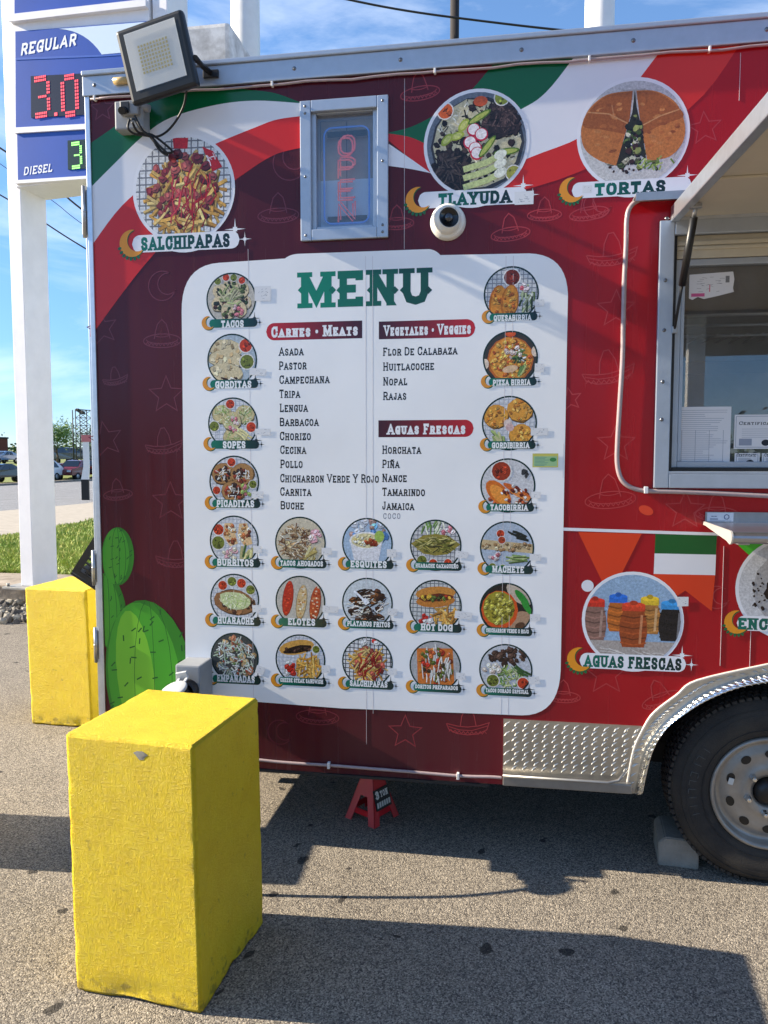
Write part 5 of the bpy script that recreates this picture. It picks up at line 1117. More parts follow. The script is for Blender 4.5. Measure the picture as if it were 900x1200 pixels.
# raised hatch (awning), its hinge ledge and the gas strut
hzz = 2.372; hx0 = .541; hL = 1.25; tilt = radians(-4.2)
HM = Matrix.Translation((0, YW - .012, hzz)) @ Matrix.Rotation(-tilt, 4, 'X')
M_beige = mat('almond_hatch_lining', (196, 186, 166), .4, var=.06, vscale=5)
b = MB(); b.box((hx0 + .03, -hL + .03, .004), (sx1 + fw_ - .03, -.004, .012), 0, HM); b.box((hx0 + .03, -.5, -.004), (sx1 + fw_ - .03, -.49, .003), .001, HM); ha = b.build('awning_hatch', M_beige, T, 'raised hatch with an almond coloured underside')
b = MB()
b.box((hx0, -hL, -.012), (hx0 + .029, 0, .04), .004, HM); b.box((sx1 + fw_ - .029, -hL, -.012), (sx1 + fw_, 0, .04), .004, HM); b.box((hx0 + .03, -hL, -.012), (sx1 + fw_ - .03, -hL + .029, .04), .004, HM); b.box((hx0 + .03, -.0035, -.012), (sx1 + fw_ - .03, .008, .04), .002, HM)
b.build('hatch_frame', M_alu, ha)
b = MB(); b.box((hx0 + .0295, -hL + .03, .0125), (sx1 + fw_ - .0295, -.0045, .0385), 0, HM); b.build('hatch_skin', M_wrap, ha)
b = MB(); xl = W(741, 240)[0]; zl = W(760, 235)[1]; b.box((xl, YW - .07, zl - .004), (sx1 + .25, YW - .0004, zl + .004), .001, Matrix.Translation((0, 0, 0))); b.box((xl, YW - .074, zl - .022), (sx1 + .25, YW - .0705, zl + .006), .001); b.build('drip_ledge', M_steel, T)
s0 = HM @ Vector((hx0 + .1, -.19, -.008)); s1 = Vector((sx0 + .006, YW - .026, W(787, 388)[1])); s0 = atY(815, 254, YW - .215); s0.z = (HM @ Vector((0, -.2, -.010))).z
b = MB(); m1 = s0.lerp(s1, .08); m2 = s0.lerp(s1, .62); b.tube([tuple(m1), tuple(m2)], .0125, 12); st = b.build('gas_strut', M_black, T)
b = MB(); b.tube([tuple(m2), tuple(s1)], .005, 8); b.build('rod', M_dark, st)
b = MB(); b.tube([tuple(s0 + Vector((0, 0, .0))), tuple(m1)], .007, 8); b.box(s0 + Vector((-.018, -.012, -.006)), s0 + Vector((.018, .012, .0085)), .003); b.box(s1 + Vector((-.008, -.006, -.012)), s1 + Vector((.010, .008, .012)), .002); b.build('end_fitting', M_steel, st)
# shelf
zs = W(850, 600)[1]; xs0 = W(824, 602)[0]; fh = .036; zp = zs - fh; sh_dy = .350; yb_ = YW - .003
b = MB(); prof = [(0, fh), (-.003, fh), (-.003, .0), (-sh_dy + .012, -.002)]
prof += [(-sh_dy + .012 + .0185 * cos(t), -.0205 + .0185 * sin(t)) for t in [pi / 2 + k * pi / 8 for k in range(1, 9)]]
prof += [(-sh_dy + .012 + .0150 * cos(t), -.0205 + .0150 * sin(t)) for t in [3 * pi / 2 - k * pi / 8 for k in range(0, 9)]]
prof += [(-.004, -.005), (0, -.005)]
M_shelf = mat('brushed_shelf_metal', (168, 170, 176), .30, metal=.95, var=.12, vscale=18)
b.prism(prof, lambda p, d: (d, yb_ + p[0], zp + p[1]), xs0 + .006, sx1 + .1); shf = b.build('serving_shelf', M_shelf, T)
b = MB(); ep = [(0, .003), (-.03, .0025), (-sh_dy + .012, .001)] + [(-sh_dy + .012 + .021 * cos(t), -.0205 + .0215 * sin(t)) for t in [pi / 2 + k * pi / 7 for k in range(1, 8)]] + [(-sh_dy + .05, -.034), (-.03, -.010), (0, -.010)]
b.prism(ep, lambda p, d: (d, yb_ + p[0], zp + p[1]), xs0, xs0 + .0055); b.build('end_cap', mat('pale_end_cap', (214, 210, 202), .35, metal=.5), shf)
b = MB(); b.box((xs0 + .105, YW - .05, zp - .075), (xs0 + .145, YW - .004, zp - .006), .003); b.build('shelf_bracket', M_steel, shf)
b = MB(); b.box((xs0 + .012, yb_ - .0042, zp + .003), (xs0 + .10, yb_ - .0034, zs - .002)); lb = b.build('shelf_label', mat('white_sticker', (206, 214, 224), .4), shf)
b = MB()
for (xa, xb, za, zb2) in ((.022, .048, .010, .0125), (.022, .094, .005, .0056), (.026, .034, .020, .022), (.036, .044, .020, .022)): b.box((xs0 + xa, yb_ - .0050, zp + za), (xs0 + xb, yb_ - .0043, zp + zb2))
P = [(xs0 + .077 + .008 * cos(t), yb_ - .0047, zp + .019 + .008 * sin(t)) for t in [k * pi / 8 for k in range(16)]]; b.tube(P, .0012, 5, closed=True); b.build('label_print', mat('navy_ink', (40, 60, 110), .5), shf)
# papers inside the pane, and the kitchen behind it
M_paper = mat('paper', (222, 224, 224), .7)
def paper(px0, py0, px1, py1, kind, seed, lab):
    y = YW + .0372; a = Art(0); a.frame = lambda x, z, d: (x, y - d, z); A, B_ = W(px0, py0, y), W(px1, py1, y); x0, x1, z1, z0 = A[0], B_[0], A[1], B_[1]; rn = random.Random(seed)
    P = [(x0, z0), (x1, z0), (x1, z1), (x0, z1)]
    if kind == 'torn': P = [(x0, z1), (x1 - .005, z1 + .006), (x1, z1 - .02), (x1 - .004, z0 + .03), (x1, z0 + .018), (x1 - .05, z0 + .006), (x0 + .05, z0 - .004), (x0 + .03, z0 + .004), (x0 + .012, z0 - .006), (x0, z0)]
    a.poly(P, (224, 222, 222)); w_, h_ = x1 - x0, z1 - z0
    if kind == 'form':
        for k in range(26): a.strip([(x0 + .06 * w_, z1 - h_ * (.06 + k * .035)), (x0 + w_ * rn.uniform(.5, .95), z1 - h_ * (.06 + k * .035))], .0012, (130, 136, 150))
        for k in range(4): a.strip([(x0 + w_ * (.12 + k * .25), z1 - h_ * .4), (x0 + w_ * (.12 + k * .25), z0 + h_ * .04)], .0012, (120, 126, 140))
    elif kind == 'cert':
        a.strip([(x0 + .006, z0 + .006), (x1 - .006, z0 + .006), (x1 - .006, z1 - .006), (x0 + .006, z1 - .006)], .002, (150, 156, 166), closed=True)
        text(a, 'CERTIFICATE', x0 + .09 * w_, z1 - h_ * .3, .012, (50, 54, 64), width=w_ * .75, t=.16, smallcaps=.8)
        for k in range(5): a.strip([(x0 + .15 * w_, z1 - h_ * (.42 + k * .06)), (x0 + w_ * rn.uniform(.6, .85), z1 - h_ * (.42 + k * .06))], .001, (130, 136, 146))
        a.poly(ell(x0 + w_ * .62, z0 + h_ * .18, .014, .011), (30, 34, 44)); a.poly([(x0 + .1 * w_, z0 + .1 * h_), (x0 + .35 * w_, z0 + .1 * h_), (x0 + .35 * w_, z0 + .3 * h_), (x0 + .1 * w_, z0 + .3 * h_)], (150, 156, 170))
    else:
        for k in range(22): u, v = rn.uniform(.15, .75), rn.uniform(.25, .9); a.strip([(x0 + u * w_, z0 + v * h_), (x0 + (u + rn.uniform(.03, .12)) * w_, z0 + (v + rn.uniform(-.04, .04)) * h_)], .0012, (150, 146, 150))
        for k in range(7): a.strip([(x0 + w_ * (.81 + k * .013), z0 + h_ * .62), (x0 + w_ * (.81 + k * .013), z0 + h_ * .9)], .001 + .0008 * (k % 2), (30, 30, 34))
        a.poly([(x0 + .05 * w_, z0 + .06 * h_), (x0 + .35 * w_, z0 + .06 * h_), (x0 + .35 * w_, z0 + .2 * h_), (x0 + .05 * w_, z0 + .2 * h_)], (206, 90, 140))
        a.strip([(x0 + w_ * .46, z0 + h_ * .25), (x0 + w_ * .46, z0 + h_ * .55)], .003, (206, 80, 110))
    o = a.build('window_notice', sw, lab, print_mat('paper_print_' + kind, .6)); return o
paper(808, 322, 860, 348, 'torn', 1, 'torn white and pink sheet high in the window'); paper(792, 477, 855, 545, 'form', 2, 'printed form low in the window'); paper(861, 486, 920, 526, 'cert', 3, 'framed certificate low in the window'); paper(861, 531, 890, 545, 'cert', 4, 'small certificate at the bottom of the window'); paper(893, 531, 925, 545, 'cert', 5, 'small certificate at the bottom of the window')
M_st = mat('kitchen_steel', (120, 122, 124), .35, metal=.6, var=.1)
b = MB(); b.box((XL + .045, YB - .055, ZB + .06), (XR - .045, YB - .045, ZT - .02)); b.box((XL + .045, YW + .36, ZT - .05), (XR - .045, YB - .06, ZT - .03)); b.build('interior_lining', M_int, T)
b = MB(); b.box((.2, YB - .7, 2.05), (2.4, YB - .06, 2.6), .01); b.build('range_hood', M_st, T)
b = MB(); b.box((.2, YB - .75, .5), (2.6, YB - .06, 1.25), .01); b.build('cooking_counter', M_st, T)
b = MB()
for z in (2.02, 2.06, 2.10): b.tube([(sx0 - .1, YW + .35, z), (sx1 + .1, YW + .35, z)], .006, 6)
for k in range(30): x = sx0 - .1 + k * .055; b.tube([(x, YW + .3, 2.02), (x, YW + .55, 2.02)], .0025, 5)
b.build('wire_shelf', M_steel, T)

# ------------------------------------------------------------------ fender of tread plate, wheels
def lozenge(b, c, u, v, n, L, wd, h):
    """raised bar of tread plate at c, long axis u, across v, out n"""
    P = [c + u * L, c + v * wd, c - u * L, c - v * wd]; t = [c + u * L * .5 + n * h, c - u * L * .5 + n * h]
    b.faces([tuple(p) for p in P + t], [(0, 1, 4), (1, 2, 5, 4), (2, 3, 5), (3, 0, 4, 5)])
fen = empty('fender', (0, 0, 0)); fen.parent = T
b = MB(); L0 = W(590, 842); px0 = L0[0]; ptz = L0[1]; pbz = W(590, 906)[1]
xr_ = A0[4][0]
flat = [(px0, pbz), (A1[0][0] - .055, pbz)] 
# flat plate: left rectangle that meets the arch
arcL = [p for p in A1 if p[0] < A1[12][0] + 1e-6][:13]
pl = [(px0, pbz), (A1[0][0] - .03, pbz)] + [p for p in A1[2:] if p[1] > pbz + .01 and p[1] < ptz - .001 and p[0] < AXM] + [(x_, ptz) for x_ in [[p for p in A1 if p[1] < ptz][0:][len([p for p in A1[:40] if p[1] < ptz and p[0] < AXM]) - 1][0]]] + [(px0, ptz)]
b.prism(pl, lambda p, d: (p[0], YW - d, p[1]), .0004, .0040)
rowz = ptz - .018; r_ = 0
while rowz > pbz + .012:
    x = px0 + .014 + (r_ % 2) * .029
    while x < pl[-2][0] + .2:
        lim = min([p[0] for p in A1 if abs(p[1] - rowz) < .02 and p[0] < AXM] + [9]) - .02
        if x < min(lim, A1[0][0] + .2): lozenge(b, Vector((x, YW - .0040, rowz)), Vector((.75, 0, .66)), Vector((-.66, 0, .75)), Vector((0, -1, 0)), .0165, .0052, .0022)
        x += .036
    rowz -= .0185; r_ += 1
b.build('tread_plate', M_plate, fen)
b = MB(); b.box((px0, YW - .03, W(590, 917)[1]), (A1[0][0] - .012, YW - .0005, pbz - .0008), .004); b.tube([(px0, YW - .034, pbz + .004), (A1[0][0] - .1, YW - .034, pbz + .003), (A1[0][0] - .06, YW - .03, pbz + .012), (A1[0][0] - .03, YW - .02, pbz + .05)], .006, 8); b.build('side_channel', mat('dull_channel', (150, 148, 144), .45, metal=.8, var=.1), fen)
def arch_strip(name, C, m, prof_n, loz):
    b = MB(); rows = []
    for i in range(len(C[0])):
        rows.append([b.bm.verts.new(c[i]) for c in C])
    for i in range(len(rows) - 1):
        for k in range(len(C) - 1):
            f = b.bm.faces.new((rows[i][k], rows[i + 1][k], rows[i + 1][k + 1], rows[i][k + 1])); f.smooth = True
    acc = 0
    for i in range(1, len(C[0])):
        seg = (Vector(C[0][i]) - Vector(C[0][i - 1])).length; acc += seg
        n_ = max(1, int(round(seg / .055)))
        for q in range(n_):
            f = (q + .5) / n_
            for k, off in loz:
                a_ = Vector(C[k][i - 1]).lerp(Vector(C[k][i]), f); b_ = Vector(C[k + 1][i - 1]).lerp(Vector(C[k + 1][i]), f); p = a_.lerp(b_, off)
                t_ = (Vector(C[k][i]) - Vector(C[k][i - 1])).normalized(); s_ = (b_ - a_).normalized(); nn = t_.cross(s_).normalized()
                if nn.y > 0: nn = -nn
                lozenge(b, p + nn * .0003, (t_ + s_).normalized() if (int(acc / .036) + k) % 1 == 0 else s_, (t_ - s_).normalized(), nn, .0175, .0048, .0026)
    return b.build(name, m, fen, fixn=False)
n_ = len(A0); N3 = min(len(A0), len(A1), len(A2))
C0 = [(A0[i][0], YW - .0045, A0[i][1]) for i in range(N3)]; C1 = [(A1[i][0], YW - .0050, A1[i][1]) for i in range(N3)]
arch_strip('arch_plate', [C0, C1], M_plate, 2, [(0, .5)])
roll = [C1]
for f, d in ((.18, .022), (.45, .036), (.75, .044), (1.0, .045)):
    roll.append([(A1[i][0] * (1 - f) + A2[i][0] * f, YW - .005 - d * .95, A1[i][1] * (1 - f) + A2[i][1] * f) for i in range(N3)])
roll.append([(A2[i][0], YW + .03, A2[i][1] - .004) for i in range(N3)])
arch_strip('arch_flare', roll, M_chrome, 2, [(1, .5), (2, .7)])
b = MB(); b.tube([(p[0], YW - .004, p[1] + .003) for p in A0], .0045, 6); b.build('arch_seal', mat('clear_sealant', (200, 194, 186), .35), fen)

M_rim = mat('silver_steel_wheel', (136, 130, 121), .42, metal=.5, col2=(166, 160, 150), vscale=9); M_hub = mat('black_hub', (16, 16, 17), .4)
def wheel(x):
    w_ = empty('wheel', (x, YW + .006, WZ)); w_.parent = T; R0 = .343
    ax = lambda u, v, h: (u, h, v)               # h runs inward (+Y)
    b = MB(); prof = [(.205, .004), (.212, -.004), (.226, -.010), (.27, -.018), (.302, -.012), (.318, .0), (.330, .012), (.337, .020), (.340, .030), (.343, .06), (.3435, .10), (.343, .145), (.336, .185), (.318, .205), (.27, .222), (.21, .20)]
    b.lathe(prof, 96, ax)
    for ring_h in (.052, .078, .125, .150):      # tread grooves stay dark: raised ribs of blocks
        pass
    for k in range(84):
        a = 2 * pi * k / 84
        for h0, h1, da in ((.018, .046, 0), (.054, .084, .5), (.092, .122, 0), (.130, .158, .5)):
            t = a + da * 2 * pi / 84; m = Matrix.Rotation(-t, 4, 'Y')
            if h0 < .02: P = [(.3375, .014), (.3475, .03), (.3475, h1)]
            b.box((.338, h0, -.0088), (.3485, h1, .0088), 0, m)
    for rr in (.3105, .292, .236): b.tube([(rr * cos(t), -.0135 if rr < .3 else -.0085, rr * sin(t)) for t in [2 * pi * k / 72 for k in range(72)]], .0014, 5, closed=True)
    ty = b.build('tyre', M_rubber, w_)
    b = MB(); rn = random.Random(4)              # worn raised marks on the side wall
    for k in range(9):
        t0 = 2.55 + k * .115; 
        for st in ([(.258, 0), (.284, 0)], [(.284, 0), (.284, .06)], [(.258, .02), (.258, .07)])[:rn.choice((1, 2, 3))]:
            P = [(r * cos(t0 + q), -.0178, r * sin(t0 + q)) for r, q in st]; b.tube(P, .0012, 5)
    b.build('side_wall_marks', mat('worn_rubber', (92, 90, 86), .9), ty)
    b = MB(); prof = [(.206, .02), (.207, -.006), (.203, -.011), (.196, -.010), (.190, .0), (.186, .022), (.178, .030), (.166, .026), (.150, .018), (.128, .014), (.105, .020), (.092, .012), (.080, .010), (.066, .012), (.0555, .016), (.054, .05)]
    n = 96; rings = b.lathe(prof, n, ax); 
    rim = b.build('rim', M_rim, w_)
    b = MB()
    for k in range(10):                          # dark hand holes
        a = 2 * pi * (k + .5) / 10; P = []
        for q in range(14):
            t = 2 * pi * q / 14; r = .139 + .0145 * cos(t); tt = a + .135 * sin(t); hh = .0145 - .0015
            P.append((r * cos(tt), .0132, r * sin(tt)))
        Pb = [(x_, .0156, z_) for x_, _, z_ in P]
        b.faces(P + Pb, [tuple(range(14)), tuple(range(14, 28))[::-1]] + [(i, (i + 1) % 14, 14 + (i + 1) % 14, 14 + i) for i in range(14)])
    b.build('hand_hole', M_hub, rim)
    b = MB(); b.lathe([(.0005, -.012), (.03, -.012), (.042, -.004), (.053, .02), (.053, .06)], 28, ax); b.build('hub', M_hub, w_)
    b = MB()
    for k in range(6):
        a = 2 * pi * (k + .3) / 6; c_ = Vector((.079 * cos(a), 0, .079 * sin(a)))
        b.lathe([(.0005, -.018), (.008, -.016), (.0105, -.010), (.0105, .0), (.0135, .006), (.0135, .012)], 6, lambda u, v, h, c_=c_: (c_.x + u, h, c_.z + v), smooth=False)
    b.build('lug_nuts', M_chrome, w_)
    a = radians(166); b = MB(); m = Matrix.Rotation(-a, 4, 'Y'); b.box((.128, .006, -.012), (.146, .009, .012), .001, Matrix.Translation((0, 0, 0)) @ m); b.build('balance_weight', mat('weight_sticker', (200, 198, 190), .5), rim)
    return w_
w1 = wheel(WX); w2 = copy_tree(w1, T); w2.location.x = WX2
# roof vent behind the flood light
vp = atY(258, 64, YW + .55)
b = MB(); b.box((vp.x - .115, YW + .4, ZT + .036), (vp.x + .10, YW + .8, vp.z + .055), .02); b.build('roof_vent', mat('chipped_white_paint', (222, 220, 216), .5, col2=(120, 112, 104), vscale=9), T, 'chipped white vent on the roof')
# ================================================================== THINGS AROUND THE TRAILER
def bollard_mat():
    m = bpy.data.materials.new('yellow_masonry_paint'); m.use_nodes = True; t = m.node_tree; b = t.nodes['Principled BSDF']; N = t.nodes.new; L = t.links.new
    co = N('ShaderNodeTexCoord')
    n0 = N('ShaderNodeTexNoise'); n0.inputs['Scale'].default_value = 9; n0.inputs['Detail'].default_value = 8; n0.inputs['Roughness'].default_value = .7; L(co.outputs['Object'], n0.inputs['Vector'])
    r = N('ShaderNodeValToRGB'); L(n0.outputs['Fac'], r.inputs['Fac']); e = r.color_ramp.elements
    e[0].position = .25; e[0].color = (*lin((238, 200, 24)), 1); e[1].position = .7; e[1].color = (*lin((250, 220, 44)), 1)
    # grime near the foot and rubbed spots
    n4 = N('ShaderNodeTexNoise'); n4.inputs['Scale'].default_value = 38; n4.inputs['Detail'].default_value = 5; L(co.outputs['Object'], n4.inputs['Vector'])
    se = N('ShaderNodeSeparateXYZ'); L(co.outputs['Object'], se.inputs[0])
    mr = N('ShaderNodeMapRange'); mr.inputs['From Min'].default_value = .0; mr.inputs['From Max'].default_value = .09; mr.inputs['To Min'].default_value = .16; mr.inputs['To Max'].default_value = -.075; L(se.outputs['Z'], mr.inputs['Value'])
    ad = N('ShaderNodeMath'); L(n4.outputs['Fac'], ad.inputs[0]); L(mr.outputs['Result'], ad.inputs[1])
    gr = N('ShaderNodeMapRange'); gr.inputs['From Min'].default_value = .58; gr.inputs['From Max'].default_value = .72; gr.inputs['To Max'].default_value = .55; L(ad.outputs[0], gr.inputs['Value'])
    mx_ = N('ShaderNodeMix'); mx_.data_type = 'RGBA'; mx_.inputs['B'].default_value = (*lin((122, 104, 46)), 1); L(gr.outputs['Result'], mx_.inputs['Factor']); L(r.outputs['Color'], mx_.inputs['A']); L(mx_.outputs['Result'], b.inputs['Base Color'])
    b.inputs['Roughness'].default_value = .55; b.inputs['Specular IOR Level'].default_value = .35
    # trowel strokes in several directions
    hs_ = []
    for rot, sc in (((0.7, .9, .4), (130, 120, 30)), ((.9, -.7, .8), (34, 100, 130)), ((-.6, .5, -.7), (120, 150, 60))):
        mp_ = N('ShaderNodeMapping'); mp_.inputs['Rotation'].default_value = rot; mp_.inputs['Scale'].default_value = sc; L(co.outputs['Object'], mp_.inputs['Vector'])
        nn = N('ShaderNodeTexNoise'); nn.inputs['Scale'].default_value = 1.0; nn.inputs['Detail'].default_value = 7; nn.inputs['Roughness'].default_value = .72; nn.inputs['Distortion'].default_value = .9; L(mp_.outputs[0], nn.inputs['Vector']); hs_.append(nn)
    a1 = N('ShaderNodeMath'); a1.operation = 'MAXIMUM'; L(hs_[0].outputs['Fac'], a1.inputs[0]); L(hs_[1].outputs['Fac'], a1.inputs[1])
    a2 = N('ShaderNodeMath'); a2.operation = 'MAXIMUM'; L(a1.outputs[0], a2.inputs[0]); L(hs_[2].outputs['Fac'], a2.inputs[1])
    bp = N('ShaderNodeBump'); bp.inputs['Strength'].default_value = 1.0; bp.inputs['Distance'].default_value = .018; L(a2.outputs[0], bp.inputs['Height']); L(bp.outputs[0], b.inputs['Normal'])
    return m
M_yel = bollard_mat()
def bollard(loc_, w_, d_, h_, rz, label, seed, lean=(0, 0), taper=0.0):
    """rough masonry block: subdivided box with worn corners; origin at the foot's centre"""
    rn = random.Random(seed); b = MB(); bm = b.bm
    bmesh.ops.create_cube(bm, size=1.0)
    for v in bm.verts: v.co = Vector((v.co.x * w_, v.co.y * d_, (v.co.z + .5) * h_))
    es = bm.edges[:]; bmesh.ops.bevel(bm, geom=es, offset=.006, segments=2, affect='EDGES')
    for ax_, ln in ((0, w_), (1, d_), (2, h_)):
        k = int(ln / .012)
        for i in range(1, k):
            co = [0, 0, 0]; co[ax_] = (i / k - (.5 if ax_ < 2 else 0)) * ln; no = [0, 0, 0]; no[ax_] = 1
            bmesh.ops.bisect_plane(bm, geom=bm.verts[:] + bm.edges[:] + bm.faces[:], plane_co=co, plane_no=no)
    bm.normal_update(); off = Vector((seed * 3.1, seed * 1.7, 0))
    nv = {}
    for v in bm.verts:
        p = v.co + off; n1_ = noise.noise(p * 14); n2_ = noise.noise(p * 42); n3_ = noise.noise(p * 5)
        k = .0003 * n1_ + .0005 * n2_
        edge = (abs(abs(v.co.x) - w_ / 2) < .008) + (abs(abs(v.co.y) - d_ / 2) < .008) + (abs(v.co.z - h_) < .008 or v.co.z < .008)
        if edge >= 2: k -= max(0, noise.noise(p * 24) - .12) * .005 + max(0, n2_) * .0015
        foot = max(0, 1 - v.co.z / .07); k += -foot * .012 * max(0, noise.noise(p * 11) + .25) if v.co.z < .07 else 0
        nv[v] = v.normal * k
    for v, d in nv.items():
        v.co += d; f = v.co.z / h_; v.co.x *= 1 - taper * f; v.co.y *= 1 - taper * f; v.co.x += lean[0] * f; v.co.y += lean[1] * f
        if v.co.z < .012: v.co.z = max(v.co.z, -.002)
    o = b.build('yellow_bollard', M_yel, smooth=True); o.location = loc_; o.rotation_euler = (0, 0, rz)
    return tag(o, label, 'bollard', 'yellow concrete bollards guarding the trailer')
fl_ = G(87, 1171); fr_ = G(247, 1184.5); bk = G(304.6, 1077)
cxy = ((fl_.x + fr_.x) / 2 + .002, (fr_.y + bk.y) / 2 - .004)
fb = bollard((cxy[0], cxy[1], 0), fr_.x - fl_.x, .436, .766, radians(-5.0), 'large square yellow concrete bollard in the foreground, in front of the cactus', 1, lean=(-.010, 0), taper=0)
b = MB(); 
for k in range(3): 
    rn = random.Random(k); P = [(-.0 + .018 * (1 + .4 * rn.uniform(-1, 1)) * cos(t), .011 * (1 + .5 * rn.uniform(-1, 1)) * sin(t)) for t in [2 * pi * q / 11 for q in range(11)]]
    b.prism([(p[0] * (1 - k * .25) + .035 + k * .004, p[1] * (1 - k * .25) + .727) for p in P], lambda p, d: (p[0] - .006, d, p[1]), -.2160, -.2184 - .0004 * k)
b.build('chipped_spot', mat('bare_concrete', (150, 144, 130), .9, var=.25), fb)
rl_, rr_ = G(42, 849), G(109, 854)
rb = bollard(((rl_.x + rr_.x) / 2 - .005, (rl_.y + rr_.y) / 2 + .215, 0), rr_.x - rl_.x + .03, .43, .80, radians(-3), 'yellow concrete bollard at the trailer end below the black crate', 2, lean=(-.015, 0))
tb = bollard((-2.50, 2.72, 0), .42, .42, .765, .05, 'yellow concrete bollard just outside the left of the photo, known by its shadow', 3)

# --- price sign of the filling station on two white posts
sp0 = G(33, 689, .27); ang = radians(-7.8); U = Vector((cos(ang), sin(ang), 0)); NN = Vector((-sin(ang), cos(ang), 0))   # NN points away from the camera
def SU(px, py):
    p = onplane(px, py, sp0, NN); d = p - sp0; return (d.dot(U), p.z)
sign = empty('price_sign', (sp0.x, sp0.y, .262), ang, 'tall fuel price sign with blue panels on white posts, reading regular and diesel', 'price sign')
def SL(px, py): u, z = SU(px, py); return (u, z - .262)
ux0 = SL(18.5, 500)[0]; ux1 = SL(33, 500)[0]; dpt = .34
M_signw = mat('white_sign_paint', (222, 222, 226), .4, var=.05, vscale=5)
rx0 = SL(179, 30)[0]; 
for nm, a0, a1 in (('post', ux0, ux1), ('post', rx0, rx0 + (ux1 - ux0))):
    b = MB(); b.box((a0, .0, .026), (a1, dpt, 7.2), .006)
    for k in range(26):                            # bolt holes up the side
        z = 1.2 + k * .24
        for y in (.13, .27): b.lathe([(.0005, .0008), (.007, .0006)], 6, lambda u, v, h, a1=a1, z=z, y=y: (a1 + h, y + u, z + v)) 
    b.build(nm, M_signw, sign)
    b = MB(); b.box((a0 - .14, -.10, .002), (a1 + .16, dpt + .10, .025), .004)
    for dx in (-.1, .1 + a1 - a0):
        for y in (-.06, dpt + .06): b.tube([(a0 + dx, y, .025), (a0 + dx, y, .055)], .016, 6)
    b.build('base_plate', mat('galvanised_plate', (150, 148, 142), .6, metal=.3, var=.2), sign)
zA = SL(60, 216)[1]; uR = SL(177, 60)[0]; uL = SL(17, 120)[0]
b = MB(); b.box((uL, -.02, zA), (uR, dpt + .02, 7.0), .01); b.build('cabinet', M_signw, sign)
M_blue = mat('blue_sign_face', (27, 70, 160), .3, var=.06, vscale=3); M_navy = mat('dark_display', (22, 24, 42), .25); M_palef = mat('pale_sign_face', (196, 214, 230), .3); M_letter = mat('white_letter', (225, 228, 232), .35)
def face(name, pxs, m, y=-.02, th=.012, parent=sign):
    P = [SL(*p) for p in pxs]; b = MB(); b.prism(P, lambda p, d: (p[0], d, p[1]), y - th, y - .0004); return b.build(name, m, parent)
fr1 = face('panel_frame', [(17, 30), (176, 12), (176, 4), (17, 21.5)], M_signw, th=.05)
face('upper_panel', [(20, 21.5), (163, 10), (163, -70), (20, -60)], M_blue)
rp = face('regular_panel', [(21.5, 151), (174, 143), (174, 27), (21, 39)], M_blue)
face('panel_frame', [(21, 158.5), (176, 149.5), (176, 144), (21, 152)], M_signw, th=.03)
dp = face('diesel_panel', [(24, 213), (174, 203), (174, 149.5), (23, 158.5)], M_blue)
face('panel_frame', [(22, 217.5), (176, 207), (176, 204), (22, 213.6)], M_signw, th=.035)
for pt, pl_ in ((rp, [(21.2, 42), (66, 38.5), (80, 38), (96, 44), (109, 53), (122, 66), (174, 62), (174, 27.2), (21.1, 39.2)]),): pass
sw_ = [(70, 36)] + [tuple(p) for p in bez((70, 36), (105, 36), (122, 66), 8)] + [(174, 61.5), (174, 28)]
face('swoosh', [(174, 28), (174, 61.5)] + [tuple(p) for p in bez((122, 66), (104, 38), (72, 36.2), 8)], M_palef, y=-.0325, th=.002, parent=rp)
bl_ = [(22, 70), (122, 66.5), (174, 63), (174, 65), (122, 68.6), (22, 72.5)]
face('ridge', bl_, mat('lighter_blue', (56, 92, 176), .3), y=-.0325, th=.003, parent=rp)
def signtext(s, px, py, cap, wpx, m, parent, shear=.22, t=.2, y=-.0345):
    (u, z), (u2, _), (_, z2) = SL(px, py), SL(px + wpx, py), SL(px, py - cap); a = Art(0); a.frame = lambda x, zz, d: (x, y - d, zz)
    text(a, s, u, z, z2 - z, (228, 230, 234), width=u2 - u, t=t, serif=False, shear=shear, gap=.14, rot=0); me_o = a.build('lettering', parent, None, m); return me_o
signtext('REGULAR', 27, 67.5, 14, 65, M_letter, rp); signtext('DIESEL', 31, 207, 9.5, 33, M_letter, dp, t=.17)
M_red = mat('red_led', (120, 20, 30), .4, emit=(255, 60, 90), es=.55); M_grn = mat('green_led', (40, 110, 50), .4, emit=(150, 255, 120), es=1.0)
rdp = face('price_display', [(40, 140), (146, 134), (146, 86), (39.5, 91.5)], M_navy, y=-.0328, th=.006, parent=rp)
gdp = face('price_display', [(83, 200.5), (140, 197), (140, 163), (82.5, 166.5)], mat('green_display', (16, 44, 36), .25), y=-.0328, th=.006, parent=dp)
FONT5 = {'3': ['11110', '00001', '00001', '01110', '00001', '00001', '11110'], '0': ['01110', '10001', '10001', '10001', '10001', '10001', '01110']}
def led(ch, px0, py0, px1, py1, m, parent):
    (u0, z1), (u1, z0) = SL(px0, py0), SL(px1, py1); b = MB(); F = FONT5[ch]; rows = 13; cols = 9; dz = (z1 - z0) / rows; du = (u1 - u0) / cols
    for r in range(rows):
        for c_ in range(cols):
            if F[int(round(r / (rows - 1) * 6))][int(round(c_ / (cols - 1) * 4))] == '1':
                u = u0 + (c_ + .5) * du; z = z1 - (r + .5) * dz; b.box((u - du * .33, -.0415, z - dz * .33), (u + du * .33, -.0392, z + dz * .33))
    b.build('price_digit', m, parent)
led('3', 43.5, 92, 63, 139, M_red, rdp); led('0', 74, 90.5, 96.5, 138, M_red, rdp)
b = MB(); u, z = SL(69, 136); b.box((u - .016, -.0415, z - .014), (u + .016, -.0392, z + .014)); b.build('decimal_point', M_red, rdp)
led('3', 87, 168.5, 100, 199, M_grn, gdp)

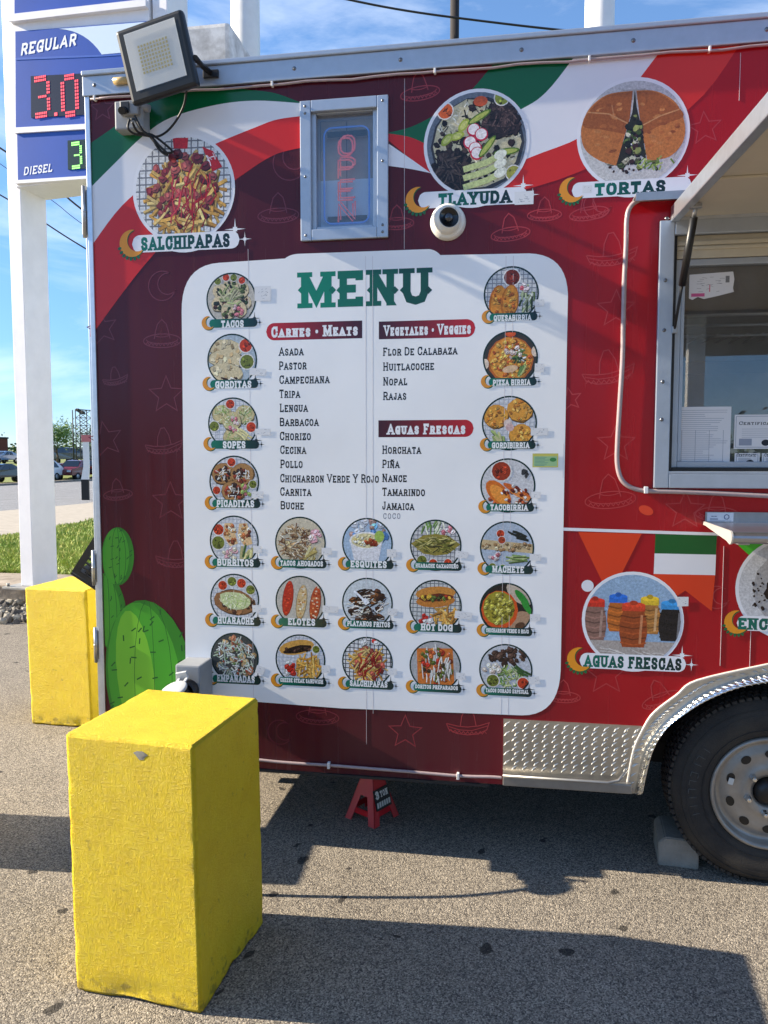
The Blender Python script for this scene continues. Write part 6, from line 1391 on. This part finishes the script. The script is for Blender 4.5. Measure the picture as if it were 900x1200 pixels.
# --- white poles, dark pole, wires
def pole(name, px0, px1, y, label, m, square=False, h=9.0, cat='pole'):
    a, c_ = atY(px0, 30, y), atY(px1, 30, y); r = (c_.x - a.x) / 2 * .93; x = (a.x + c_.x) / 2; z0 = terr(y)
    b = MB()
    if square: b.box((-r, -r, 0), (r, r, h), .01)
    else: b.tube([(0, 0, 0), (0, 0, h * .5), (0, 0, h)], [r * 1.02, r, r * .98], 24)
    o = b.build(name, m); o.location = (x, y, z0 - .02); tag(o, label, cat); return o
pole('white_pole', 683.5, 721.5, 8.2, 'thick round white pole rising behind the trailer roof on the right', M_white)
pole('white_pole', 270, 305, 8.6, 'white pole rising behind the trailer beside the chipped roof vent', M_white)
pole('utility_pole', 527, 538.5, 12.5, 'thin dark utility pole rising behind the trailer roof between the white poles', mat('dark_pole', (36, 30, 28), .8))
def wire(pts, r, label, y=None):
    b = MB(); b.tube(spline([tuple(p) for p in pts], 8), r, 6); o = b.build('overhead_wire', M_cord); return tag(o, label, 'wire')
wire([atY(330, -18, 12.2), atY(450, 8, 12.2), atY(560, 24, 12.2), atY(700, 39, 12.2), atY(860, 47, 12.2)], .016, 'dark overhead wire sagging across the sky above the trailer roof')
wire([atY(-60, 195, 34), atY(20, 240, 34), atY(98, 290, 34), atY(240, 370, 34)], .036, 'lower of the thick slanting wires in the sky at the left')
wire([atY(-60, 135, 36), atY(4, 176, 36), atY(60, 214, 36), atY(98, 247, 36), atY(240, 350, 36)], .05, 'upper of the thick slanting wires in the sky at the left')
wire([atY(-60, 150, 36), atY(57, 232, 36), atY(97, 263, 36), atY(240, 365, 36)], .018, 'thin slanting wire between the two thick ones at the left')

# --- jack stand, wheel chock, crate, power cord
js = empty('jack_stand', (0, 0, 0), 0, 'red steel jack stand with white lettering under the trailer floor', 'jack stand')
ja = G(412, 957); jb = G(446, 972); M_jred = mat('red_enamel', (196, 30, 40), .35, var=.1)
jc = Vector(((ja.x + jb.x) / 2 + .07, ja.y + .02, 0)); js.location = (jc.x - .055, jc.y, 0); js.rotation_euler = (0, 0, radians(-30))
jw, jh, jt = .083, ZB - .088, .022
def leg_plate(sgn, axis):
    """A-shaped side of the stand"""
    o_ = [(-jw, 0), (-jw + .034, 0), (-.018, jh * .48), (.018, jh * .48), (jw - .034, 0), (jw, 0), (jt, jh), (-jt, jh)]
    def fn(p, d):
        f = p[1] / jh; off = (jw * (1 - f) + jt * f) - d
        q = (p[0], -off) if sgn < 0 else (p[0], off)
        if axis: q = (q[1], q[0])
        return (q[0], q[1], p[1])
    b = MB(); b.prism(o_, fn, 0, .004); return b
for ax_ in (0, 1):
    for sg in (-1, 1):
        o_ = leg_plate(sg, ax_).build('leg_plate', M_jred, js)
        if ax_ == 1 and sg == 1: lp_ = o_
for sg in (-1, 1):
    b = MB(); b.box((-jw * .78, sg * jw * .80 - .002, jh * .13), (jw * .78, sg * jw * .80 + .002, jh * .24)); b.build('brace', M_jred, js)
    b = MB(); b.box((sg * jw * .80 - .002, -jw * .76, jh * .13), (sg * jw * .80 + .002, jw * .76, jh * .24)); b.build('brace', M_jred, js)
b = MB(); b.box((-jt, -jt, jh - .02), (jt, jt, jh + .006), .004); b.tube([(0, 0, jh), (0, 0, ZB - .008)], .014, 10); b.box((-.045, -.03, ZB - .0085), (.045, .03, ZB - .0005), .003); b.build('ratchet_post', M_dark, js)
b = MB(); sl = atan2(jw - jt, jh); lm = Matrix.Translation((jw * .80 + .006, -.002, jh * .26)) @ Matrix.Rotation(-sl, 4, 'Y') @ Matrix.Rotation(0, 4, 'X')
b.box((-.0035, -.05, .0), (-.0005, .05, .085), 0, lm); b.build('black_decal', mat('black_decal', (24, 22, 24), .4), js)
a = Art(0); a.frame = lambda x, z, d: tuple(lm @ Vector((d + .0004, x, z)))
text(a, '3', -.042, .045, .034, (226, 226, 222), t=.26); text(a, 'TON', -.012, .048, .026, (226, 226, 222), width=.05, t=.26); 
for k in range(6): a.poly([(-.044 + k * .015, .010), (-.033 + k * .015, .010), (-.031 + k * .015, .032), (-.042 + k * .015, .032)], (206, 206, 200))
a.build('lettering', js, None, print_mat('decal_print', .4))

ck0, ck1 = G(767, 1013.5), G(815, 1019.5)
b = MB(); P = [(0, 0), (0, .105), (.028, .135), (.158, .135), (.158, 0)]; wck = ck1.x - ck0.x
b.prism([(0, 0), (wck, 0), (wck, .100), (wck - .018, .112), (.024, .112), (0, .092)], lambda p, d: (p[0], d, p[1]), 0, .19)
bmesh.ops.bevel(b.bm, geom=b.bm.edges[:], offset=.004, segments=2, affect='EDGES')
o = b.build('wheel_chock', mat('grey_concrete_block', (140, 136, 126), .95, var=.16, vscale=16, bump=.5, bscale=120)); o.location = (ck0.x, ck0.y, 0); o.rotation_euler = (0, 0, radians(-5)); o.location.x += .012; tag(o, 'grey concrete block chocking the trailer wheel', 'wheel chock')

def crate(loc_, rot):
    b = MB(); w_, d_, h_ = .28, .28, .25; t = .012
    def grid(fn, W_, H_):
        for k in range(9): x = -W_ / 2 + .02 + k * (W_ - .04) / 8; b.box(*fn(x - .004, .03, x + .004, H_ - .03))
        for k in range(6): z = .03 + k * (H_ - .06) / 5; b.box(*fn(-W_ / 2 + .012, z - .004, W_ / 2 - .012, z + .004, .003))
        b.box(*fn(-W_ / 2, 0, W_ / 2, .03)); b.box(*fn(-W_ / 2, H_ - .03, W_ / 2, H_)); b.box(*fn(-W_ / 2, .0305, -W_ / 2 + .022, H_ - .0305)); b.box(*fn(W_ / 2 - .022, .0305, W_ / 2, H_ - .0305))
    for s in (-1, 1):
        grid(lambda a, z0, c_, z1, e=0, s=s: ((a, s * (d_ / 2) - t / 2 + e, z0), (c_, s * (d_ / 2) + t / 2 - e, z1)), w_ - .026, h_); grid(lambda a, z0, c_, z1, e=0, s=s: ((s * (w_ / 2) - t / 2 + e, a, z0), (s * (w_ / 2) + t / 2 - e, c_, z1)), d_, h_)
    for k in range(12): y = -d_ / 2 + .02 + k * .0265; b.box((-w_ / 2 + .008, y, .002), (w_ / 2 - .008, y + .012, .010))
    o = b.build('milk_crate', mat('black_crate_plastic', (20, 20, 22), .5)); o.location = loc_; o.rotation_euler = rot; return tag(o, 'black plastic milk crate tilted between the trailer end and the yellow bollard', 'crate')
cr = crate((-1.865, 3.66, .96), (radians(4), radians(-56), radians(6)))

cpt = [(ccx, YW - .172, ccz), (ccx - .002, YW - .23, ccz - .03), (ccx - .01, YW - .30, ccz - .14), (ccx - .03, YW - .34, ccz - .28), (ccx - .08, YW - .37, .21), (ccx - .16, YW - .38, .10), (ccx - .25, YW - .36, .03), (ccx - .31, YW - .30, .012), (ccx - .29, YW - .20, .012), (ccx - .17, YW - .16, .012), (ccx - .05, YW - .20, .012), (ccx - .03, YW - .31, .012), (ccx - .12, YW - .38, .03), (ccx - .24, YW - .33, .032)]
b = MB(); b.tube([(ccx, YW - .148, ccz), (ccx, YW - .20, ccz - .004)], .028, 14); b.tube(spline(cpt, 8), .0095, 8); o = b.build('power_cord', M_cord); tag(o, 'thick black power cord running from the inlet box down behind the yellow bollard', 'power cord')

# --- cars on the far side of the road
M_tint = mat('car_glass', (24, 30, 36), .08, spec=.8); M_tyre = mat('car_tyre', (22, 22, 23), .8); M_arim = mat('alloy_rim', (170, 172, 176), .35, metal=.7); M_lampw = mat('clear_lamp', (220, 222, 224), .15); M_lampr = mat('red_lamp', (150, 20, 22), .2)
PROF = {'suv': (4.6, 1.86, [(0, .42), (.0, .72), (.10, .92), (1.05, 1.04), (1.55, 1.60), (2.0, 1.68), (3.7, 1.66), (4.35, 1.18), (4.55, 1.02), (4.6, .45)], (1.06, 1.6, 2.05, 3.65, 4.28)),
 'sedan': (4.6, 1.8, [(0, .40), (.0, .66), (.12, .80), (1.25, .94), (2.0, 1.38), (2.4, 1.44), (3.1, 1.42), (3.85, 1.04), (4.5, .98), (4.6, .45)], (1.3, 2.02, 2.4, 3.1, 3.8)),
 'pickup': (5.4, 1.95, [(0, .5), (.0, .95), (.12, 1.08), (1.35, 1.18), (1.85, 1.78), (2.2, 1.86), (3.3, 1.84), (3.55, 1.24), (5.35, 1.22), (5.4, .55)], (1.38, 1.88, 2.2, 3.3, 3.52))}
def car(kind, col, loc_, rz, label):
    Lc, Wc, pr, gx = PROF[kind]; t = empty('parked_car', loc_, rz, label, 'car', 'cars parked across the road'); m = mat('car_paint_' + '_'.join(label.split()[:2]), col, .25, coat=.8)
    zb = pr[3][1]; b = MB(); n = len(pr); rows = []
    for s, kw, in ((-1, 0), (1, 0)): pass
    def wid(z): return Wc / 2 * (1 - .0 if z < zb else 1) * (1 - max(0, z - zb) * .28)
    L_ = [b.bm.verts.new((x - Lc / 2, -wid(z), z)) for x, z in pr]; R2 = [b.bm.verts.new((x - Lc / 2, wid(z), z)) for x, z in pr]
    for i in range(n): b.bm.faces.new((L_[i], L_[(i + 1) % n], R2[(i + 1) % n], R2[i]))
    b.bm.faces.new(L_); b.bm.faces.new(R2[::-1]); bmesh.ops.bevel(b.bm, geom=b.bm.edges[:], offset=.05, segments=2, affect='EDGES'); b.build('body', m, t, smooth=False)
    zt2 = max(z for _, z in pr) - .09; x0, x1, x2, x3, x4 = gx
    def sidew(xa, xb, xc, xd, s):
        q = [(xa, zb + .05), (xb, zb + .05), (xc, zt2), (xd, zt2)]; bb = MB(); bb.prism(q, lambda p, d: (p[0] - Lc / 2, s * (wid(p[1]) + d), p[1]), -.03, .012); bb.build('window', M_tint, t)
    for s in (-1, 1):
        xm_ = (x1 + x3) / 2; sidew(x0 + .45, xm_ - .05, xm_ - .05, x1 + .22, s); sidew(xm_ + .05, x3 + (.32 if kind == 'suv' else .05), x3 - .08, xm_ + .05, s)
    def endw(xa, za, xb, zb2, nm, d_):
        bb = MB(); wa, wb = wid(za) - .1, wid(zb2) - .1; P = [(xa - Lc / 2, -wa, za), (xa - Lc / 2, wa, za), (xb - Lc / 2, wb, zb2), (xb - Lc / 2, -wb, zb2)]; off = Vector((d_, 0, .02)); bb.faces(P + [tuple(Vector(p) + off) for p in P], [(0, 1, 2, 3), (4, 5, 6, 7), (0, 1, 5, 4), (1, 2, 6, 5), (2, 3, 7, 6), (3, 0, 4, 7)]); bb.build(nm, M_tint, t)
    endw(x0 + .08, zb + .08, x1 - .04, zt2 + .02, 'windscreen', -.022); endw(x4 - .06, zb + .12, x3 + .07, zt2 + .01, 'rear_window', .022)
    for x in (.88, Lc - .95):
        for s in (-1, 1):
            wh = empty('wheel', (x - Lc / 2, s * (Wc / 2 - .1), .34)); wh.parent = t
            bb = MB(); bb.lathe([(.2, -.11), (.31, -.11), (.34, -.07), (.34, .07), (.31, .11), (.2, .11)], 24, lambda u, v, h: (u, h, v)); bb.build('tyre', M_tyre, wh)
            bb = MB(); bb.lathe([(.0005, s * .10), (.08, s * .085), (.2, s * .105), (.205, -s * .05)], 20, lambda u, v, h: (u, h, v)); bb.build('rim', M_arim, wh)
    for s in (-1, 1):
        bb = MB(); bb.box((-Lc / 2 - .012, s * .5, .70 if kind != 'pickup' else .85), (-Lc / 2 + .1, s * .85, .84 if kind != 'pickup' else 1.0), .02); bb.build('headlight', M_lampw, t)
        bb = MB(); bb.box((Lc / 2 - .1, s * .55, .78), (Lc / 2 + .012, s * .86, .96), .02); bb.build('tail_light', M_lampr, t)
    return t
def carat(kind, col, px, pybase, dpt_, rz, label, z=None):
    p = ray(px, pybase); k = dpt_ / p.dot(_fw) if False else dpt_; q = CAMP + p * (dpt_); 
    zz = terr(q.y) if z is None else z
    return car(kind, col, (q.x, q.y, zz), rz, label)
rza = atan2(kl[1][1] - kl[0][1], kl[1][0] - kl[0][0])
LOT_Z = -.42
def clot(kind, col, px, dpt_, label, flip=False): 
    p = ray(px, 545); q = CAMP + p * dpt_; return car(kind, col, (q.x, q.y, terr(q.y)), rza + (pi if flip else 0), label)
clot('suv', (214, 216, 218), 42, 62, 'white suv parked across the road behind the white sign post')
clot('sedan', (206, 208, 210), 66, 66, 'white sedan partly hidden behind the white suv', True)
clot('suv', (104, 26, 32), 92, 66, 'dark red suv parked across the road right of the white suv')
clot('sedan', (30, 32, 38), -4, 58, 'dark saloon parked at the left edge of the photo')
clot('sedan', (36, 38, 44), 116, 68, 'dark car parked behind the end of the trailer', True)
clot('sedan', (120, 146, 180), 2, 88, 'silver blue saloon in the upper row at the left edge')
clot('suv', (206, 208, 210), 46, 90, 'white van like car in the upper row behind the sign post')
clot('pickup', (28, 28, 32), 64, 86, 'black pickup in the upper row below the pale tree', True)
clot('pickup', (34, 36, 42), 84, 90, 'charcoal pickup in the upper row below the lattice mast')
clot('suv', (60, 62, 66), 104, 96, 'dark grey suv in the upper row beside the lattice mast', True)

# --- trees, building, masts beyond
M_leaf = mat('leaf', (74, 104, 34), .6, col2=(130, 158, 62), vscale=.8); M_leafd = mat('dark_leaf', (44, 66, 28), .7, col2=(76, 98, 44), vscale=.8); M_bark = mat('bark', (92, 76, 60), .9, var=.2)
def tree(loc_, h, r, label, leaf, seed, nleaf=2600, trunk=.3):
    rn = random.Random(seed); t = empty('tree', loc_, rn.uniform(0, 6), label, 'tree', 'trees beyond the road'); b = MB(); tips = []
    b.tube([(0, 0, -.1), (.04 * r, 0, h * trunk * .6), (0, .05 * r, h * trunk), (.05 * r, 0, h * .6)], [h * .03, h * .024, h * .02, h * .008], 8)
    for k in range(9):
        a = rn.uniform(0, 6.28); z0 = h * rn.uniform(trunk * .8, .6); q = rn.uniform(.45, .95) * r; e = Vector((q * cos(a), q * sin(a), z0 + h * rn.uniform(.12, .35))); m_ = Vector((e.x * .4, e.y * .4, z0 + (e.z - z0) * .6)); b.tube([(0, 0, z0), tuple(m_), tuple(e)], [h * .012, h * .008, h * .003], 5); tips.append(e)
    tips += [Vector((rn.gauss(0, .3) * r, rn.gauss(0, .3) * r, h * rn.uniform(.5, .98))) for _ in range(16)]; b.build('trunk', M_bark, t)
    vs = []; fs = []
    for k in range(nleaf):
        c_ = rn.choice(tips); p = c_ + Vector((rn.gauss(0, .17) * r, rn.gauss(0, .17) * r, rn.gauss(0, .10) * h))
        if p.z < h * trunk * .9: continue
        s = rn.uniform(.05, .13) * r * .6; u = Vector((rn.gauss(0, 1), rn.gauss(0, 1), rn.gauss(0, .7))).normalized(); v = u.orthogonal().normalized(); i = len(vs); vs += [tuple(p - u * s), tuple(p + v * s * .5), tuple(p + u * s), tuple(p - v * s * .5)]; fs.append((i, i + 1, i + 2, i + 3))
    me = bpy.data.meshes.new('crown'); me.from_pydata(vs, [], fs); link('crown', me, leaf, t); return t
def at_d(px, d): q = CAMP + ray(px, 540) * d; return (q.x, q.y, terr(q.y))
tree(at_d(67, 82), 4.5, 2.2, 'pale green young tree between the sign post and the lattice mast', M_leaf, 1)
tree(at_d(47, 96), 4.3, 1.6, 'dark green tree half hidden by the white sign post', M_leafd, 2)
tree(at_d(104, 92), 3.6, 1.4, 'dark green tree beside the end of the trailer', M_leafd, 3)
for k, (px, d, h, r) in enumerate([(-30, 120, 6, 4), (140, 110, 6, 4), (200, 130, 7, 5), (-90, 120, 7, 5)]): tree(at_d(px, d), h, r, ['leafy tree outside the left edge beyond the road', 'tree hidden by the trailer end beyond the road', 'large tree hidden behind the trailer beyond the road', 'far left tree outside the photo beyond the road'][k], M_leafd, 10 + k, 2200)
# hazy far woods: one mass along the horizon
b = MB(); rn = random.Random(8); vs = []; fs = []
for k in range(9000):
    x = rn.uniform(-420, 300); y = 240 + rn.uniform(0, 40); p = Vector((x, y, terr(y) + abs(rn.gauss(0, 1)) * (2.2 + 1.6 * noise.noise(Vector((x * .03, 0, 0)))))); s = rn.uniform(.5, 1.4); u = Vector((rn.gauss(0, 1), rn.gauss(0, .5), rn.gauss(0, .8))).normalized(); v = u.orthogonal().normalized(); i = len(vs); vs += [tuple(p - u * s), tuple(p + v * s * .7), tuple(p + u * s), tuple(p - v * s * .7)]; fs.append((i, i + 1, i + 2, i + 3))
me = bpy.data.meshes.new('far_woods'); me.from_pydata(vs, [], fs); tag(link('far_woods', me, M_leafd), 'low dark line of far woods along the horizon', 'woods', kind='stuff')
bd = empty('brick_building', at_d(-2, 118), rza, 'low dark red brick building beyond the parked cars at the left edge', 'building')
M_brick = mat('brick', (110, 60, 48), .9, var=.15, vscale=3)
b = MB(); b.box((-7, 0, -.2), (2.2, 8, 3.5), 0); b.build('wall', M_brick, bd); b = MB(); b.box((-7.1, -.1, 3.502), (2.3, 8.1, 3.75)); b.build('roof', M_dark, bd)
for k in range(3): b = MB(); b.box((-6 + k * 2.6, -.04, 1), (-4.8 + k * 2.6, -.003, 2.4)); b.build('window', M_tint, bd)
lx = at_d(99, 80); lt = empty('lattice_mast', lx, rza - .2, 'dark steel lattice frame standing by the trees at the trailer end', 'lattice mast'); M_lat = mat('lattice_steel', (52, 54, 58), .6, metal=.3)
HH = 5.6; b = MB()
for x in (-.75, .75):
    for y in (-.3, .3): b.tube([(x, y, 0), (x, y, HH)], .05, 5)
b.build('upright', M_lat, lt); b = MB()
for k in range(7):
    z = k * .8
    for y in (-.3, .3): b.tube([(-.75, y, z), (.75, y, z + .8)], .03, 4); b.tube([(.75, y, z), (-.75, y, z + .8)], .03, 4); b.tube([(-.75, y, z + .8), (.75, y, z + .8)], .03, 4)
b.tube([(-1.3, -.3, HH), (1.0, -.3, HH)], .05, 5); b.build('bracing', M_lat, lt)
lx = at_d(86.5, 78); ml = empty('light_mast', lx, rza, 'thin mast with two flood lamps left of the lattice frame', 'light mast'); b = MB(); b.tube([(0, 0, 0), (0, 0, 5.5)], [.08, .05], 8); b.build('mast', M_lat, ml)
for x in (-.45, .3): b = MB(); b.box((x - .22, -.15, 5.45), (x + .22, .15, 5.72), .03, Matrix.Rotation(.25, 4, 'Y')); b.build('lamp_head', M_dark, ml)
q = tp(100.5, 586); po = empty('marker_post', (q[0], q[1], terr(q[1])), radians(20), 'white post with a black foot at the roadside beside the trailer end', 'marker post'); kq = (Vector((q[0], q[1], 0)) - CAMP).dot(_fw) / FPX
b = MB(); b.box((-4.2 * kq, -.1, -.02), (4.2 * kq, .1, 24 * kq), .01); b.build('black_foot', mat('black_post_paint', (22, 20, 20), .5), po)
b = MB(); b.prism([(-4.2 * kq, 24.2 * kq), (4.2 * kq, 24.2 * kq), (5.2 * kq, 40 * kq), (5.0 * kq, 70 * kq), (-1.5 * kq, 70 * kq), (-1.2 * kq, 40 * kq)], lambda p, d: (p[0], d, p[1]), -.09, .09); b.build('white_upper', M_white, po)
b = MB(); b.box((-2.5 * kq, -.12, 68 * kq), (8 * kq, -.095, 76 * kq), .004); b.build('red_plate', mat('faded_red', (190, 110, 110), .5), po)
# --- on the other side of the lot (behind the camera): shrubs seen only in the reflections of wrap and panes
vs = []; fs = []; rn = random.Random(18)
for k in range(16000):
    x = rn.uniform(-60, 60); y = -46 + rn.uniform(-3, 3); p = Vector((x, y, abs(rn.gauss(0, 1)) * (1.9 + 1.5 * noise.noise(Vector((x * .12, 3, 0)))))); s = rn.uniform(.12, .34); u = Vector((rn.gauss(0, 1), rn.gauss(0, .5), rn.gauss(0, .8))).normalized(); v = u.orthogonal().normalized(); i = len(vs); vs += [tuple(p - u * s), tuple(p + v * s * .7), tuple(p + u * s), tuple(p - v * s * .7)]; fs.append((i, i + 1, i + 2, i + 3))
me = bpy.data.meshes.new('hedge_row'); me.from_pydata(vs, [], fs); tag(link('hedge_row', me, M_leafd), 'row of dark shrubs across the lot, mirrored in the red wrap', 'shrubs', kind='stuff')

# the filling station's canopy on the far side of the lot, mirrored in the serving window
cn = empty('station_canopy', (16, -24, 0), radians(4), 'white filling station canopy across the lot, seen only mirrored in the window', 'canopy')
b = MB(); b.box((-13, -8, 6.2), (14, 8, 7.0), .04); b.build('roof', mat('canopy_grey', (120, 122, 126), .6, var=.05), cn)
for x in (-10, 10):
    for y in (-5, 5): b = MB(); b.box((x - .25, y - .25, -.02), (x + .25, y + .25, 6.199), .02); b.build('column', M_white, cn)
